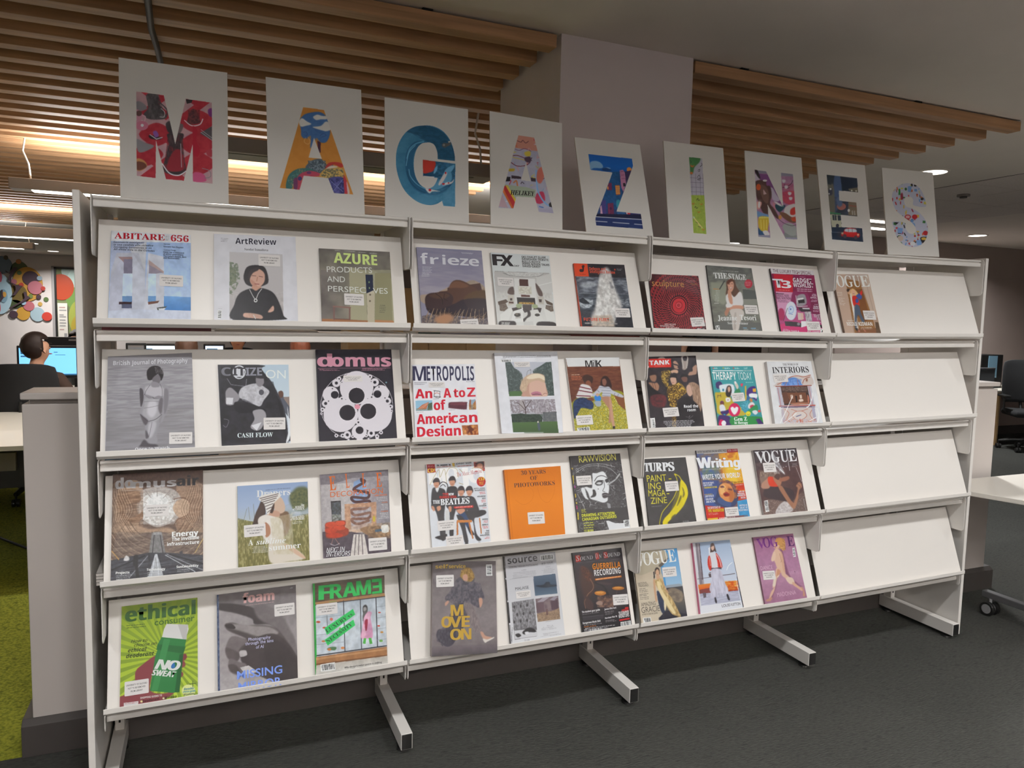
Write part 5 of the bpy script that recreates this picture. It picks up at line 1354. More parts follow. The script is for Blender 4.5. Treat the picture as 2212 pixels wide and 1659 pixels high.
magazine('ethical', 'lime green magazine with a hand holding a green deodorant stick, bottom row, far left', 'a4b343', "g 8d9c34 a3b43c aebf45 333,325 816,268 818,890 320,963\n"+'\n'.join('p 7f9236 620,640 %.0f,%.0f %.0f,%.0f' % (620+520*math.cos(q), 640+520*math.sin(q), 620+520*math.cos(q+.085), 640+520*math.sin(q+.085)) for q in [k*2*math.pi/36 for k in range(36)])+'''
p 6f8030 b30 333,325 816,268 816,300 333,370
p 7c3f42 s 320,963 335,900 410,840 420,740 470,690 540,640 560,650 530,740 515,860 600,880 640,860 690,800 700,830 660,880 620,905 500,940
p 7c3f42 s 330,895 500,900 620,880 560,960 320,970
p 7c3f42 s 715,630 742,628 745,655 712,678 700,655
p 7c3f42 s 690,690 728,672 738,700 715,715 692,712
p 7c3f42 s 660,745 715,740 722,765 690,785 660,780
p 7c3f42 s 640,820 690,805 702,825 660,870 640,870
g cfc8c2 d9d3cc 618,435 755,440 758,470 740,535 588,520 600,470
p b9b2ac 690,440 755,440 745,535 720,532
p 2f6a3a 585,520 743,535 735,580 725,625 700,870 655,875 510,862 545,640 560,600 558,570
p 28582f 560,565 740,580 725,625 552,600
p 3f7d48 600,530 640,535 560,860 520,860
p 24502c 700,630 725,625 700,870 670,872
t d9d4cc FJ= h62 540,722 628,730 |N
t d9d4cc FJ= h62 620,728 696,735 |O
p 3a6aa0 s 655,668 672,695 668,715 650,720 638,708 642,690
t d9d4cc FJ= h36 522,762 672,776 |SWEAT
t 2b4a22 FB= h88 357,424 800,372 |ethical
t 3c5a28 FR+ h40 540,446 797,415 |consumer
k 3c4a24 h6 n2 d14 362,448 510,434
t 24301c FI+ h19 392,556 494,548 |How to
t 24301c FI+ h19 411,582 554,567 |choose an
t 24301c FJ h24 372,618 490,606 |ethical
t 24301c FJ h26 360,655 538,634 |deodorant
t d8d0c8 FB h12 450,914 588,896 |SHOPPING GUIDES TO
t 2e1a1a FB h15 465,936 572,918 |Deodorant
t 202818 FB h14 606,912 682,902 |Makeup
e d9c890 458,930 9,7
e e0dcae 598,910 7,6
e d5d58e 758,862 44,40
t 3a7a90 FJ h13 728,858 796,850 |Reader
t 3a8a9a FJ h12 722,874 802,866 |choice guide
t 3a4a3a FB h13 725,893 796,884 |Vitamins
l 3a4a2c w4 785,800 785,838
l 3a4a2c w4 765,818 805,814
p d0c8c4 345,940 438,928 438,948 346,962
k a85a5a h5 350,946 434,936
S 351,898 504,874 h92
''', spine='d9d5c8')
magazine('foam', 'grey photography magazine with a large hand and blue lettering, bottom row', '8b817f', '''
g 655c5c 857c7a a29896 aba19f 940,250 1442,186 1455,780 947,860
p 9a908e 950,340 1200,330 1300,450 1300,600 1200,860 950,860
p 3a3434 b4 s 945,305 1090,315 1250,360 1320,420 1400,520 1452,640 1455,700 1380,560 1290,450 1180,440 1160,405 1060,370 945,345
p 6d6463 b6 s 1180,300 1330,360 1420,500 1450,580 1445,640 1330,480 1200,400
p 4a4241 b4 s 990,440 1040,430 1110,450 1170,445 1290,455 1360,520 1450,650 1455,780 1300,800 1180,720 1120,680 1060,600 1120,540 1100,520 1010,480
p 8e8481 b5 s 1010,440 1100,440 1180,450 1280,460 1330,500 1220,520 1110,490 1030,465
p 2b2626 s 992,445 1030,437 1055,458 1048,470 1010,465
p 3c3535 b4 s 1100,690 1130,560 1300,500 1420,600 1455,700 1455,790 1290,800
p 332d2d b5 s 1240,560 1360,560 1450,680 1452,780 1300,790
p 6b6160 b4 s 1030,520 1110,530 1130,550 1080,600 1085,640 1060,680 1010,660 992,600
p 544b4a b4 s 995,590 1060,610 1085,640 1060,680 1010,655
p 6b6160 b4 s 1020,660 1080,680 1120,690 1130,720 1100,760 1060,760 1015,730
p 4b4342 b4 s 1010,700 1060,700 1090,760 1040,755
p b3a9a6 s 1085,610 1120,606 1130,625 1125,640 1090,648 1082,632
p c2b8b4 1085,715 1140,702 1200,742 1120,760
p a79d9b b8 s 950,760 1060,760 1150,830 950,860
n a.05 x30
l 33405c w14 942,250 952,860
n 8a90a0 2a3048 a.6 x4 y16 938,250 952,250 958,860 946,860
t c79a94 FB= h62 1104,306 1302,284 |foam
k b89894 h5 1112,321 1300,297
t b5afae FB h8 1404,212 1422,209 |#66
t b9b4cc FR+ h20 1138,548 1280,530 |Photography
t b9b4cc FR+ h20 1118,575 1298,552 |through the lens
t b9b4cc FR+ h20 1186,596 1236,590 |of AI
t 7f97dc FR= h50 1066,790 1355,748 |MISSING
t 7f97dc FR= h50 1074,862 1350,822 |MIRROR
S 1304,392 1434,376 h76
''', spine='3c4660')
magazine('frame', 'magazine with green capitals and a pink coated figure before glass cabinets, bottom row', 'b8b4b0', '''
g 3a3128 4a3d30 1552,178 2006,125 2008,250 1560,305
n 5c4a34 2a231c a.6 x30 y10 1552,178 2006,125 2008,250 1560,305
p 9c7350 1560,300 2008,240 2010,262 1561,318
g a9adb2 c3c5c8 bcbec2 1561,318 2010,262 2020,585 1570,645
n d4d6d8 9ea4aa a.35 x24 y60 1561,318 2010,262 2020,585 1570,645
l 26252a w5 1745,290 1754,610
l 26252a w5 1852,280 1860,596
l 26252a w6 1952,270 1962,580
l 26252a w6 1561,318 2010,262
l 26252a w7 1570,640 2020,576
l 3a393d w3 1640,385 1645,500
l 8e9298 w3 1563,400 1745,380
l 8e9298 w3 1566,510 1750,490
l 8e9298 w3 1568,570 1752,552
l 8e9298 w3 1958,330 2012,322
l 8e9298 w3 1960,400 2014,392
l 8e9298 w3 1960,470 2016,462
l 8e9298 w3 1960,540 2018,532
e a8503c 1585,425 14,7
e a8503c 1625,462 14,6
e c07a4a 1618,548 12,6
e c07a4a 1740,590 12,8
p 4a6a4a s 1640,600 1660,585 1698,585 1690,605
e b06a3a 1655,600 12,8
e c46a5a 1668,408 10,10
e 7a9a4a 1725,470 9,9
e b84a3a 1970,450 9,5
e b84a3a 1975,365 9,4
e c08a4a 1990,490 10,6
e 6a9a4a 1985,545 12,7
p 33302f s 1868,330 1885,315 1898,330 1895,365 1872,375
p 9b9490 s 1872,335 1888,330 1892,350 1875,358
p 5a5654 s 1870,370 1895,350 1890,400 1868,420
p c98fa8 s 1875,400 1900,360 1925,365 1918,400 1930,470 1930,525 1900,530 1855,525 1868,450
p d9a6b8 s 1880,390 1915,370 1900,450 1880,520 1862,520
p 8a3040 s 1880,420 1900,410 1895,470 1885,480
p 4f9a44 1875,528 1890,528 1885,565 1868,562
p 4f9a44 1905,526 1922,526 1930,562 1912,566
p 2f8a3c 1552,180 1562,178 1578,755 1566,760
p 9a6b48 1570,648 2022,582 2024,640 1573,706
p b5855c 1571,655 2022,592 2022,602 1571,668
p 6f4a32 1572,690 2024,632 2024,645 1572,705
g b3a89c c5bdb4 1573,700 2024,640 2028,690 1568,760
n a.06 x30
t 3aa955 FB+ h92 1588,285 1672,277 |F
t 3aa955 FB+ h92 1660,277 1738,270 |R
t 3aa955 FB+ h92 1742,268 1830,258 |A
t 3aa955 FB+ h92 1830,256 1920,245 |M
p 3aa955 1925,152 1988,145 1992,240 1928,247 1928,232 1973,226 1972,205 1932,209 1932,193 1970,189 1969,168 1926,172
k 3aa955 h4 1650,298 1700,292
k 3aa955 h4 1930,255 1990,248
p 3bb45c 1624,465 1805,342 1820,378 1640,508
p 3bb45c 1624,540 1808,410 1820,446 1645,576
t 2a3a2c FS- h24 1640,495 1810,378 |LUXURY vs.
t 2a3a2c FS- h24 1645,562 1803,446 |NECESSITY
B 1600,695 1690,680 1693,728 1602,740 d0
t 2c2a2a FI+ h11 1752,720 1990,685 |Why design's value system is shifting
S 1572,386 1706,370 h72
''', spine='2f8a3c')
def lettercard(key, label, art, clip, seed=5):
    """art is painted, then everything outside the letter outline becomes plain card again"""
    crop, corners, quad = CARDS[key]
    class A2(Art): pass
    a0 = Art(crop, corners, 'cfc5ba', seed); a0.run(art)
    m = np.zeros((a0.h, a0.w))
    for sgn, pts, sm in clip:
        mk, _ = a0.mask(a0.T(smooth_pts(pts, True, 8) if sm else pts)); m = np.maximum(m, mk) if sgn > 0 else m*(1-mk)
    base = hexc('d8cfc6')[0]; a0.img = a0.img*m[..., None]+base*(1-m[..., None])
    global Art_hold; Art_hold = a0
    P = [np.array(p) for p in quad]; bs = (P[2]+P[3])/2
    o = empty('letter_card', Vector(bs), label, 'letter card', 'letter cards on top of the rack'); loc = [p-bs for p in P]
    c, N = grid_object('printed_face', a0, loc, CARDM, o, None)
    mb = MB(); fr = [p-N*.0003 for p in loc]; bk = [p-N*.005 for p in loc]
    mb.add([tuple(p) for p in fr+bk], [(0, 1, 2, 3), (7, 6, 5, 4), (4, 5, 1, 0), (5, 6, 2, 1), (6, 7, 3, 2), (7, 4, 0, 3)])
    mb.build('foam_board', mat('foam_board', 'd8d0c6', .8), o, origin=(0, 0, 0))
    mid = (bk[2]+bk[3])/2; tp = (bk[0]+bk[1])/2; hf = mid*.45+tp*.55; e = np.array([.045, 0, 0]); ft = mid+np.array([0, .12, .0])
    sb = MB(); q = [hf-e*.5, hf+e*.5, ft+e, ft-e]; up = np.array([0, .003, .0015])
    sb.add([tuple(p) for p in q]+[tuple(p+up) for p in q], [(0, 1, 2, 3), (7, 6, 5, 4), (0, 4, 5, 1), (1, 5, 6, 2), (2, 6, 7, 3), (3, 7, 4, 0)])
    sb.build('easel_back', mat('foam_board', 'd8d0c6', .8), o, origin=(0, 0, 0))
    return o
lettercard('M', 'white card with the letter M filled with red and white coffee pots', '''
p a8323c 200,330 880,330 880,1150 200,1150
'''+'\n'.join('p c9bfc0 %d,%d %d,%d %d,%d %d,%d' % (x, y-112, x+150, y, x, y+112, x-150, y) for x, y in ((215, 430), (560, 460), (390, 640), (215, 610), (700, 690), (540, 650), (860, 540), (400, 840), (215, 800), (860, 700), (620, 880), (860, 870), (215, 980), (760, 1060), (860, 1060)))+'''
'''+'\n'.join('p a8323c s %d,%d %d,%d %d,%d %d,%d' % (x, y-100, x+150, y, x, y+100, x-150, y) for x, y in ((390, 710), (735, 600), (740, 790), (740, 960), (300, 880)))+'''
n c04a50 8a2430 a.3 x40
p 4a4446 s 305,370 400,370 410,450 450,500 475,560 450,580 330,580 280,540 320,480
n 77706f 2f2a2c a.6 x20 y40 305,370 410,370 470,570 330,580
l c9c0c0 w6 s 430,490 460,520 455,560 420,560
l 4a4446 w10 s 410,430 480,500 475,560
p 8a8486 s 218,430 270,440 310,490 230,510
p c88a9a s 218,500 260,520 270,560 240,610 218,610
e 6a4a48 240,530 26,24
l d8a8b4 w9 s 270,545 295,560 285,600 265,590
e c8788c 265,635 55,40
e e0d8d8 268,632 13,13
p 4a2a2e s 660,560 690,500 720,500 750,560 760,610 660,620
n 8a4a4a 3a2426 a.6 x14 660,500 760,500 760,620 660,620
l e0d4d6 w9 s 630,590 690,635 760,625 785,580
p 3a3436 s 470,620 510,600 530,690 490,690
p 6a5a5a s 575,620 620,630 600,690 570,690
p 3a3436 s 330,715 430,735 410,755 340,745
l d8d0d2 w7 335,712 390,750
l d8d0d2 w7 390,750 440,735
p 8a5aa0 s 360,690 390,680 410,720 380,735
p 3f383a s 485,705 610,700 620,740 600,790 620,900 640,1020 560,1060 450,1020 470,900 500,790
n 7a3036 332b2d 5a4446 a.7 x24 y50 490,710 610,710 640,1020 450,1020
p 8a3038 s 530,860 600,850 620,1010 480,1010
l b8aeb0 w6 598,790 605,990
l e0d8da w10 s 440,960 500,1040 580,1060 650,1020
p a82838 s 700,640 740,680 730,760 760,840 740,900 690,860 700,760
p 5a5456 760,700 862,640 862,760
l b8b0b2 w5 770,690 862,760
l b8b0b2 w5 770,670 862,740
p 8a8486 s 218,750 290,780 370,810 280,860 230,850
p c08a5a s 218,920 280,930 310,980 260,1020 218,1010
p 6a3f34 s 218,945 280,950 305,985 255,1015 218,1005
p a8404a s 815,850 862,840 862,900 825,890
p c85a80 s 705,1040 760,1035 800,1060 810,1110 710,1115
p 7a3a78 s 830,500 862,490 862,560 835,545
l 8a8486 w6 s 780,1000 840,1020 850,1070 800,1085
p 2f292b 640,410 700,415 690,440 650,450
''', [(1, [(217, 344), (453, 377), (551, 793), (641, 408), (861, 440), (867, 1131), (702, 1114), (699, 795), (624, 1106), (472, 1092), (386, 758), (383, 1083), (220, 1064)], 0)])
lettercard('A', 'white card with an orange and blue letter A showing a cloud headed profile', '''
p c8853e 1430,470 2080,470 2080,1230 1430,1230
n d0904a bd7a36 a.3 x40
p 45699a s 1610,590 1650,540 1720,520 1790,520 1840,560 1860,640 1870,700 1840,770 1790,775 1760,740 1740,750 1720,800 1700,820 1705,720 1660,745 1625,720 1622,670
n 5a7fb0 3a5a88 a.3 x20 1610,590 1720,520 1860,640 1840,770 1660,745
p e0d8cf s 1605,600 1630,570 1670,595 1710,620 1660,635 1620,640
p e0d8cf s 1725,560 1760,540 1800,550 1845,555 1840,578 1790,580 1750,585
p e0d8cf s 1720,645 1790,635 1830,600 1860,610 1880,660 1840,680 1790,670
l 2a3f6a w3 s 1785,720 1810,700 1838,715 1800,730
l d8a060 w8 s 1660,740 1650,770 1680,790 1700,770 1685,735
l 2a3f6a w3 s 1645,690 1665,685 1675,710 1660,720
p 4a2a38 1760,760 1790,775 1790,860 1770,870
p 55606a s 1690,950 1740,920 1800,920 1830,960 1900,970 1850,1010 1790,1040 1700,1020 1660,990
n 8a949a 3a444c a.8 x9 y7 d.5 1680,930 1830,930 1850,1020 1700,1030
p 3f6a68 s 1500,1100 1530,1040 1600,1000 1700,1000 1740,1030 1640,1060 1570,1100 1545,1170 1495,1170
n 6f938a 2f5450 c8a878 a.6 x14 1500,1100 1600,1000 1740,1020 1640,1060 1540,1170
p b0485a s 1600,1060 1680,1020 1760,1030 1790,1060 1700,1070 1640,1075 1610,1180 1560,1175
p 6a3a5a s 1560,1090 1590,1085 1590,1170 1560,1172
e 4a3a68 1612,1085 18,18
e 6a3a68 1690,1035 20,12
p c89a50 s 1780,1060 1830,1000 1900,985 1980,1000 1985,1060 1940,1080 1850,1085
n e0bc70 3a4a50 a.7 x10 d.5 1790,1060 1830,1000 1980,1000 1985,1070 1850,1085
p b83f3a s 1830,1000 1860,950 1940,945 1985,970 1960,990 1900,965
p d8c8b8 s 1840,995 1880,975 1930,980 1925,990 1850,1000
p 46457a s 1850,1090 1985,1080 1990,1215 1910,1210
n 6a68a0 2f2f58 a.7 x14 d.3 1850,1085 1985,1080 1990,1215 1900,1210
l 8a90c0 w4 1870,1100 1980,1200
l 8a90c0 w4 1980,1090 1890,1200
p b83f48 s 1985,1060 2010,1100 2030,1170 2015,1215 1995,1215
p d8c0b8 s 2010,1110 2030,1170 2035,1215 2020,1215
''', [(1, [(1640, 478), (1818, 500), (2066, 1221), (1903, 1210), (1853, 1080), (1645, 1060), (1610, 1181), (1440, 1166)], 0), (-1, [(1733, 735), (1800, 915), (1687, 905)], 0)])
lettercard('G', 'white card with a blue swirling wave letter G holding a red sun', '''
p 3f7896 250,380 950,380 950,1310 250,1310
n 5a92b0 35688a a.35 x60
p 1f4a66 s 390,470 460,420 600,405 750,450 860,560 920,720 920,790 740,770 700,640 600,570 500,500
n 2f5f7c 16384f a.5 x40 y20 400,460 600,405 860,560 920,790 740,770 700,640
p 2a5c7c s 380,800 400,680 470,590 560,570 640,590 560,610 480,700 470,850 500,980 560,1060 640,1095 720,1070 790,1000 860,920 910,900 910,1000 840,1100 720,1160 600,1150 480,1090 400,960
l 5f9cbc w14 s 400,760 430,660 500,600 580,580
l 7ab0cc w7 s 390,840 420,700 490,620
l 6fa6c4 w9 s 420,880 440,960 520,1050 640,1110
l 1f4a66 w10 s 400,900 440,1020 540,1110 680,1150 800,1110 900,1020
p 1f4a68 570,775 920,820 920,930 780,990 720,965 575,955
n 3f7ea0 173c55 a.6 x30 y12 700,800 920,820 920,960 740,990
p b83a30 s 572,778 640,782 700,790 710,830 690,890 640,915 572,915
p 6fa8c8 s 700,870 730,840 725,890 690,930
p 6fa8c8 s 820,880 910,830 900,880 840,940 780,980
p 5f98b8 s 640,1000 720,1020 860,900 880,1000 760,1090 650,1090
p 4f86a4 s 560,1150 760,1180 920,1020 920,1290 800,1280 770,1220 640,1270 480,1230
n 6a9ebc 3f7894 a.35 x30 560,1150 920,1050 920,1290 800,1280
p dcd0cc s 740,1040 780,960 820,910 835,930 800,1000 760,1050
e b83038 818,918 9,13
p e0d6d2 s 780,1050 830,1020 880,1015 910,985 890,1030 820,1050
e b83038 795,1038 16,10
e b83038 850,1028 10,8
p e0d6d2 s 600,1090 650,1095 700,1105 760,1120 680,1120 640,1140
e b83038 648,1105 16,14
p e0d6d2 575,950 700,960 690,970 600,965
e 4a4a4a 806,618 28,28
e 8a8680 800,615 13,13
p 55534f 820,600 870,585 880,610 830,635
p c9c0b4 845,575 875,570 872,585 850,592
''', [(1, [(575, 405), (660, 408), (740, 435), (810, 485), (865, 560), (900, 650), (918, 740)]+[(918, 788)]*3+[(733, 768)]*3+[(728, 690), (700, 620), (660, 592), (620, 588), (560, 600), (510, 650), (480, 740), (473, 840), (485, 930), (515, 1005), (560, 1060), (620, 1090), (680, 1068), (715, 1020)]+[(732, 972)]*3+[(575, 955)]*3+[(570, 775)]*3+[(924, 818)]*3+[(921, 1288)]*3+[(795, 1277)]*3+[(780, 1222)]*3+[(720, 1258), (640, 1270), (550, 1250), (470, 1205), (390, 1130), (330, 1030), (290, 900), (278, 780), (290, 660), (330, 555), (395, 470), (480, 420)], 1)])
abc = random.Random(8); deco = ''
for k in range(70):
    x = abc.uniform(1390, 2000); y = abc.uniform(520, 1370); c = abc.choice(['c8b84a', 'b8485a', '4a3a4a', 'd0a0a8', '8aa0c0', 'd8d0cc', 'c86a4a'])
    deco += 'l %s w%d s %d,%d %d,%d %d,%d\n' % (c, abc.randint(4, 10), x, y, x+abc.uniform(-30, 30), y+abc.uniform(-25, 25), x+abc.uniform(-40, 40), y+abc.uniform(-40, 40))
lettercard('A2', 'white card with a pastel letter A full of doodles and handwriting, fourth from the left', '''
p b4b0c0 1380,500 2010,500 2010,1380 1380,1380
n c4c0cc a4a0b4 a.3 x40
p c88a78 1590,510 1800,540 1820,690 1560,650
l 5a3038 w7 s 1600,575 1640,590 1660,570 1690,600 1720,580
l 6a3a6a w6 s 1575,665 1620,680 1680,660 1750,690
'''+deco+'''
p d0b84a s 1680,700 1740,690 1740,740 1690,740
l 6a2a3a w9 s 1540,740 1600,735 1670,760 1740,790 1700,840 1600,850 1530,810
l d0b84a w8 s 1550,755 1660,780 1730,800
p 3a2838 s 1680,760 1740,750 1740,810 1690,800
p 3f3238 1535,950 1640,965 1640,990 1535,985
p 3f3238 1745,975 1800,985 1800,1020 1750,1015
p 2a2628 1480,965 1525,968 1520,1015 1470,1018
p c0a030 s 1510,880 1570,880 1560,905 1500,905
l c87a4a w14 s 1560,1030 1590,1010 1600,1060
p a8b098 1460,1050 1700,1080 1800,1110 1790,1190 1590,1185 1440,1100
t 1f1b1c FU+ h50 1525,1160 1788,1175 |HELIKEY
p b83a3a 1440,1080 1470,1060 1580,1250 1560,1310
p d8b84a 1470,1060 1495,1060 1590,1220 1580,1250
p c86a3a 1425,1100 1440,1080 1560,1310 1535,1305
p c0a0a8 1395,1290 1425,1150 1500,1305
p b8405a s 1810,1150 1880,1130 1900,1220 1850,1260 1800,1240
l 8ab0d8 w18 s 1805,900 1815,1080 1850,1180 1900,1250 1940,1280
p c87060 s 1820,900 1870,860 1890,960 1850,1040 1810,1000
p 2a2628 1940,1260 1960,1240 1985,1300 1945,1290
p b0a8bc 1830,1310 1990,1320 1995,1365 1840,1350
l 4a70b0 w12 1840,1290 1880,1300
''', [(1, [(1612, 516), (1782, 540), (1992, 1362), (1833, 1345), (1790, 1192), (1590, 1180), (1556, 1312), (1393, 1300)], 0), (-1, [(1695, 812), (1745, 1016), (1640, 1003)], 0)])
lettercard('Z', 'tilted white card with a deep blue letter Z showing a night street', '''
g 1f55a0 2060b0 244f88 260,270 790,270 900,560 300,560
p 2a3f68 270,480 900,460 900,1130 330,1130
p 8ab0d0 s 285,370 330,350 390,360 430,400 420,430 330,430 290,445
p a8c4dc s 440,430 480,422 520,435 450,440
p 1c3a6a s 420,440 470,425 530,460 450,465
e d88a4a 730,447 28,26
p 3a2f50 690,470 770,450 700,600 670,620
p 1f4a78 430,470 660,470 640,900 440,900
n 2f5f8c 173a60 a.4 x20 440,480 660,480 640,900 440,900
p b87a98 622,455 660,448 680,480 695,600 665,700 640,650 625,500
l 6a3a5a w4 635,470 665,466
l 6a3a5a w4 640,510 672,506
l 6a3a5a w4 645,550 680,546
p 2a2a30 660,600 685,598 688,635 664,640
p c86a3a 570,625 620,622 630,730 580,735
'''+'\n'.join('p e0a860 %d,%d %d,%d %d,%d %d,%d' % (x, y, x+11, y-1, x+12, y+17, x+1, y+18) for x in (578, 594, 610) for y in (632, 656, 680, 704))+'''
p 6a2a4a 490,600 530,595 535,680 480,680
p d88a4a 478,640 494,636 496,670 480,672
p 6a2f4a 485,830 550,825 560,975 490,970
l a84a6a w4 500,840 505,960
e 3a2040 520,890 14,16
p 4a3f78 420,800 465,790 470,960 415,950
p d8a8b8 400,870 415,850 430,950 405,950
p 3a8a9a s 585,800 620,790 630,830 600,880 585,860
p 2f5a88 590,930 680,935 690,975 600,975
p c04048 705,935 745,940 745,980 715,975
p e0c8c8 695,930 706,932 718,978 706,980
p 3a2a58 760,950 860,955 870,1000 770,990
p 1a1c34 355,950 870,960 875,1010 350,985
p 23305a 345,995 900,1010 900,1140 350,1100
l d8d4d0 w7 345,985 880,1018
l d8d4d0 w7 355,1037 480,1046
l d8d4d0 w7 545,1050 730,1065
l d8d4d0 w7 790,1070 890,1078
''', [(1, [(268, 274), (764, 327), (775, 405), (585, 925), (864, 952), (890, 1127), (357, 1088), (347, 1000), (540, 480), (290, 448)], 0)])
lettercard('I', 'white card with a narrow letter I of grass, grid lines and orange flowers', '''
p b8b0ba 1400,300 1580,300 1640,760 1430,760
p 4a7a48 s 1410,310 1535,320 1530,370 1490,410 1470,440 1460,490 1430,505 1420,400
p c86a3a s 1430,395 1450,410 1475,400 1460,425 1435,420
p c86a3a s 1425,485 1450,480 1455,500 1430,505
l 2a2a2a w4 s 1425,350 1440,365 1430,380
'''+'\n'.join('l 6a6070 w3 %d,%d %d,%d' % (1425, y, 1590, y+8) for y in (545, 597, 650, 703))+'\n'+'\n'.join('l 6a6070 w3 %d,%d %d,%d' % (x, 500, x+9, 745) for x in (1440, 1488, 1537, 1570))+'''
l 2a2628 w5 s 1540,420 1560,400 1555,380
l 2a2628 w4 s 1515,460 1535,450 1530,475 1515,470
l 2a2628 w4 s 1510,540 1525,515 1540,545 1535,570 1510,565 1545,550
p 9aaa4a 1425,742 1600,745 1625,1200 1440,1180
n b0bc5a 829640 a.4 x20 1425,742 1600,745 1625,1200 1440,1180
'''+'\n'.join('p c8642a s %d,%d %d,%d %d,%d %d,%d' % (x-20, y-8, x, y+6, x+22, y-6, x+4, y+16) for x, y in ((1455, 835), (1548, 840), (1520, 930), (1570, 1130)))+'''
l 2a2a28 w4 s 1500,800 1515,780 1520,805 1535,795
l 2a2a28 w4 s 1475,885 1490,870 1495,895 1515,885
p d8c880 1465,1005 1480,1005 1570,1115 1555,1125
l 3a3a30 w5 1490,1050 1510,1060
l 3a3a30 w5 1515,1100 1550,1110
p c8d0c0 s 1460,980 1480,1000 1465,1010
''', [(1, [(1412, 311), (1563, 327), (1611, 1187), (1463, 1176)], 0)])
lettercard('N', 'white card with a letter N in purple, brown and red flowers and limbs', '''
p a87a94 180,260 640,260 640,980 180,980
n b890a8 8a5a80 a.4 x30
p 8f8a98 220,268 300,278 315,300 225,300
p 8f8a98 455,292 578,305 578,330 455,325
p 7a4a7a 220,300 340,310 480,600 400,600 250,380
p c0b0c0 s 340,450 370,445 400,500 440,560 420,580 370,560
p c8b8c4 s 190,310 215,300 240,350 220,380 195,370
p 2a2024 s 188,262 215,265 245,340 235,350 205,310
p 4a342f s 195,385 250,365 300,380 310,420 345,430 360,520 345,600 390,660 430,740 420,760 380,720 330,640 320,720 270,690 230,600 200,500
p 6a4f46 b4 s 240,420 300,430 330,500 320,600 270,560
e c85a34 227,435 23,33
p c0a0a0 275,455 310,505 278,512
e d8d0cc 292,370 22,11
p b8485a s 450,500 590,480 600,600 500,600
n c85a5a a03a6a a.4 x20 460,400 580,400 600,600 480,600
l 2f2030 w5 s 470,440 520,430 560,400 575,370
l 2f2030 w5 s 490,410 510,450 540,440
'''+'\n'.join('p d8d0d0 s %d,%d %d,%d %d,%d %d,%d' % (x-18, y-14, x+16, y-10, x+8, y+16, x-14, y+14) for x, y in ((485, 375), (510, 435), (545, 500), (555, 550)))+'''
p d89a90 s 205,590 240,580 260,600 235,660 210,650
p e0d8d4 s 225,590 245,585 240,640 225,640
p c08088 s 370,590 400,610 410,660 385,650
p 24404a s 400,610 450,620 500,620 480,660 440,690 400,650
p d8d0cc s 380,580 420,590 470,630 430,620
p d0c8c4 s 500,640 560,610 600,615 605,720 560,740 490,700
p b83a34 s 555,660 600,640 605,700 580,720 550,710
p 6a4a3a s 440,690 500,700 560,740 600,760 600,800 540,790 470,740
p c88a4a s 430,730 455,720 460,755 435,760
p b0482f s 560,750 600,740 605,785 570,780
p 6a8ab0 s 210,680 270,700 330,720 330,760 220,740
p c8a83a s 230,745 330,745 325,840 310,900 240,880
l e0cc70 w6 250,770 255,860
l e0cc70 w6 280,770 283,870
l e0cc70 w6 308,770 308,860
p d8c86a 230,738 330,738 330,752 232,755
p 2f4a6a s 225,850 250,880 290,900 280,930 230,925
p d8d0cc s 270,890 310,880 340,920 300,935
p 9a9a94 s 470,830 530,800 600,830 615,900 600,940 520,930 490,890
p 7f807c s 490,900 560,935 620,930 620,970 510,965
l 4a3a44 w5 s 430,760 480,800 560,830 610,820
p 8f8a9c 225,925 345,930 345,955 228,945
p 8f8a9c 500,950 620,955 620,975 505,968
''', [(1, [(188, 262), (303, 277), (478, 640), (455, 292), (577, 306), (621, 973), (503, 966), (318, 610), (348, 955), (226, 944)], 0)])
lettercard('E', 'white card with a dark blue letter E of a night street and red car', '''
p 2a3038 900,300 1310,300 1310,1010 900,1010
p 4a5a7a s 1000,330 1055,330 1075,480 1060,600 1000,700 990,500
p 1f2633 1060,335 1240,355 1240,440 1080,480
p 6a6458 s 930,430 960,420 990,430 1005,700 955,710 940,600
p 3a3a48 s 940,470 970,455 980,500 970,525 945,520
e d8d4d0 960,462 10,10
e d8d4d0 945,510 7,7
p 6f6656 1140,460 1240,445 1240,495 1150,480
e d8d0c0 1175,478 9,8
e d8d0c0 1220,482 9,8
n 4a5068 2a3038 a.5 x20 1000,540 1140,560 1140,720 1010,700
e a86a60 1070,640 46,36
p 5a6a88 b6 s 1020,560 1060,540 1080,620 1040,640
p 7a6a58 1140,590 1225,600 1230,735 1140,725
l a8402f w5 1150,630 1220,640
e d8d4cc 1145,680 12,16
p b0a89c 1175,680 1188,680 1190,725 1177,725
p b0a89c 1198,682 1210,683 1212,727 1200,727
p 3a7a50 950,695 1065,710 1062,722 952,712
p b8b49c 955,720 1065,725 1070,850 975,850
p 2a3038 978,725 1020,728 1022,780 982,780
p 2a3038 1030,728 1064,730 1066,782 1034,782
l c8c4b4 w4 1000,730 1003,778
e 3a3a44 1030,835 16,20
p 222c3c 965,850 1290,858 1295,1002 978,975
l 8a929a w3 970,900 1080,905
p b82a2c s 1065,915 1090,900 1105,870 1150,855 1200,862 1220,870 1225,905 1255,915 1255,945 1230,955 1090,945 1068,935
p c8ccd0 s 1110,870 1160,865 1215,872 1218,900 1112,895
l 7a3a3a w4 1140,866 1142,898
l 7a3a3a w4 1180,866 1182,900
e 4a3a40 1105,942 18,20
e 4a3a40 1215,955 17,19
e e8c8a0 1080,912 11,11
e e8b890 1240,928 9,10
p 4a3a3a60 b10 s 1030,900 1080,890 1090,940 1040,950
''', [(1, [(920, 316), (1230, 354), (1240, 496), (1043, 477), (1048, 580), (1222, 600), (1232, 739), (1063, 724), (1072, 850), (1281, 861), (1292, 1000), (978, 975)], 0)])
rs = random.Random(11); sd = ''
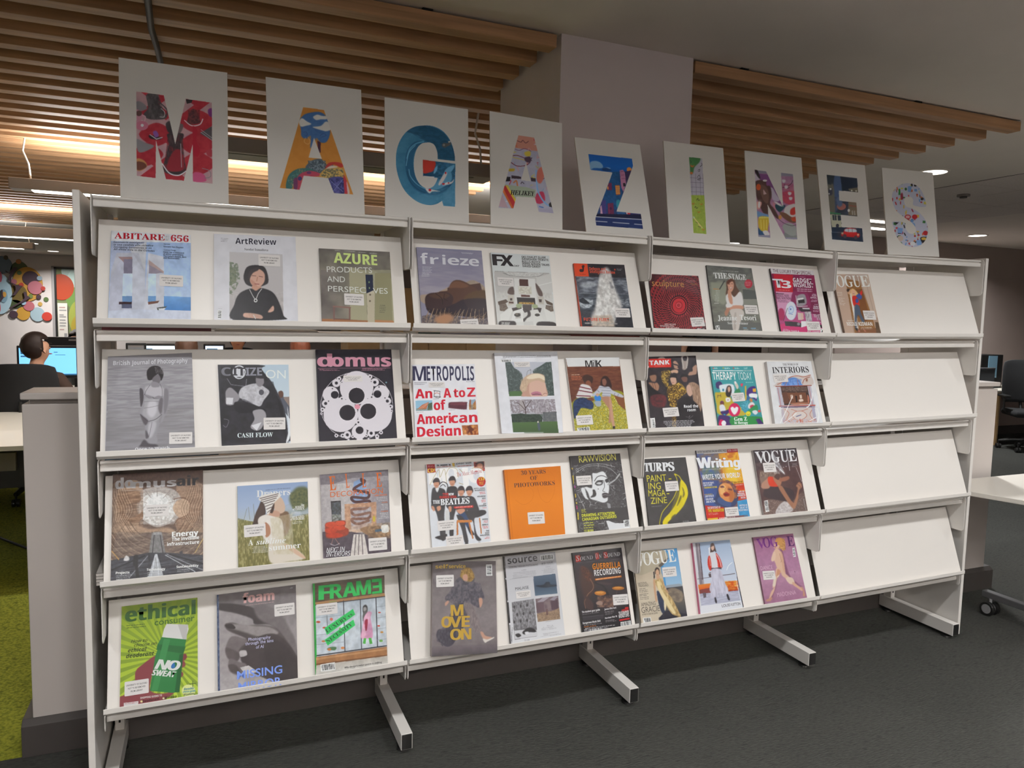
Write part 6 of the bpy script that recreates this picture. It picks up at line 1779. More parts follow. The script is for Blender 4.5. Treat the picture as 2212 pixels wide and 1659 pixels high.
for k in range(120):
    x = rs.uniform(1585, 1960); y = rs.uniform(400, 1050); c = rs.choice(['a82a30', 'a82a30', '2a2628', '2a2628', '3a6a3a', 'c8b84a', '6a90c0', 'c86a3a', '8a2a3a', 'd0a848']); t = rs.random()
    if t < .35: sd += 'e %s %d,%d %d,%d\n' % (c, x, y, rs.randint(7, 17), rs.randint(7, 15))
    elif t < .7: a = rs.uniform(-.5, .5); sd += 'l %s w%d %d,%d %d,%d\n' % (c, rs.randint(7, 13), x, y, x+22*math.sin(a), y+24*math.cos(a))
    elif t < .85: sd += 'p %s s %d,%d %d,%d %d,%d\n' % (c, x-18, y-5, x+18, y-6, x, y+16)
    else: sd += 'p %s %d,%d %d,%d %d,%d %d,%d\n' % (c, x-14, y-14, x+14, y-12, x+13, y+14, x-15, y+12)
lettercard('S', 'white card with a letter S scattered with tiny food, bottles and drinks', '''
p bcbac8 1570,390 1980,390 1980,1060 1570,1060
'''+sd+'''
p 7a9ac8 1745,435 1785,430 1778,495 1745,490
p 7a9ac8 1640,855 1695,860 1690,915 1642,910
p 7a9ac8 1835,980 1885,980 1890,1030 1840,1035
p 2f7a3a 1652,460 1668,460 1672,520 1650,525
p 8a3040 s 1672,520 1690,500 1698,560 1675,570
e a82a30 1745,745 32,24
e d8a0a0 1745,745 22,15
e a82a30 1815,745 28,24
e a82a30 1925,910 26,24
e c8b0a0 1670,965 30,28
p 2a2628 s 1875,955 1935,950 1930,1000 1900,1015 1880,990
e d0a848 1908,968 26,14
e d8d4d4 1795,1018 28,22
p 2a2628 1605,800 1655,800 1630,825
''', [(1, [(1585, 560), (1600, 480), (1660, 425), (1740, 403), (1830, 425), (1890, 490), (1920, 570), (1925, 642), (1806, 628), (1800, 570), (1770, 540), (1725, 548), (1708, 585), (1730, 640), (1790, 660), (1870, 710), (1930, 790), (1950, 880), (1925, 980), (1860, 1040), (1780, 1050), (1690, 1020), (1630, 940), (1604, 860), (1592, 795), (1713, 805), (1722, 860), (1750, 905), (1790, 918), (1825, 895), (1822, 850), (1780, 800), (1690, 735), (1620, 670)], 1)])
magazine('frieze', 'mauve art magazine with a dark rounded sculpture in dry grass, first in the second bay', '857f8e', '''
g 7f7a90 8f8796 9d929a 157,252 712,283 740,620 195,690
n a39aa0 7c7688 a.4 x160 y24 160,260 712,290 740,620 190,660
p a08a78 s 190,665 250,655 330,640 420,600 560,560 640,535 735,590 745,660 700,720 300,740 200,720
n b09a84 7d6858 a.5 x12 y6 400,600 640,535 735,590 740,640 480,660
p 9a8776 565,565 600,545 640,535 665,560 690,555 735,590 700,600 600,580
g 4c3630 33262a 420,600 700,560 750,760 430,800
p 50382f s 345,640 425,620 450,560 495,533 560,545 640,590 680,630 620,700 500,740 420,720
p 6b4a3a b4 s 430,600 470,550 520,545 600,580 560,600 480,600
p 382a2a b3 s 230,690 260,650 330,640 400,635 450,655 470,700 440,760 380,800 290,800 240,770
p 4d382f b4 s 260,665 330,645 400,645 440,665 400,690 320,690
l 1f1618 w5 s 320,650 370,690 380,740
l 1f1618 w4 s 395,650 390,690 420,710
p 55402f b4 s 560,690 620,640 700,620 748,630 755,720 700,740 600,740
p 2b2328 s 240,770 330,790 470,740 560,700 600,760 757,740 765,840 700,860 500,840 300,830
p 332a2c b3 s 560,710 640,690 757,700 760,780 640,800
n 8c7058 3c3028 221c1c a.6 x7 y10 205,840 400,800 520,850 700,860 768,830 770,917 205,903
'''+'\n'.join('l %s w%.0f %d,%d %d,%d' % (random.Random(k).choice(['a3876a', '8a6c52', 'b89c7c', '6d5442']), 3, 215+k*9, 905-(k*37) % 60, 215+k*9+((k*53) % 70)-10, 860-(k*71) % 90) for k in range(58))+'''
p a87a5c b10 s 320,850 420,820 470,860 420,905 330,900
t d8d2d4 FB h90 195,396 262,398 |f
t d8d2d4 FB h76 275,396 348,400 |r
t d8d2d4 FB h78 378,400 406,402 |i
t d8d2d4 FB h78 424,402 522,407 |e
t d8d2d4 FB h78 528,407 602,411 |z
t d8d2d4 FB h78 606,411 692,416 |e
k cfc9cc h4 n2 d8 532,297 644,303 i.5
k d2ccce h5 n8 d11 205,421 292,426
S 532,952 684,944 h80
''', spine='6f6b7e')
magazine('fx', 'white design magazine with a symmetrical lounge interior, middle of the second bay, top row', 'c6c5c0', '''
g cfcecb d6d4cf cfcac4 790,297 1290,325 1350,930 850,922
g b9b2ac cdc7c0 d8d2ca 820,462 1290,475 1350,930 850,922
p d9d4cd 900,470 1240,478 1180,515 985,508
l 6a6664 w3 905,472 955,500
l 8d8884 w5 s 895,475 985,502 1170,508 1240,482
n 8a8580 d0cac4 a.5 x8 y4 895,470 1240,480 1180,508 985,502
p bdb6b0 820,500 985,515 990,650 838,640
p cbc5be 1180,515 1300,480 1325,640 1190,650
l e4dfd8 w5 1190,585 1310,555
p 5b4a44 s 935,650 945,610 965,595 985,600 988,660
p 5b4a44 s 1170,565 1200,590 1235,650 1230,675 1195,660
p d8d2cb 990,520 1168,525 1185,760 1000,755
p 4b2f2a 1033,527 1108,530 1113,588 1036,585
p cfc8bc 1020,585 1138,592 1142,660 1030,655
n e4dece a89c86 a.6 x12 1030,592 1136,598 1138,655 1034,650
p 55352d 1048,660 1124,664 1126,682 1050,680
p 2e2826 1012,685 1168,688 1172,745 1018,742
p d49a3a 1030,728 1160,732 1162,742 1032,740
n f0d080 5a3a20 a.6 x6 y4 1030,722 1160,726 1162,742 1032,740
n d8d2c8 b4ada6 a.5 x6 y20 845,640 930,625 940,680 850,690
n d8d2c8 b4ada6 a.5 x6 y20 1230,640 1320,655 1325,695 1235,690
p c3b9ac 935,665 985,660 990,740 940,755
p bcb2a6 1190,675 1240,680 1245,745 1200,740
p 3f3430 955,690 975,690 975,710 955,710
p 5a4038 945,720 985,720 985,735 945,735
p 4a3c36 1200,700 1225,700 1225,725 1205,725
p 554439 850,720 920,700 940,720 900,745 858,748
p 554439 1250,700 1320,735 1322,755 1270,740
p 6f6055 862,745 920,735 938,775 905,802 870,798
n 8a7a6a 4f4038 a.6 x7 862,745 920,735 938,775 905,802 870,798
p 6f6055 1262,748 1320,755 1328,800 1290,808 1255,790
n 8a7a6a 4f4038 a.6 x7 1262,748 1320,755 1328,800 1290,808 1255,790
p e0dad2 870,830 960,770 975,800 940,880 875,880
p dcd6ce 1240,770 1330,820 1345,880 1270,880
p 3a302e 970,775 1050,760 1060,800 985,812
p 3a302e 1160,765 1225,775 1215,812 1150,805
p 4a403d 1060,745 1140,745 1140,790 1080,815 1065,790
p 3c3432 s 1085,780 1105,790 1125,800 1130,840 1100,860 1075,890 1065,870 1100,840 1105,815
p e2dcd5 985,800 1065,775 1068,890 960,898
p d8d2ca 1140,790 1190,785 1250,890 1160,900
p b8b0a8 1010,820 1045,812 1048,860 1000,862
e 3d3833 1018,832 28,16
e 6a5f50 1012,826 12,8
e 3d3833 1188,832 22,12
p 9aa07a s 1005,750 1030,735 1058,745 1050,770 1020,775
p 9aa07a s 1140,755 1165,740 1192,755 1185,775 1155,775
p c9c3bc 1075,890 1150,885 1160,925 1070,925
p 362f2e s 870,885 960,882 1000,890 995,922 870,922
p 362f2e s 1190,895 1240,888 1330,895 1350,930 1195,928
t 2b2627 FB= h95 812,408 895,412 |F
t 2b2627 FB= h95 878,412 985,418 |X
t 2b2627 FB h15 990,420 1032,423 |347
t 35302f FB h18 1054,345 1258,350 |SKI CHALET GLAM
t 35302f FB- h18 1056,364 1283,372 |GRIMSHAW TRIBUTE
t 35302f FB h18 1058,386 1214,391 |ROLLS-ROYCE
t 35302f FB h18 1061,405 1290,415 |PIPPA NISSEN TALKS
t 35302f FB h18 1064,424 1216,432 |DAVID OAKEY
k 6a6462 h4 822,460 905,463
k 6a6462 h4 930,464 1105,470
k 6a6462 h4 1205,476 1290,480
t d8d2ca FJ h12 882,905 956,907 |THE HEIGHT
t d8d2ca FJ h12 882,918 950,920 |OF LUXURY
S 848,585 984,592 h72
''', spine='b5b2ae')
magazine('janes', 'grey defence review with an orange badge and a spray of white water', '4c4a4e', '''
g 39363a 46464c 6c6e74 5a5c62 3c3d42 26262a 1498,390 1930,403 2008,936 1565,933
p 2b282b 1620,392 1930,403 1945,515 1625,505
n 8a8c92 3a3c44 a.7 x70 y20 d.6 1520,500 1945,515 1965,650 1540,640
p 9fa0a4 b8 s 1560,560 1640,545 1700,570 1620,600 1560,590
n 5a5e64 25282e a.7 x40 y9 1540,650 1965,655 1990,800 1560,800
p a8abae b5 s 1550,700 1600,690 1660,720 1640,760 1580,770 1550,740
n d8d8d8 5a5e64 a.6 x16 y8 1550,700 1665,700 1650,770 1560,770
p 2c2e33 1545,700 1575,680 1600,700 1640,735 1580,735 1550,720
n c8c8ca 4a4e54 a.5 x12 y7 1880,700 1975,690 1980,760 1890,760
p c5bdb8 b10 s 1745,440 1790,430 1820,520 1850,600 1900,720 1905,800 1850,830 1840,900 1700,920 1640,880 1690,740 1700,600 1720,500
p d8d0c8 b8 s 1740,500 1800,490 1830,600 1860,700 1820,860 1700,870 1690,740 1720,600
n f0ece6 a8a09c a.45 x22 y40 1720,450 1810,450 1860,650 1900,780 1840,900 1680,900 1690,700
p 8f8a8a b4 s 1800,540 1825,570 1840,600 1815,600
p b9a898 b6 1660,840 1820,830 1850,933 1650,930
p 2a2a2e b6 1860,850 2005,850 2008,936 1880,936
n a.1 x20
p d2492a 1498,390 1614,394 1628,503 1512,500
l 2d2022 w13 s 1578,410 1578,440 1574,456 1556,458
p 2d2022 1565,415 1590,405 1588,425 1570,430
e 2d2022 1560,450 14,13
k 8a3424 h9 1545,482 1600,484
p c4452c 1500,395 1512,500 1572,933 1562,933
t d0553c FB h25 1632,448 1770,452 |Defence and
t d0553c FB h25 1634,472 1852,480 |Intelligence Review
e c4452c 1849,444 6,8
k a8a4a4 h4 n2 d9 1862,438 1918,441
t d8553a FB h26 1585,880 1800,884 |FUTURE FLEET
k b9b0a8 h13 1590,900 1680,903
k a89f98 h13 1700,902 1870,906
k c4452c h6 1590,930 1660,931
S 1848,850 1976,852 h76
''', spine='b84a30')
magazine('metropolis', 'white magazine with heavy navy masthead and big red words, first in the second bay', 'e0dadb', '''
n a.02 x60
t 2c2a42 FB h124 126,444 240,444 |M
t 2c2a42 FB h124 244,444 650,442 |ETROPOLIS
k 55505c h6 n2 d14 135,463 250,461
t 55505c FR+ h7 580,456 651,454 |Autumn 2025
t c22233 FB+ h80 148,596 290,594 |An
t c22233 FB+ h80 388,590 452,588 |A
t c22233 FB+ h76 475,586 572,584 |to
t c22233 FB+ h78 592,582 660,580 |Z
l 3a3434 w5 304,530 356,535
l 3a3434 w5 308,580 360,582
l 3a3434 w4 310,532 306,582
l 3a3434 w4 356,535 356,580
l b0503c w4 s 310,555 330,548 352,556
l 3a3434 w4 s 320,588 345,590 362,584
p 8fb4c8 148,616 290,610 293,698 153,705
p 4a5a48 255,640 290,630 293,690 250,695
p b86a4a 160,690 205,650 262,625 240,690
l d8b49c w3 170,690 250,635
l d8b49c w3 190,692 255,640
n 9a8a70 5a6048 a.4 x12 y6 150,680 293,674 293,698 153,705
t c22233 FB+ h82 306,696 406,692 |of
p 4a232c s 430,640 450,628 580,626 587,640 585,680 570,690 440,678 430,665
p 5f3038 450,632 575,630 575,655 440,650
p 8f9fae 602,610 660,603 666,690 606,692
p 9a5a3a 604,650 612,605 622,606 622,690 606,692
p a86a40 640,640 662,610 666,690 640,692
n d0a860 6a4a3a a.6 x8 604,650 664,645 666,690 606,692
k 8a8488 h4 300,600 348,599
k 8a8488 h4 155,714 216,712
k 8a8488 h4 432,695 485,693
t c22233 FB+ h84 162,816 450,806 |Ameri
t c22233 FB+ h84 452,806 676,798 |can
t c22233 FB+ h84 164,924 534,910 |Design
p b86a34 542,826 680,818 687,900 552,905
n e0a868 7a3a24 a.7 x18 542,826 680,818 687,900 552,905
p 5a2a1e s 590,840 610,825 630,845 650,860 630,880 640,900 620,898 610,880 595,900 590,880 600,865
S 258,502 396,500 h44
''', spine='cfc9c8')
magazine('untitled', 'white magazine with two photographs of a blond head and a winter park', 'dad5d6', '''
n a.02 x60
k 4a4648 h5 n2 d11 868,238 1330,232
k 7a7678 h3 875,263 915,262
B 872,268 965,265 968,288 876,290
p b8b6bc 910,290 1305,288 1332,580 945,586
n 3a4440 262e2c 4c5650 a.9 x12 d.6 910,290 955,288 985,340 1050,380 1060,440 1040,586 945,586
n 3a4640 28302e 55605a a.9 x12 d.6 1140,360 1200,330 1260,290 1305,288 1332,580 1200,586
p b9b7bd b6 s 1010,300 1180,300 1160,350 1130,380 1060,400 1020,350
l 4a4448 w2 s 1090,420 1100,370 1130,360
l 4a4448 w2 s 1120,400 1130,370 1120,350
p 46603a 945,545 1060,540 1060,586 945,586
p b98f7c s 1055,560 1045,520 1070,470 1150,450 1230,450 1255,500 1262,586 1060,586
p cfa794 s 1120,470 1200,450 1250,470 1260,540 1262,586 1130,586
p c0a084 s 1035,510 1060,440 1110,400 1180,388 1240,405 1250,450 1240,470 1180,450 1110,480 1080,540 1050,545
p e0cdb2 b3 s 1090,430 1130,400 1190,392 1240,415 1245,450 1200,430 1130,440
n 9a7d66 dcc6a8 a.4 x5 y14 1040,440 1100,440 1100,540 1050,550
p b07080 b3 s 1130,560 1175,545 1215,558 1210,578 1150,580
l 5a3c3c w5 s 1140,575 1180,568 1225,578
l 8a5a50 w4 s 1235,570 1250,560 1265,566
e c09080 1068,574 12,16
p d2ccd0 945,592 1330,588 1332,606 945,612
p b3adb2 950,616 1335,610 1368,885 978,885
n 8d8084 6a5c5c c4bec4 a.7 x12 d.3 950,616 1335,610 1345,720 960,730
p a39896 1030,620 1070,618 1075,700 1036,705
p 9a8e90 1160,620 1280,616 1285,730 1165,735
n c4bcc0 6a6064 a.6 x10 y14 1160,620 1280,616 1285,730 1165,735
l 4a3c3a w8 s 1085,740 1080,680 1060,630
l 4a3c3a w5 s 1080,690 1110,650 1130,620
l 4a3c3a w5 s 1078,700 1040,660 1010,640
l 5a4c4a w3 960,620 975,720
p 2a332b 962,740 1040,730 1120,740 1200,735 1230,770 1220,810 1100,800 970,805
n 39443a 1f2722 a.7 x9 962,735 1230,735 1225,805 970,805
n 4a4a48 2f3432 a.7 x12 1230,720 1350,715 1356,800 1230,800
g 4a5f3a 3a4c30 972,805 1356,795 1368,885 978,885
p 4a4f5a s 1182,815 1192,800 1204,815 1208,860 1196,875 1188,850
e cfc2b4 1189,800 6,8
S 985,335 1118,333 h46
''', spine='cbc6c6')
magazine('milk', 'magazine with two people sitting on a yellow flowered bed under a black masthead', '6b4030', '''
p dcd7d3 1430,250 1885,243 1892,322 1446,326
g 6a3f30 5a3428 4a2c24 1446,326 1892,322 1930,600 1480,640
n 7c4c38 4f2c22 a.5 x50 y10 1446,326 1892,322 1930,600 1480,640
l 5a3226 w4 s 1530,470 1580,400 1700,390 1760,420 1850,480 1890,560
p 8f8a2c s 1480,640 1600,560 1750,540 1930,560 1963,850 1510,868 1495,760
n c0aa3c 9c8c30 6f7434 d0c070 a.9 x9 d.4 1490,720 1600,570 1750,560 1930,600 1963,850 1510,868
p 7a4a30 1840,570 1925,565 1940,700 1880,650
p 352420 s 1570,420 1610,395 1660,420 1650,470 1600,475
p 7a4a38 s 1600,460 1625,445 1645,470 1635,505 1605,500
p d3cac6 s 1560,480 1600,480 1640,500 1660,560 1640,590 1580,590 1520,590 1540,530
l 6a2a34 w9 1550,500 1640,520
l 6a2a34 w9 1540,530 1655,550
l 6a2a34 w9 1525,575 1640,580
p 25304a s 1495,640 1540,595 1620,600 1665,640 1650,690 1560,680 1510,770 1498,740
n 36466a 1c243a a.5 x14 1495,640 1540,595 1620,600 1665,640 1650,690 1560,680 1510,770
p 6b4030 s 1610,605 1640,590 1670,600 1660,620
p 2b1c1c s 1725,470 1740,420 1770,405 1800,430 1820,480 1815,520 1790,515 1770,500 1740,520
p 7d5446 s 1740,440 1765,430 1778,460 1765,490 1745,480
p b9b6bc s 1720,490 1760,500 1800,500 1830,530 1915,570 1915,592 1840,570 1815,560 1810,585 1740,585 1740,545 1690,580 1650,575 1700,520
l 6a6a76 w3 1715,505 1810,512
l 6a6a76 w3 1735,530 1815,535
l 6a6a76 w3 1738,555 1812,558
l 6a6a76 w3 1740,575 1810,578
l 6a6a76 w4 1850,555 1840,572
l 6a6a76 w4 1880,562 1872,582
l 6a6a76 w4 1700,530 1715,545
p a87a64 s 1735,585 1800,585 1820,620 1825,690 1815,760 1812,800 1795,800 1800,700 1770,650 1740,610
p b98c74 s 1800,590 1818,620 1835,740 1850,840 1832,845 1812,760
p 1f1718 1828,835 1852,832 1850,852 1832,854
p 3a7ac0 s 1672,590 1700,565 1730,590 1722,625 1690,625
p 9aa0a8 s 1675,625 1725,622 1730,660 1700,668 1680,650
e c09a80 1700,568 14,14
t 2b2728 FB- h58 1598,330 1660,330 |M
t 2b2728 FB- h58 1664,330 1688,330 |il
t 2b2728 FB- h60 1690,330 1740,330 |K
k e0c8b0 h6 1475,398 1550,394
k c06a4a h7 n3 d14 1477,412 1575,410
B 1525,848 1632,838 1636,865 1530,868
S 1520,826 1658,818 h80
''', spine='cfc9c6')
fab4 = ''
for (hx, hy, x0, y0, x1, y1, seat) in ((327, 455, 285, 490, 410, 915, 0), (462, 440, 405, 470, 505, 900, 0), (538, 525, 490, 560, 610, 955, 1), (608, 525, 575, 560, 720, 930, 1)):
    fab4 += 'p 2b2426 s %d,%d %d,%d %d,%d %d,%d %d,%d\n' % (hx-30, hy-10, hx-15, hy-45, hx+15, hy-48, hx+32, hy-15, hx+22, hy+10)
    fab4 += 'p c08a70 s %d,%d %d,%d %d,%d %d,%d %d,%d\n' % (hx-22, hy-8, hx+22, hy-12, hx+20, hy+22, hx, hy+38, hx-18, hy+22)
    fab4 += 'p 2b2426 %d,%d %d,%d %d,%d %d,%d\n' % (hx-26, hy-12, hx-14, hy-42, hx+20, hy-44, hx+28, hy-14)
    fab4 += 'l 7a4a40 w4 %d,%d %d,%d\n' % (hx-9, hy+20, hx+11, hy+18)
magazine('mojo', 'white music magazine with four people in dark suits and bold red words', 'd2cfd0', '''
n a.02 x60
k 2a2628 h16 330,298 450,292
p b03a34 645,270 735,262 740,345 655,352
n c09080 3a2a2a a.7 x16 650,270 735,262 740,330 655,340
p 2a2224 s 665,285 690,262 730,270 728,310 712,295 680,290
p c08a74 s 675,290 700,280 722,292 715,325 690,330
p 8e8a8c 475,272 485,272 485,310 472,312
p c9a24a 462,275 480,273 484,310 466,312
T f0eeee FB= h140 270,462 412,455 |M
T f0eeee FB= h120 400,430 515,425 |O
l a89468 w4 s 272,465 345,335 358,400 395,330 415,450
l a89468 w4 s 405,380 440,320 500,330 515,400
l a89468 w5 s 525,330 600,420 570,460 520,450
l a89468 w4 s 600,400 640,320 720,330 730,420
T f0eeee FB= h150 525,470 600,465 |J
T f0eeee FB= h125 610,450 732,445 |O
l 2a2628 w7 s 345,470 380,440 420,460 425,510
l 2a2628 w6 s 360,480 385,462 405,480
t a83a40 FT h34 505,395 718,360 |The Music Magazine
p 252326 s 290,510 325,488 375,495 405,520 410,600 400,660 395,760 420,900 370,935 345,780 320,690 285,660
p 252326 s 415,510 440,480 490,480 510,520 505,640 490,690 475,760 472,900 440,890 440,700 410,640
p 29272b s 500,585 530,560 585,570 600,620 590,680 560,700 500,690
p 2b292c s 575,580 600,560 650,575 680,640 690,690 640,700 590,680
p 252326 s 560,690 640,690 720,680 750,690 745,715 690,740 650,760 670,880 710,930 680,940 655,900 640,780 600,760
p 2a3a55 s 510,700 560,690 600,760 610,820 645,880 620,890 590,830 560,780 530,740
p 1c1a1d s 600,820 650,880 640,892 605,860
p 252326 s 500,720 560,750 580,850 600,950 570,955 545,850 520,780
p d9d5d2 s 318,495 335,530 350,490
p c9c4c0 405,690 425,680 440,760 430,890 405,880
p b06c3c 500,770 512,765 515,890 500,895
p b06c3c 600,790 612,780 645,920 634,925
p b06c3c 690,750 700,745 715,880 706,882
p b87440 505,765 630,765 630,785 505,788
p c08a70 s 285,650 305,650 315,680 300,690
p c08a70 s 330,655 360,645 365,675 340,690
p c08a70 s 500,680 560,670 570,690 530,715
p c08a70 s 430,655 455,650 455,690 440,695
p 1f1c1f s 315,915 370,895 415,895 410,910 380,935
'''+fab4+'''
p 8f2a2c 243,290 312,284 322,358 250,365
t d8b44a FB+ h34 254,360 315,355 |CD!
k d8a0a0 h6 n2 d10 252,302 308,297
k b04a40 h7 325,313 452,304
t 2b282a FB h16 492,292 628,282 |JOHNNY MARR
k b04a40 h7 500,305 625,297
e a82f30 709,438 38,42
t d8b440 FB+ h26 684,430 736,426 |133
k d8b440 h7 n3 d10 690,442 732,439
t c8403a FB+ h20 380,556 430,554 |THE
t e0dcda FB+ h20 432,556 476,554 |NEW
t b8342e FB+ h20 355,582 502,576 |RUBBER SOUL
t e0dcda FS+ h30 298,628 358,626 |THE
t e0dcda FS+ h52 364,640 610,625 |BEATLES
p b8342e 475,652 640,640 642,660 478,668
k e0b8b0 h8 485,658 635,648
'''+'\n'.join('t %s FB h%d %d,%d %d,%d |%s' % q for q in [('4a4648', 12, 648, 504, 740, 499, 'KATE & ANNA'), ('4a4648', 12, 655, 520, 742, 515, 'McGARRIGLE'), ('4a4648', 12, 675, 572, 746, 568, 'WISHBONE'), ('4a4648', 12, 715, 588, 746, 586, 'ASH'), ('4a4648', 12, 725, 634, 752, 632, 'JOY'), ('4a4648', 12, 692, 652, 752, 648, 'DIVISION'), ('4a4648', 12, 718, 766, 765, 763, 'QUEEN'), ('4a4648', 12, 718, 812, 768, 808, 'MIKE D'), ('4a4648', 13, 750, 864, 776, 862, 'THE'), ('4a4648', 13, 742, 882, 778, 880, 'MANY'), ('4a4648', 13, 698, 902, 778, 896, 'WALLOPERS')])+'''
k b84a48 h7 n2 d12 690,530 744,526 i1
k b84a48 h7 n2 d12 700,600 748,596 i1
k b84a48 h7 720,662 754,660
k b84a48 h7 n2 d11 720,776 766,773 i1
k b84a48 h7 n2 d11 715,824 770,819 i1
k b84a48 h7 n2 d11 735,912 780,907 i1
S 337,860 488,845 h84
S 410,990 556,975 h84
''', spine='c5c2c2')
magazine('photoworks', 'plain orange book with dark serif title, middle of the second bay, third row', 'd2751f', '''
g c56a1c d87a22 cf7220 905,335 1385,302 1425,870 962,916
l c0661c w2 s 1010,420 1030,370 1090,350 1130,400 1100,470 1150,520 1140,600 1070,640 1000,600
l c0661c w2 s 1190,500 1200,400 1260,340 1330,400 1330,540 1280,620 1220,590 1190,500
l b35c18 w3 925,335 978,915
t 3f2018 FS- h36 1050,382 1260,368 |30 YEARS
t 3f2018 FS- h36 1128,428 1190,424 |OF
t 3f2018 FS- h36 990,492 1338,470 |PHOTOWORKS
S 1106,805 1248,797 h98
''', spine='b8661c')
raw = random.Random(4); rawl = ''
for k in range(150):
    x = raw.uniform(1490, 1960); y = raw.uniform(290, 850)
    if 1560 < x < 1800 and 345 < y < 615: continue
    a = raw.uniform(0, 6.28); L = raw.uniform(15, 45); c = raw.uniform(-25, 25)
    rawl += 'l %s w%d s %d,%d %d,%d %d,%d\n' % (raw.choice(['b9b5b4', '8d8989', 'd0ccca']), raw.choice([2, 2, 3]), x, y, x+L*.5*math.cos(a)-c*math.sin(a)*.5, y+L*.5*math.sin(a)+c*math.cos(a)*.5, x+L*math.cos(a), y+L*math.sin(a))
magazine('rawvision', 'black and white drawn face magazine with a thin yellow masthead', '2e2b2c', '''
n 5a5656 242122 a.7 x8 y8
'''+rawl+'''
l c0bcba w3 s 1530,330 1620,290 1740,285 1850,310
l c0bcba w3 s 1520,360 1600,310 1700,300 1800,320 1870,380
l c0bcba w3 s 1530,540 1580,640 1620,720 1700,780
p dad6d4 s 1655,370 1690,365 1745,348 1775,380 1795,440 1800,500 1790,560 1785,600 1750,615 1700,600 1640,580 1620,530 1590,490 1570,500 1555,530 1560,510 1600,480 1650,490 1670,450
p dad6d4 1660,362 1690,365 1670,520 1655,500
p dad6d4 s 1560,500 1590,490 1610,560 1625,590 1590,570
l 2a2728 w6 s 1675,430 1700,395 1740,385 1780,400
l 2a2728 w5 s 1680,455 1710,430 1750,425
p 2a2728 s 1680,450 1705,425 1745,430 1740,460 1700,470
p c9c5c3 s 1690,452 1710,440 1738,445 1720,460
p 2a2728 s 1765,420 1790,410 1795,435 1775,445
l 2a2728 w4 s 1755,430 1760,480 1745,515 1765,520
p 3a3435 s 1740,540 1770,530 1800,545 1785,570 1750,575
l dad6d4 w2 s 1742,552 1770,548 1795,552
e 2a2728 1707,498 4,4
p 242122 s 1660,505 1680,510 1690,545 1675,565 1640,570 1660,545
p 8d8989 1780,615 1810,625 1815,660 1790,665
l a8a4a2 w12 s 1790,460 1850,420 1890,370
l 2a2728 w3 1810,430 1860,410
p d5d1cf 1770,760 1850,790 1965,790 1980,820 1800,845
p 242122 1467,218 1893,195 1900,265 1475,295
l 4a4647 w12 1470,300 1545,860
'''+'\n'.join('p %s %d,%d %d,%d %d,%d %d,%d' % (c, x, y, x+9, y-2, x+12, y+h, x+3, y+h+2) for x, y, h, c in ((1480, 320, 10, 'c9a83a'), (1488, 385, 70, 'b8a038'), (1503, 470, 20, 'a8388a'), (1508, 540, 30, 'c9a83a'), (1516, 610, 14, 'c9a83a'), (1520, 640, 30, 'b03a6a'), (1530, 700, 60, 'c9b23a')))+'''
t cfc35a FR h56 1546,274 1860,252 |RAWVISION
p 2a2728 1555,680 1960,650 1965,765 1565,775
t d2cf3c FB h26 1568,738 1852,716 |DRAWING ATTENTION:
t d2cf3c FB h26 1572,772 1864,744 |CANADIAN OUTSIDERS
k c9c640 h9 n4 d20 1578,792 1690,782
k c9c640 h5 n4 d8 1560,674 1605,670
B 1922,765 1972,758 1978,818 1928,822 d1
S 1520,470 1648,462 h80
''', spine='3a3636')
magazine('selfservice', 'thick grey fashion book with gold stacked capitals and a striding figure', '6f6464', '''
g 645a5b 746a69 7c7170 675d5d 297,252 833,243 847,1028 287,1060
g 6a6061 4a4345 287,970 846,950 847,1028 287,1060
n a.05 x40
p 8a6a3e s 540,330 580,300 620,310 650,370 640,420 600,440 555,420 530,380
n b89458 5c4428 a.6 x6 y14 535,320 620,305 650,390 600,440 545,410
p b98d78 s 550,370 580,355 595,380 585,420 560,410
p 4f4a4e s 495,410 530,380 570,420 620,420 655,385 650,430 700,440 690,480 720,500 735,560 700,580 690,640 650,620 600,590 560,590 500,640 470,600 490,560 410,580 405,545 450,500 500,470
n 6e686b 35313a a.6 x14 y20 495,400 700,430 735,560 690,640 560,600 480,620 405,560
p 3c383f s 500,620 560,600 600,640 560,800 500,900 460,960 400,970 330,900 340,830 400,820 450,750 440,700
n 5c565a 2f2c33 a.6 x12 y24 500,620 600,620 560,800 460,960 330,930 340,830 440,780
p 7a6d6c s 560,600 640,620 660,680 690,750 715,840 660,850 610,760 580,680
n 8d7f7c 5f5554 a.5 x10 y24 560,600 640,620 715,840 660,850 600,750
p b98d78 s 400,600 425,580 432,595 405,625
p b98d78 s 690,560 715,560 720,600 700,640 690,600
p b98d78 s 700,850 722,848 745,880 800,895 760,912 725,905
p d2c5ba s 722,905 760,912 815,892 815,902 760,932 740,940
p 4a4448 360,950 385,955 382,975 372,965
t d2ac52 FB+ h32 318,308 428,306 |self
t d2ac52 FB+ h32 432,306 574,304 |service
t b8923e FB+ h95 450,712 555,706 |M
t b8923e FB+ h95 370,812 452,808 |O
t b8923e FB+ h95 440,812 540,806 |V
t b8923e FB+ h95 542,806 608,804 |E
t b8923e FB+ h95 445,918 538,914 |O
t b8923e FB+ h95 538,914 622,910 |N
B 750,275 800,272 803,368 752,370 d1
S 324,466 474,460 h100
''', spine='8f8584', rest=True)
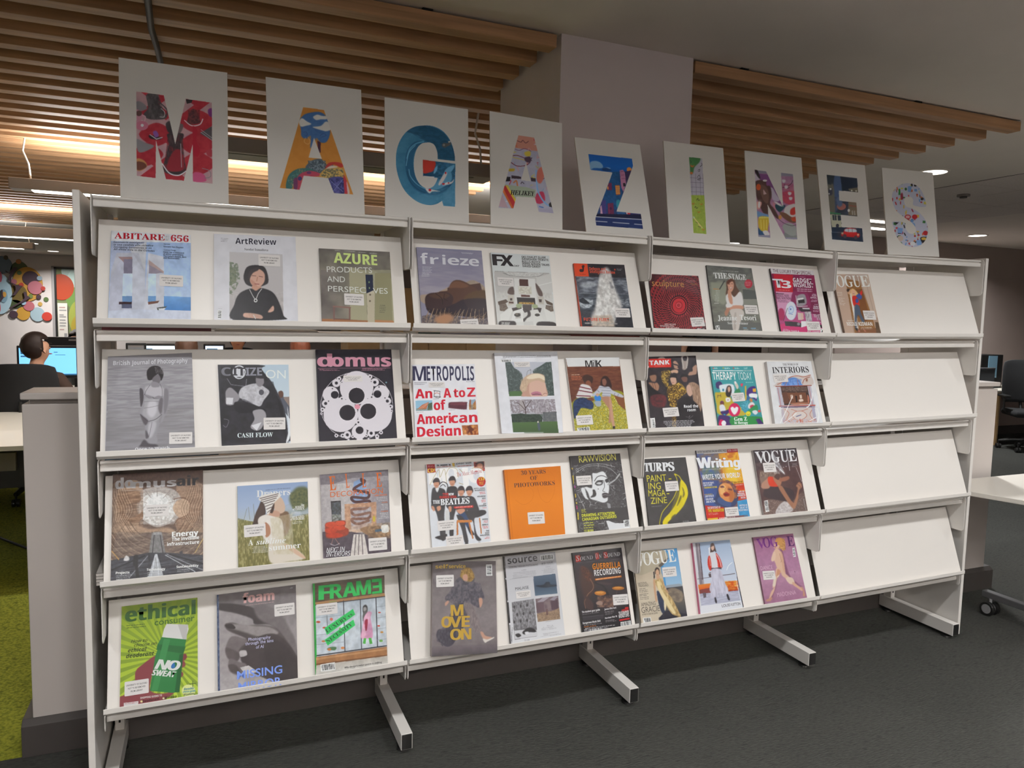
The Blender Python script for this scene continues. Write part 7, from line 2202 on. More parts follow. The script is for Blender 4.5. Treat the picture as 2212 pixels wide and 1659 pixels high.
magazine('source', 'white photography review with three small pictures and a black lowercase masthead', 'bdb8b8', '''
g b3adae c4bfbf d0cbca 900,205 1340,165 1425,870 960,935
p 1c1a1c 898,208 910,206 922,385 910,386
p 1c1a1c 915,398 924,398 937,575 928,576
p 1c1a1c 932,590 941,590 956,768 947,770
p 8d888a 948,785 958,784 972,930 960,935
l 8a8486 w2 940,305 1195,280
l 8a8486 w2 1212,205 1330,190
l 8a8486 w2 1215,262 1330,248
l 8a8486 w2 1220,280 1330,268
l 8a8486 w2 950,395 1150,370
l a09a9c w2 1228,380 1250,378
p 3e4856 1153,372 1340,348 1360,515 1168,535
g 4f5a68 3e4856 566472 1155,375 1342,352 1360,515 1168,535
p 1d222b s 1172,450 1240,440 1260,420 1290,418 1300,438 1345,440 1340,455 1240,465
p 23272f 1255,425 1288,420 1290,460 1258,462
p 6b5a5a 1172,560 1365,535 1383,735 1192,760
n 8a7878 4f4146 a.5 x30 1172,560 1365,535 1370,660 1180,680
p 5c4a4e 1175,600 1240,590 1250,670 1182,675
p 4a3a40 1300,580 1360,570 1368,650 1310,655
p 9a8f94 1185,590 1235,550 1290,548 1240,585
p 8d838a 1290,570 1330,540 1362,545 1330,575
p 8d7460 1182,690 1240,675 1300,670 1375,640 1383,735 1192,760
n a58a70 6a5648 a.5 x12 1182,690 1375,650 1383,735 1192,760
p 5a4240 1262,650 1275,650 1278,700 1265,702
g 6f6b6c 7f7a7b 4a4748 968,590 1160,560 1190,885 995,915
n a8a3a4 565253 a.6 x7 y16 968,590 1160,560 1180,800 985,830
'''+'\n'.join('e 3f3b3c %d,%d 8,14' % (990+((j % 2)*25)+k*55, 630+j*65-k*7) for j in range(3) for k in range(3))+'''
p c4bfbf 990,835 1100,825 1185,830 1190,885 996,912
p 262425 s 1060,850 1100,815 1140,812 1180,840 1160,850 1120,850 1080,870
p 2d2a2b s 1000,870 1030,860 1050,880 1020,895
p d5d0d0 s 1080,850 1110,845 1115,860 1090,870
t 221f21 FB- h56 936,268 1190,240 |source
t 4f4a4c FB- h15 942,302 1194,278 |THINKING THROUGH PHOTOGRAPHY
B 1212,195 1325,182 1330,228 1215,242
t 4a4648 FR+ h18 1225,272 1320,262 |#121 / £10.99
k 8a8486 h5 1050,320 1095,315
k 8d888a h4 n5 d11 950,345 1195,322 i.5
k 8a8486 h5 1255,292 1298,288
k 8d888a h4 n4 d11 1222,312 1335,300 i.5
t 3a3638 FR h25 1000,488 1114,474 |MALAISE
k 8d888a h4 n1 1255,760 1325,752
k 8a8486 h4 1265,795 1322,790
k 8d888a h4 n3 d10 1215,812 1350,798 i.5
k 8d888a h4 n3 d11 1210,868 1390,845 i.5
t 4a4648 FR h9 975,935 978,810 |AUTUMN
k a09a9c h4 1075,915 1125,910
S 1005,560 1130,545 h60
''', spine='2a2829')
magazine('sos', 'black recording magazine with an orange headline and a drummer, right end of the second bay', '1f1b1e', '''
g 1d1a1e 2b2426 241f22 161417 1487,175 1905,130 1993,775 1573,840
p 3a2a26 b10 s 1560,300 1640,330 1680,420 1660,520 1600,560 1560,450
p 4a2f28 b5 s 1560,290 1600,300 1640,350 1640,420 1600,400 1570,350
n 6a4434 1d1719 a.5 x10 1560,290 1640,330 1645,420 1580,390
l 7a5a4a w6 s 1640,400 1665,450 1660,490 1620,530 1600,570
p 3a2c2a b5 s 1590,540 1660,600 1660,660 1600,640
l 6d4c3c w5 s 1600,570 1590,600 1600,650
l 151216 w14 s 1680,430 1760,470 1810,580 1830,640
p 5a4038 b5 1700,560 1830,560 1840,640 1720,640
n 8a6a58 2a2224 a.6 x14 1700,540 1830,540 1840,640 1700,640
e a86a34 1725,520 50,20 r-.04
e c48a4a 1722,515 34,9
e a06430 1878,478 52,16 r-.04
e c08648 1876,474 36,7
l 5a4a42 w3 1725,540 1730,640
l 5a4a42 w3 1870,495 1860,540
p 8d7468 s 1690,600 1720,585 1745,600 1740,620 1700,620
p 3a3030 s 1690,430 1740,425 1830,440 1770,450
p a83028 1510,198 1552,194 1560,248 1518,254
p a83028 1680,176 1710,172 1718,228 1688,233
p a83028 1750,168 1782,164 1790,218 1758,222
t d5cfcd FU- h42 1520,244 1550,240 |S
t d5cfcd FU- h32 1554,240 1664,228 |OUND
t d5cfcd FU- h42 1684,224 1706,221 |O
t d5cfcd FU- h32 1710,222 1742,218 |N
t d5cfcd FU- h42 1756,216 1782,212 |S
t d5cfcd FU- h32 1786,212 1896,198 |OUND
k 5a5456 h4 1500,190 1640,176
k 5a5456 h4 1730,165 1890,148
k 6a6466 h4 1520,262 1895,226
t cf7a24 FB h50 1660,318 1900,300 |GUERRILLA
t d8d0cc FB h50 1675,374 1900,350 |RECORDING
p b8621f 1680,398 1905,368 1908,385 1683,412
k e0c0a0 h8 1688,404 1900,376
t d5d0ce FB h16 1568,690 1722,668 |The student gear guide
k a09a98 h6 1572,703 1715,682
t d5d0ce FB h14 1760,665 1860,650 |James Ellis Ford
k a09a98 h5 n3 d11 1762,680 1850,668
p 2c292c 1575,725 1752,705 1754,735 1578,755
l 6a6668 w2 1575,725 1752,705
t d5d0ce FB h16 1576,784 1728,762 |Dangerous Music BAX
k a09a98 h6 1580,795 1740,775
t d5d0ce FB h14 1766,740 1868,722 |Harrison Flex 10
k a09a98 h5 n2 d11 1768,755 1860,742
p 8f2424 1905,660 1965,648 1970,672 1910,684
t d8d0cc FB h26 1882,705 1970,690 |TELEGRAPHER
t d8d0cc FB h26 1884,732 1972,716 |MONITORS
p b02c2c 1886,745 1975,728 1977,742 1888,757
p b02c2c 1935,640 1965,636 1966,650 1936,655
k c8702c h7 1582,808 1690,796
k c9c3c0 h7 n3 d11 1584,822 1890,785
B 1898,765 1985,752 1988,778 1900,795
S 1832,624 1960,614 h88
''', spine='161417')
rings = ''
for r, n, rr in ((300, 64, 0), (262, 60, .4), (226, 56, .1), (192, 50, .6), (160, 46, .2), (130, 40, .5), (104, 36, .1)):
    for k in range(n):
        q = 2*math.pi*k/n+rr; x, y = 468+r*.9*math.cos(q), 700+r*1.02*math.sin(q); q2 = q+.10+.03*r/300
        rings += 'l a83438 w%.1f s %.0f,%.0f %.0f,%.0f %.0f,%.0f\n' % (2.5+r*.018, x, y, 468+(r+13)*.9*math.cos(q+.05), 700+(r+13)*1.02*math.sin(q+.05), 468+(r+24)*.9*math.cos(q2), 700+(r+24)*1.02*math.sin(q2))
magazine('sculpture', 'red and black sculpture magazine with a swirling ring pattern, first in the third bay', '3a2224', '''
n 7a3034 241a1c a.4 x30
'''+rings+'''
p 6a5a5c60 b20 300,405 657,425 690,640 560,560 300,560
e 2d1f20 470,702 92,100
e a8343a 470,705 80,86
'''+'\n'.join('l c04a4e w4 %.0f,%.0f %.0f,%.0f' % (470+88*math.cos(k*.21), 704+96*math.sin(k*.21), 470+106*math.cos(k*.21+.1), 704+114*math.sin(k*.21+.1)) for k in range(30))+'''
e 2d1f20 470,703 72,76
e b23338 470,705 62,70
e 8a2a2e 470,702 36,38
e b8464a 468,702 27,27
e 6a2a2e 468,702 14,14
e b23338 470,702 8,8
t b8924e FR- h62 216,518 520,530 |sculpture
k a8807a h7 n2 d13 535,465 640,472
l b8924e w4 585,500 645,504
t cfb4b0 FB h13 335,892 440,894 |MIKE NELSON
t cfb4b0 FB h13 292,908 424,911 |BENJAMIN OSSA
t cfb4b0 FB h13 345,926 476,930 |OLAF HOLZAPFEL
B 645,925 715,928 718,942 648,940
S 584,910 712,904 h86
''', spine='2a1a1c')
magazine('stage', 'grey green theatre magazine with a laughing person in a white top', '6b6a62', '''
g 5a5a58 77756b 6d6a5e 56544e 735,322 1165,352 1270,953 815,943
n 8a877a 504f48 a.4 x60 y30
p 8a8a78 b8 770,480 930,480 950,640 900,700 790,640
p 4f504c 1080,545 1205,560 1215,640 1085,640
p 7d7b70 1085,640 1215,640 1225,690 1090,690
l 3c3c3a w9 905,470 860,545
p 55544e b4 800,860 1250,870 1270,953 815,943
T dcd8d2 FS+ h52 808,444 938,448 |THE
T dcd8d2 FS+ h52 950,452 1115,462 |STAGE
p 5a3f32 s 925,480 960,450 1000,460 1020,520 1055,580 1040,620 1010,640 980,600 950,620 920,600 925,540
p c8927a s 935,480 960,460 990,480 995,530 975,570 950,560 938,520
p 5a3428 s 930,480 960,452 990,470 970,475 940,500
l e8dcd6 w7 s 955,530 967,538 980,528
l 6a3a30 w3 s 952,526 967,544 982,524
l 4a2c24 w4 945,500 958,497
l 4a2c24 w4 972,495 985,496
p d6cdc8 s 925,600 960,580 1000,620 1050,570 1075,600 1085,690 1040,720 990,720 960,740 935,700 920,640
p c18a70 s 938,560 965,560 975,600 985,680 965,690 945,640
p c18a70 s 925,720 1000,700 1080,705 1085,735 1030,745 940,740
p a8745c s 910,760 935,725 960,730 930,800 910,790
p c3b6ac s 960,745 1060,735 1095,780 1060,860 1040,945 990,940 975,820
p a89a90 s 1000,790 1020,780 1015,940 995,940
p d5ccc6 s 920,690 950,680 985,700 960,720 925,720
k bdb8b0 h6 875,375 1040,382
e a8323e 1135,496 38,42
k dca8a8 h6 n3 d14 1105,480 1165,482
k c87838 h9 795,543 858,546
k c9c4ba h6 n9 d15 810,560 858,562 i1
t dcd8d2 FS- h50 846,848 1030,846 |Jeanine
t dcd8d2 FS- h50 1058,842 1212,846 |Tesori
t cfcac4 FS- h24 938,884 1030,886 |Score of
t cfcac4 FS- h24 1044,886 1134,888 |winner
B 822,898 858,898 862,944 826,944 d0
p 6f9cb8 1085,917 1122,918 1122,924 1085,923
p 6f9cb8 1160,920 1206,921 1206,928 1160,927
k b0aca4 h5 n2 d10 1088,932 1140,934
k b0aca4 h5 n2 d10 1165,937 1240,939
S 1098,782 1222,786 h84
''', spine='3c3c3a')
magazine('t3', 'magenta technology magazine with a red square logo and pink gadgets', '6d2440', '''
p cfc6c4 1345,352 1757,375 1768,420 1356,405
g 7a2044 6a1f3e 7f2a50 1356,405 1765,425 1848,968 1450,960
p b82030 1375,410 1560,420 1562,588 1398,580
g c78aa4 c98fac b8708f 1398,582 1562,588 1590,700 1440,880 1420,760
p 7f2a50 s 1560,590 1700,600 1720,760 1560,800
g b0587f a03a68 1430,840 1600,760 1780,800 1848,900 1848,968 1450,960
p c03a6a s 1430,900 1560,870 1700,880 1800,910 1848,968 1450,960
p 9a2a50 s 1425,770 1445,740 1475,760 1480,840 1435,850
e b8bcd0 1545,765 52,88
e d6d3d8 1540,765 48,86
e a9b6d2 1545,755 28,38
e c9d2e2 1545,755 18,26
e 5a6fa8 1540,750 7,10
l 4a5fa0 w4 1520,790 1560,800
l 3a3438 w4 s 1470,860 1500,770 1510,740
p 3a3336 1480,862 1590,868 1640,880 1640,915 1490,905
e 8a8286 1615,888 14,14
p c9b3a8 1605,780 1635,785 1645,850 1612,850
p cfa89a 1635,785 1660,785 1665,845 1645,850
p 8f878a s 1600,650 1605,620 1650,605 1680,620 1690,700 1610,720
p d4ccca 1600,650 1660,640 1668,680 1608,690
p 2a2427 1610,665 1670,655 1675,690 1615,695
l c8bfc0 w6 s 1590,620 1600,700 1610,725 1700,720
p 332c30 1610,735 1715,735 1730,770 1640,775
p c6bdbd 1650,735 1720,738 1722,752 1655,748
p b0a6a8 1670,775 1735,772 1745,860 1690,870
n 6a6064 d8d0d0 a.6 x10 y20 1670,775 1735,772 1745,860 1690,870
p e0dad8 1640,860 1700,862 1790,880 1640,920
t 6a4a50 FR+ h32 1372,392 1738,416 |THE LUXURY TECH SPECIAL
p 9a2a38 1600,392 1606,392 1608,412 1602,412
t e2dcdc FB= h84 1382,542 1474,546 |T
t e2dcdc FB= h72 1458,546 1545,550 |3
k e0a8a0 h7 1424,566 1530,570
k d8c8cc h7 1622,438 1680,440
t e0dada FB h42 1564,490 1744,500 |GADGET
t e0dada FB h42 1566,536 1760,546 |WISHLIST
k d8c8cc h9 1598,556 1745,562
k d8c8cc h9 1602,574 1746,580
p 3a2a38 1400,596 1476,600 1477,608 1401,604
t 5a3248 FS- h22 1406,630 1526,634 |SMALL SIZE
t 5a3248 FS- h22 1410,656 1542,660 |BIG SOUNDS
k 6a4258 h6 n2 d11 1414,668 1540,674
t d8c4cc FB h15 1745,628 1788,630 |FLEX
t d8c4cc FB h15 1728,648 1790,650 |APPEAL
k d8c4cc h6 1750,606 1782,608
k d0b4c0 h5 n3 d9 1720,658 1794,662 i1
k d8c4cc h6 1765,704 1800,706
t d8c4cc FB h15 1758,732 1806,734 |OURA
t d8c4cc FB h15 1756,750 1808,752 |RINGS
k d0b4c0 h5 n2 d9 1745,762 1810,765 i1
t d8c4cc FB h28 1760,826 1824,828 |TECH HITS
t d8c4cc FB h24 1790,854 1826,856 |OF THE
k d8c4cc h9 1795,870 1830,872
k d8a8b8 h7 1465,936 1518,938
t e0c8d0 FB h17 1465,962 1620,964 |BETTER THAN A
t e0c8d0 FB h15 1700,966 1825,968 |PS5 GAMES
p 1f1a1c 1815,895 1840,896 1843,922 1818,921
B 1822,930 1846,930 1850,968 1826,968 d0
S 1690,946 1820,946 h78
''', spine='2a2024')
magazine('nicole', 'fashion magazine with two people in a doorway, alone at the left of the fourth bay', 'a88c78', '''
g ae9484 a48672 a58a78 226,240 522,243 630,730 330,730
p b89a86 226,240 330,240 400,730 330,730
p 8a5f38 330,280 450,300 470,360 560,610 590,730 410,730 350,400
p 74492a 380,370 470,365 540,610 490,640 400,560
l a8805a w4 385,372 420,560
l 5a3a24 w4 470,300 560,600
p bfa693 450,260 522,243 600,600 560,610
l 9a8270 w3 490,260 580,600
p 7a4f34 430,690 590,690 630,730 420,730
p 55402f 580,640 605,640 628,730 590,730
p c99a78 s 345,370 365,362 385,380 380,410 355,405
p 3a2a22 s 342,372 352,362 370,364 362,380 350,390
p d4c8bc s 370,410 395,400 410,470 420,560 440,690 415,690 395,560 380,480
l e8e2dc w5 378,430 425,690
l 5a4a50 w3 390,430 436,680
p d8b078 s 378,375 395,362 420,380 440,410 445,440 415,430 390,440
p d4a488 s 382,378 400,372 415,390 410,415 392,415
l 7a4a40 w3 393,404 406,404
p c23028 s 388,430 420,420 440,440 450,490 440,505 400,500
p 3f4f8a s 420,420 455,400 470,430 460,450 440,445
e 3f4f8a 428,462 13,20
p c23028 450,395 468,372 474,400 462,420
p 4a5464 s 410,508 445,505 462,570 490,630 470,640 440,580 425,620 425,690 412,690
p a86a58 430,700 450,708 455,722 440,722
p a86a58 475,690 500,710 505,720 490,720
p 2a2422 412,690 432,690 436,705 440,712 420,710
t e2dcd4 FS- h92 200,344 292,344 |V
t e2dcd4 FS- h92 268,346 332,346 |O
t e2dcd4 FS- h92 334,346 400,346 |G
t e2dcd4 FS- h92 402,346 462,346 |U
t e2dcd4 FS- h92 466,346 540,344 |E
k d8ccc0 h6 n3 d13 262,392 315,394
k d8ccc0 h6 n3 d12 275,440 325,442
k d8ccc0 h6 n2 d12 285,482 335,484
k d8ccc0 h6 345,627 400,628
t e2dcd4 FB h30 347,670 428,670 |NICOLE
t e2dcd4 FB h30 444,670 558,670 |KIDMAN
k d8ccc0 h6 n2 d11 458,684 560,685
S 482,618 580,620 h72
''', spine='6b5548')
magazine('tank', 'black magazine with many portraits and a red masthead badge, first in the third bay', '262225', '''
n 3a3236 1c191c a.5 x40
p 8a8078 s 270,250 285,228 320,225 335,245
p c9c2bc 150,300 190,315 170,345 160,345
p 9a8a80 s 490,240 500,216 555,220 558,280 540,340 505,345 500,300
p 2a2528 s 505,230 530,215 550,230 540,260 515,260
l cfc8c2 w4 500,225 512,330
l cfc8c2 w4 552,225 545,330
p a8806c s 415,270 440,265 465,300 455,320 465,340 430,335 418,310
p 2a2427 410,285 465,300 462,312 412,298
p a8806c s 600,330 615,310 640,305 640,380 610,395 560,400 570,370 600,360
p 8a6450 s 190,400 215,380 250,390 255,430 240,460 205,450
p 2a2224 s 175,410 195,370 235,365 260,385 262,420 245,395 205,400
p 9a7058 s 180,470 210,470 240,475 260,470 280,500 270,545 235,530 205,500
l 4a302a w3 215,470 230,525
l 4a302a w3 235,470 250,530
p 141214 s 165,480 190,500 240,540 300,580 280,640 200,640 170,560
p 4a2426 s 200,600 300,580 350,620 330,700 220,690
n 7a3034 241c1e a.4 x20 200,600 350,590 330,700 220,690
p 6a4a40 s 490,420 520,400 550,420 545,460 510,460
p 1c181b s 480,430 500,390 550,395 560,430 540,415 505,415
p a8843a s 330,370 370,350 385,370 345,430 370,480 350,510 315,460 300,400
n d8b85a 5a4224 241c18 a.8 x7 300,360 380,350 390,380 350,510 310,470
p c49a80 s 390,360 430,345 460,355 455,380 420,375 400,380
p 8f6f34 s 370,520 420,490 470,470 520,510 540,560 500,590 470,600 440,640 450,700 400,700 375,640 355,560
n d8b050 5a4020 2a1f18 a.85 x9 360,500 470,465 545,560 450,640 450,700 385,700 355,580
n c8a050 5a4020 2a1f18 a.8 x8 400,700 450,700 440,890 405,890
p c49a84 s 385,430 405,415 440,420 445,470 415,490 395,470
p 1a171a s 370,420 400,400 440,395 455,440 445,450 440,425 400,420
l 8a4a40 w4 405,468 418,470
p c09a86 s 540,540 545,500 580,480 610,520 605,570 580,600 555,585
p 9a7a64 s 560,480 610,465 660,500 680,580 690,700 660,780 650,680 610,640 600,570 610,520
n c0a088 6a5040 a.5 x8 y30 570,470 660,490 690,700 650,780 600,570
p 1b181b s 465,640 540,600 600,640 660,700 680,800 640,880 470,880 450,740
p c22b22 s 182,255 195,246 380,243 392,255 394,315 380,324 200,326 184,316
t dcd6d4 FB= h42 192,304 380,296 |TANK
k d89a94 h5 235,313 335,309
t dedad8 FB h28 518,711 655,706 |Read the
t dedad8 FB h28 552,746 632,742 |room
l 8a8486 w2 s 535,795 560,800 575,785 565,815 605,785
k bcb6b6 h9 n5 d14 300,842 625,830 i.5
p d4cdc8 192,810 240,806 248,900 205,905
B 212,816 236,814 243,898 222,900 d1
S 318,800 464,790 h86
''', spine='bfb8b4')
magazine('therapy', 'teal magazine with flat illustrated figures and a pink heart, middle of the third bay', '3f8a8c', '''
p 3f9092 770,315 1178,313 1195,500 795,500
k c9d8d8 h6 n2 d8 795,330 850,329
k c9d8d8 h6 n2 d8 905,330 960,329
k c9d8d8 h6 n2 d8 1000,330 1050,329
k c9d8d8 h6 n2 d8 1090,330 1130,328
p c84a3a 795,325 805,325 805,338 795,338
p c8a83a 890,325 900,325 900,338 890,338
p c84a3a 988,325 998,325 998,338 988,338
p d5dcda 793,352 1165,352 1166,360 794,360
k 4a6a6c h4 1080,356 1160,356
p 3a2f5a s 825,470 860,455 885,480 880,515 840,525 825,505
p d8dcdc s 855,500 890,485 960,480 995,495 1000,560 960,600 880,590 870,560
p b8a03a s 815,570 850,560 920,560 960,600 1000,660 1095,730 1100,780 1000,785 850,770 830,680
p 3a7a90 885,525 902,525 902,548 885,548
p 2a2426 s 920,540 935,500 965,500 975,545 960,600 930,600 918,575
p c99a80 s 935,520 955,505 962,540 945,560
p 3a7a50 s 1000,560 1020,530 1045,525 1060,560 1020,575
p d0c0b0 s 998,465 1012,455 1040,500 1030,530 1015,510
p e0dcda 1000,458 1015,455 1022,475 1006,480
p c23a50 s 1060,480 1072,475 1085,480 1078,500 1070,508 1060,492
p c8a03a 1100,500 1114,496 1118,635 1104,635
p 3f2a66 s 1120,545 1150,510 1200,505 1210,560 1215,640 1180,620 1125,590
p d8a03a 1175,525 1205,522 1208,555 1178,556
p e4e2e2 s 1140,580 1160,570 1215,575 1222,600 1215,612 1205,625 1200,612 1150,606
p 3a5a8a s 1125,600 1150,610 1130,640 1115,640
p e0dcda s 918,615 955,612 962,645 925,652
p 9a4050 936,624 948,632 937,640
k 5a4a3a h9 840,590 870,590
l 4a3c34 w4 840,610 842,585
l 4a3c34 w4 872,605 870,580
p 3f8aa0 1060,670 1130,630 1140,720 1100,760 1070,720
n 7ac0c8 2f7080 a.6 x8 1060,670 1130,630 1140,720 1070,740
p 5a3050 s 865,650 885,640 900,655 895,680 870,680
p 6a3a30 s 870,665 895,655 900,680 880,690
p d8d4d6 s 858,690 890,675 912,700 915,740 870,745
p 3a2a5a s 870,745 920,735 950,720 955,745 920,780 885,775
p 2f8f9a 895,770 912,765 918,795 905,795
e c22a54 1002,730 56,68
p e8e2e2 s 965,710 985,698 1002,712 1020,698 1038,710 1030,745 1002,775 975,745
p c27a4a s 1145,625 1165,618 1175,640 1160,655
p e0d4d0 s 1130,690 1150,660 1180,655 1200,690 1180,715 1140,715
p c23a50 s 1150,690 1180,680 1195,705 1160,720
p 2f7a4a s 1130,740 1200,680 1225,700 1218,740 1160,760
p d8d4d6 s 1170,745 1205,730 1225,755 1200,775
e d8c83a 1134,765 24,24
l 5a4a2a w3 s 1122,770 1134,778 1146,768
p 3a8a9a s 1160,790 1185,775 1200,800 1185,840 1170,815
p 3f2a5a s 850,790 900,780 960,800 985,870 853,880
p c22a54 s 855,850 870,820 910,840 920,878 853,880
e e4e0e0 900,858 22,26
p 2f7a3e s 970,800 1100,790 1260,800 1280,862 990,880
p 3f2a5a 1205,820 1240,812 1280,862 1230,868
p c23a3a 1225,730 1250,728 1252,750 1228,752
t e0e4e2 FB h72 798,440 1022,440 |THERAPY
t e0e4e2 FR- h70 1038,440 1170,440 |TODAY
k a8c8c8 h8 1108,465 1180,465
t dfe6da FS+ h38 1002,838 1124,834 |Gen Z
t dfe6da FS+ h26 1002,866 1132,866 |in therapy
S 975,650 1095,642 h80
''', spine='357a7c')
magazine('interiors', 'white interiors magazine with an ornate blue and orange stage front in clear wrapping', 'd8d3d1', '''
n a.02 x60
p c8b8b0 s 1390,480 1440,440 1500,420 1560,400 1620,395 1680,400 1725,392 1735,490 1400,500
l a04a30 w5 s 1410,480 1480,450 1540,410 1600,400 1660,410 1728,392
p 5a80b8 s 1505,430 1560,415 1610,430 1635,470 1640,490 1450,490
n 8aa8d8 4a68a8 a.6 x12 1450,440 1640,430 1640,490 1450,490
l a86a50 w4 1510,440 1480,490
l a86a50 w4 1600,430 1610,490
e c0ada0 1690,440 18,26
e 8a5a48 1690,440 9,14
l 8a3a28 w7 1395,500 1735,490
l 8a3a28 w5 s 1650,470 1670,430 1720,410
p b8b0b8 1400,510 1440,505 1475,680 1430,690
p b8b0b8 1690,500 1730,495 1770,700 1730,700
l a8504a w4 1412,510 1445,690
l a8504a w4 1710,500 1750,700
p 2e2422 1440,500 1695,495 1730,670 1475,680
n 7a5a48 3a2a26 5a3a30 a.6 x14 1440,500 1695,495 1710,560 1450,560
n 8a7468 4a3a34 a.6 x8 1445,505 1690,500 1695,545 1460,545
p 5a3a2e 1450,560 1500,550 1525,660 1475,670
p 6a4230 1500,560 1680,555 1700,655 1530,660
p b89a8a 1530,580 1555,578 1560,615 1536,616
p c8b0a0 1620,580 1640,578 1645,615 1625,616
p 2a1e1c 1578,590 1595,588 1600,650 1588,652
p d8c0b0 s 1615,625 1650,620 1655,640 1620,645
p a87058 s 1540,660 1700,655 1690,670 1560,675
p b06a54 s 1695,580 1712,600 1715,660 1700,655
l a0402c w9 1430,690 1770,680
p 9a8a98 1440,690 1770,684 1772,700 1445,708
p 5a4a5a 1470,695 1740,690 1742,698 1472,704
p c8b6ae 1460,710 1760,700 1790,850 1470,855
l b06048 w4 s 1480,720 1520,760 1500,820 1540,850
l b06048 w4 s 1750,710 1720,770 1745,820 1710,850
l b06048 w4 s 1540,720 1620,740 1700,715
e cfc0b8 1615,780 68,46
l b06048 w4 s 1550,780 1580,745 1650,740 1690,780 1650,820 1590,825 1550,785
l 4a4a70 w6 1590,792 1635,775
p b8aab0 1445,720 1470,715 1490,850 1462,855
p a8a0b0 1735,705 1765,700 1790,845 1765,850
n b0503a c8b6ae a8a8c0 a.6 x10 y8 1465,820 1790,815 1790,852 1470,858
l a8382c w5 1625,815 1630,850
t 5a5456 FS- h18 1462,306 1612,304 |THE WORLD OF
t 2f2b2e FS- h54 1366,376 1714,368 |INTERIORS
k 9a9496 h4 1520,384 1588,383
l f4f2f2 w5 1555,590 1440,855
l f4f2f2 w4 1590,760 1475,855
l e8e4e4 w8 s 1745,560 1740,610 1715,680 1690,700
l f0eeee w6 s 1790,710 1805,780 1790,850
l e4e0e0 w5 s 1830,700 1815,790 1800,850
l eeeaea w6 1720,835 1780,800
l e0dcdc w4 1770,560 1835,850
S 1372,462 1505,456 h74
''', spine='c9c4c3')  # pale strokes over the art are painted glints of the clear wrapping
magazine('turps', 'black magazine with stencil white masthead, yellow thin capitals and a yellow curved fruit shape', '282627', '''
n 343132 1f1d1e a.4 x50
l c8b62a w7 s 430,497 470,515 500,560 535,600 552,660 545,720 500,800 440,880 380,940 340,985
l c8b62a w6 s 430,497 455,560 450,640 420,720 370,790 310,870 285,985
p d2bd2c s 490,550 525,580 548,640 552,700 520,790 460,870 400,930 345,985 315,985 330,930 390,860 440,780 470,700 480,620
p c8b62a s 425,492 445,497 450,510 430,508
p 3a3526 s 500,620 515,640 525,690 505,720 510,670
p 3a3526 s 485,700 495,720 470,780 450,800
p 3a3526 s 410,900 440,880 425,910 395,930
n e0cf4a b8a226 a.3 x20 y40 480,560 550,650 520,790 345,985 390,860
t dcd8d6 FS= h78 142,474 190,474 |T
t dcd8d6 FS= h78 192,472 250,471 |U
t dcd8d6 FS= h78 254,471 312,470 |R
t dcd8d6 FS= h78 316,470 372,469 |P
t dcd8d6 FS= h78 376,468 428,466 |S
l 282627 w4 168,395 188,474
l 282627 w4 226,395 240,470
l 282627 w4 282,395 296,470
l 282627 w4 344,393 352,466
t cbbd3c FR h62 166,570 352,560 |PAINT
t cbbd3c FR h62 374,562 400,561 |-
t cbbd3c FR h62 180,640 298,636 |ING
t cbbd3c FR h62 180,708 342,702 |MAGA
t cbbd3c FR h62 356,702 380,701 |-
t cbbd3c FR h62 202,782 358,772 |ZINE
k a8a4a2 h5 205,808 308,800
k a8a4a2 h7 508,958 568,952
S 338,660 464,652 h92
''', spine='1b191a')
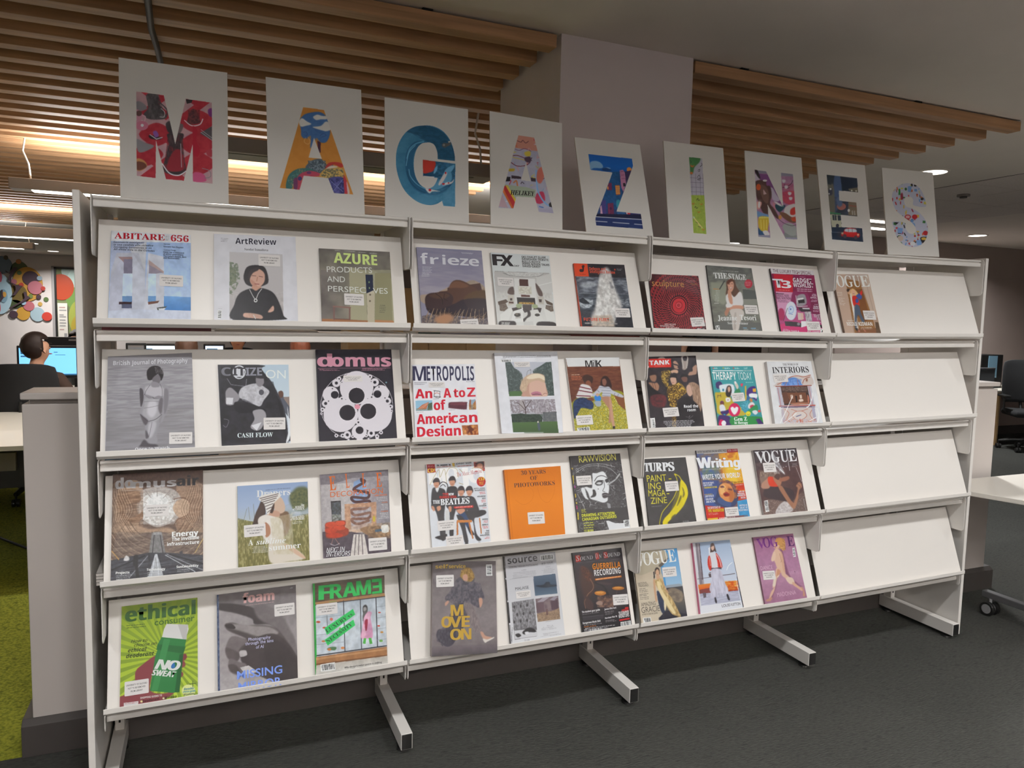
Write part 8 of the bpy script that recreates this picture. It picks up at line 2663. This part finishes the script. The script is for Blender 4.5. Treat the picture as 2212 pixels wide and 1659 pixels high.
magazine('writing', 'colourful writing magazine with a face in flames of orange and blue', '6b4a4a', '''
G 39447a 4a4a6a b06a3a c89a30 637,300 1040,290 1100,600 700,620
n 4a5a8a 7a6a4a c07a30 a.5 x50 650,310 900,300 950,560 690,600
n d88a28 e0a83a b8602a a.7 x40 y50 850,310 1040,290 1090,560 900,620
n 5a8a5a 4a6a90 a.4 x30 690,420 860,420 860,540 700,540
p d8b03a b20 900,420 1030,400 1050,600 950,620
p b83a28 b10 960,620 1100,560 1130,760 1010,740
n c8482a a83020 a.5 x24 960,600 1100,560 1130,760 1010,740
G 2f3f70 3a4a7a 3f3a5a 700,560 850,560 860,800 720,820
n 2f4a80 4a5a8a a.4 x24 690,560 860,560 860,820 730,820
p 2a3350 s 830,700 850,620 880,580 940,560 1010,620 1040,720 1010,800 940,820 860,810 800,760
n d88030 b04a28 3a3450 a.5 x20 860,560 1010,570 1060,700 1010,740
p c8844e s 850,650 870,600 920,585 970,610 1000,690 995,740 970,770 920,760 870,720
p a86238 b5 s 940,620 990,660 998,740 960,770 950,700
p d8a468 b4 s 865,620 900,600 925,640 900,690 870,690
p 6a3a3a s 865,620 890,610 905,625 880,632
p 6a3a3a s 940,640 975,640 980,655 950,652
l 3a2a30 w5 s 868,625 888,618 905,628
l 3a2a30 w5 s 942,645 962,650 980,652
l b0703a w5 s 920,630 912,660 935,672
p 8a2a24 s 895,690 925,672 955,690 950,710 915,715
p 4a1c20 s 900,695 925,690 948,698 920,704
p 3a4a70 s 860,720 920,760 970,775 960,815 890,800 840,760
p b52a22 720,800 900,820 910,930 740,935
n c83a28 a02420 a.4 x30 720,800 900,820 910,930 740,935
p 3f86b0 1030,760 1120,740 1148,895 1040,900
n 5a9ac0 3a76a0 a.4 x24 1030,760 1120,740 1148,895 1040,900
p cfc8c4 637,280 930,268 935,300 642,312
p a8323a 930,268 1030,262 1036,292 934,300
t 5a5254 FB- h19 650,303 928,290 |ENTER THE WRITERS ONLINE NOVEL PRIZE
t e0b8b8 FB h18 940,290 1028,284 |WIN £5,000
t dedada FB= h100 654,448 788,440 |W
t dedada FB= h82 790,440 852,438 |ri
t dedada FB= h84 856,438 925,436 |ti
t dedada FB= h84 928,436 1056,432 |ng
k cfc4b8 h6 695,460 880,450
k d8c8a0 h6 930,452 1045,446
t dedada FB- h48 696,556 1060,530 |WRITE YOUR WORLD!
t e0dadc FB- h17 702,596 806,590 |HOW TO USE TODAY'S
t e0dadc FB- h17 706,617 790,611 |FEARS TO WRITE
t d8c03a FB- h17 710,640 836,632 |TOMORROW'S FICTION
p d8a83a 988,572 1084,564 1086,586 992,594
t 6a3a1a FB h16 996,590 1078,582 |WIN £727.100
k d8c8b8 h6 1010,606 1085,600
k d8a83a h8 715,696 792,690
t e0dadc FB- h20 722,724 806,717 |LEARN THE ROLE OF
t e0dadc FB- h20 728,752 800,746 |DIALOGUE
t e0dadc FB- h20 732,778 818,770 |AND ACTION
k d8a83a h8 1050,660 1100,656
t e0dadc FB- h15 1040,678 1096,674 |SHAPE YOUR
t e0dadc FB- h15 1034,698 1100,693 |PERSONAL
t e0dadc FB- h15 1030,716 1104,711 |EXPERIENCE IN
t e0dadc FB- h15 1062,736 1106,732 |WRITING
t e0dadc FB- h17 1048,812 1122,806 |WRITING AS
t e0dadc FB- h17 1056,834 1126,828 |AN ACT OF
t e0dadc FB- h17 1046,858 1128,852 |RESISTANCE
t e0d0d0 FB- h22 744,838 868,828 |THE IMPORTANCE OF
t d8c03a FB- h30 748,870 902,860 |THE NARRATOR
k d8b8b0 h5 n2 d10 752,882 860,874
p cfa63a 745,928 845,920 846,938 746,942
k e0d8d0 h8 850,925 1010,912
S 914,910 1040,900 h86
''', spine='4a4450')
magazine('rock', 'fashion magazine in brown tones with a person in a red top lying on rocks', '4a3433', '''
n 5a403c 3c2a2a a.5 x60
p 2b2224 1180,278 1592,255 1610,330 1200,400
n 4a4044 1f191b a.5 x30 1185,280 1595,258 1615,420 1210,470
p 7a6458 b4 s 1245,490 1330,470 1420,480 1440,560 1380,620 1270,620
n a08878 5a4840 a.6 x14 1240,470 1420,470 1440,520 1260,540
n 8a7468 5a4a44 b09a8c a.7 x12 y8 1280,760 1420,730 1480,720 1560,800 1680,700 1703,858 1283,892
n 7a665c 4f413c a.6 x14 1560,760 1680,640 1703,858 1580,868
p b8aca8 s 1400,850 1440,790 1500,755 1540,780 1560,850 1480,890 1400,890
n d8d0cc 8a7c78 a.5 x12 1400,850 1500,755 1560,850 1400,890
p 33282a s 1300,640 1420,620 1560,660 1560,760 1450,760 1290,720
p a87c68 s 1260,600 1300,560 1330,540 1340,600 1330,640 1265,640
p c2412e s 1320,540 1340,528 1380,540 1420,615 1400,625 1345,620 1325,590
p 9a6a54 s 1370,545 1400,520 1440,540 1450,590 1420,620
p 8a5a48 s 1430,550 1480,530 1520,525 1525,550 1490,570 1440,575
p 4a3430 s 1380,530 1410,500 1440,520 1420,560
p 93664f s 1420,610 1460,625 1500,690 1545,760 1575,790 1560,830 1530,800 1480,730 1430,650
p 9a6c54 s 1555,820 1590,720 1605,640 1590,620 1600,600 1620,580 1640,600 1645,630 1620,660 1610,740 1580,830
l 6a463a w5 s 1600,600 1625,615 1635,640
l 8a5a44 w4 1610,585 1645,600
t dad4d2 FS- h108 1210,400 1302,396 |V
t dad4d2 FS- h108 1284,396 1354,392 |O
t dad4d2 FS- h108 1362,392 1440,388 |G
t dad4d2 FS- h108 1446,388 1520,384 |U
t dad4d2 FS- h108 1526,384 1602,378 |E
p c8c4c4a0 s 1350,290 1370,300 1480,490 1465,500 1390,420
l e8e4e4 w7 s 1385,410 1420,440 1475,495
l d8d4d4 w4 s 1500,260 1515,380 1530,470
l c8c4c4 w3 1590,440 1645,575
l b8b4b4 w3 1660,740 1685,850
n e0dcdc 4a4042 a.4 x6 y20 1350,400 1440,400 1440,500 1380,500
t 8a8080 FR- h16 1555,418 1600,415 |GREY
t 8a8080 FR- h16 1552,438 1608,434 |BEAUTY
e a8a0a0 1470,440 5,4
e a8a0a0 1495,432 5,4
k 9a9090 h4 1240,400 1250,392
k a89c98 h5 1590,862 1640,858
B 1285,760 1318,754 1335,862 1302,868 d1
S 1276,488 1394,482 h88
''', spine='a09a98')
magazine('gracie', 'fashion magazine with a person in a gold satin dress beside a dark sculpture', 'b5a48f', '''
g a8977f b8a690 c4b39c bfae98 118,318 540,283 638,920 200,985
p 4a88b8 s 380,300 540,283 580,560 575,640 440,650 410,560 390,480
g 4a86b4 7aa0c0 9ab4c8 390,290 540,283 590,640 440,640
p a89a84 s 118,318 380,298 430,310 455,370 420,420 350,470 300,500 160,530
p 5a5048 s 370,440 455,375 445,400 390,460
l 7a6e60 w3 190,378 400,395
p 8f959c b4 s 430,640 560,620 590,640 600,700 480,680
g 3c3a3c 55504a 2f2f36 440,660 600,640 638,920 420,960
p 77685a s 450,680 520,660 590,700 600,760 560,800 480,760
n 8f7d6a 4a443f a.5 x30 450,680 590,690 600,790 480,770
p 2a3040 s 350,690 400,720 420,800 430,900 400,900 370,820
p 201f27 s 390,930 450,880 560,900 638,915 560,940 380,960
p 2b2320 s 330,490 345,465 370,475 378,520 372,530 350,500 335,530
p 1f1b1c 314,510 325,500 332,560 322,575
p c49a7c s 338,500 355,480 372,500 372,535 355,548 342,530
l 7a4a3c w3 350,535 364,535
p c09678 s 345,545 372,540 380,575 350,580
p be9272 s 315,590 330,575 335,600 340,680 352,780 340,790 325,700
p b88c6c s 400,580 415,600 430,650 460,700 455,710 410,650
p b39565 s 330,590 350,580 395,570 405,620 440,690 500,770 560,890 575,930 500,915 440,830 420,790 380,700 345,640
n d8bd8a 8a6e44 c4a672 a.7 x18 y50 330,590 400,575 440,690 560,890 575,930 500,915 380,700
p d8c294 b4 s 350,600 380,610 400,680 470,790 530,900 500,900 430,800 370,690
p e0cda8 b3 s 420,780 440,830 430,880 420,850
t e0dad2 FS- h118 150,455 242,445 |V
t e0dad2 FS- h118 226,446 304,438 |O
t e0dad2 FS- h118 300,438 384,428 |G
t e0dad2 FS- h118 388,428 462,416 |U
t e0dad2 FS- h118 466,416 538,406 |E
t 4a4440 FR- h22 168,630 258,618 |NATIONAL
t 4a4440 FR- h22 172,654 270,642 |TREASURES
k 6a625a h8 n3 d15 176,672 264,662
k 6a625a h8 n2 d15 182,722 278,712
k 6a625a h8 n2 d15 186,756 286,744
t 4a4440 FR- h38 200,840 340,822 |AMAZING
t 4a4440 FR- h56 204,902 380,880 |GRACIE
t 4a4440 FR h16 208,926 356,908 |A POP STAR IN LOVE
B 216,950 292,942 296,978 222,988
S 402,558 534,546 h92
''', spine='a89a88')
magazine('vuitton', 'glossy back cover with a person in a red and white jacket and pale skirt', 'a8adbd', '''
g 98a4b8 b4bccb c4c4cc 690,235 1045,203 1120,600 740,630
p c9c2c2 690,238 715,236 775,860 745,880
p 7a6f74 715,236 745,233 800,740 770,740
p 9a8f92 735,234 750,233 815,735 800,740
p 55474c 750,238 758,237 790,560 778,560
l 5a4f54 w4 735,555 1090,505
l 6a6064 w4 970,520 1090,502
g c87838 c85a28 8a3020 740,610 1115,570 1130,670 755,700
n e0a848 b8441c a.6 x30 y10 980,575 1115,570 1128,660 1000,670
e d8a05a 1105,622 20,9
p 6a3432 755,660 860,640 865,690 760,700
g 9a97a8 b5b2c0 a8a6b4 758,700 1130,670 1145,770 775,830
n c4c1cc 8a8898 a.4 x50 y8 758,700 1130,670 1145,770 775,830
p d6d2d4 770,828 1150,772 1180,845 765,900
p 5a4f54 785,690 815,690 820,735 795,745
p 4a3a36 s 858,270 865,240 890,235 905,270 915,310 895,300 870,330 852,330
p c9a490 s 866,262 880,248 895,262 893,285 880,296 868,285
p 3f302e s 860,265 875,240 895,250 880,258
p d8d4d6 858,265 840,275 846,330 856,330
p cfcacc s 845,330 880,310 915,320 935,380 930,440 870,455 845,430
p b8372c s 835,360 850,340 862,380 868,440 872,470 850,470 832,420
p b8372c s 910,320 935,340 960,390 970,445 935,450 925,400
l e0d4d0 w5 s 918,330 945,380 960,440
l e0b0a0 w4 848,360 858,430
p 4a3a40 862,452 960,445 965,462 940,462 925,480 910,465 865,470
p 453639 s 843,500 878,490 880,530 848,535
l d0c8c4 w3 846,505 878,500
p bdb6c2 s 865,470 940,460 975,520 1000,600 1025,650 1030,720 990,690 965,700 930,700 900,740 855,735 870,640 858,680 850,640 868,560
n d4cfd8 a09aa8 a.5 x12 y60 865,470 940,460 1000,600 1030,720 900,740 855,735
p 262226 s 898,745 910,740 922,790 912,800 902,775
p 262226 s 1012,712 1026,708 1045,765 1030,768 1020,745
p 262226 1045,203 1062,203 1186,840 1170,845
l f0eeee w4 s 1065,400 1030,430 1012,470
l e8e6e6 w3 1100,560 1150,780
t 3a3638 FR+ h30 972,846 1050,834 |LOUIS
t 3a3638 FR+ h30 1054,834 1148,822 |VUITTON
''', spine='c26a8a')
magazine('madonna', 'pink fashion magazine with a striding blonde figure, right end of the third bay, bottom row', '9a6a80', '''
g 8c5c72 a0708a a87a90 94667c 1270,180 1650,143 1785,755 1385,812
n a.04 x40
p 7a4f64 b6 s 1540,280 1580,420 1620,540 1700,620 1740,650 1700,640 1600,560 1560,460 1530,340
p 7a4f64 b6 s 1500,560 1490,640 1450,760 1430,750 1480,640
p b8844e s 1480,215 1500,185 1540,185 1570,215 1575,270 1555,305 1530,280 1500,270
n d8ac70 8a5a34 a.7 x9 1480,190 1570,190 1580,300 1500,280
p cba088 s 1465,265 1478,235 1500,225 1520,255 1510,285 1485,290
l a04a48 w4 1476,272 1486,276
p cfa890 s 1470,300 1500,285 1530,310 1545,350 1548,420 1560,470 1575,520 1560,530 1540,500 1500,470 1480,420 1455,360
p d6b49c s 1460,320 1480,320 1480,380 1455,405 1440,385
p c69a80 s 1530,310 1550,340 1565,420 1575,500 1578,525 1560,530 1545,440
l 9a6a58 w3 s 1520,330 1538,400 1530,410
p cda68e s 1490,470 1540,480 1575,520 1600,540 1650,590 1660,620 1620,620 1580,570 1545,540 1530,510 1500,560 1480,640 1460,660 1455,640 1475,560
p bb8468 b2 s 1500,480 1530,500 1510,550 1490,560
p d8c4b0 s 1455,640 1480,640 1490,560 1520,530 1500,560 1470,540 1460,600
p cfa58c s 1470,655 1480,640 1470,690 1440,750 1420,770 1440,700
p d4b8a4 s 1585,560 1640,560 1665,610 1625,620 1590,590
p c89c82 s 1650,600 1700,640 1740,670 1735,690 1690,660 1645,625
p b5846c s 1395,775 1420,765 1445,750 1450,765 1425,790 1395,790
p b5846c s 1725,650 1745,660 1765,720 1760,745 1745,735 1745,690
l b5846c w4 1440,765 1435,790
t 6a2f6e FS- h92 1312,286 1392,276 |V
t 5f2a66 FS- h92 1372,277 1440,270 |O
t 6a2f6e FS- h92 1442,270 1510,262 |G
t 4a2550 FS- h92 1602,262 1668,256 |E
p b8844e s 1490,200 1540,190 1550,240 1520,250 1490,240
t d0a8b8 FR- h38 1342,488 1456,476 |DANCE
t b890a4 FR- h38 1622,534 1700,524 |WITH
t d0a8b8 FR- h42 1502,748 1680,722 |MADONNA
B 1642,278 1665,274 1676,358 1652,362 d1
S 1360,582 1476,574 h84
''', spine='7a5064')
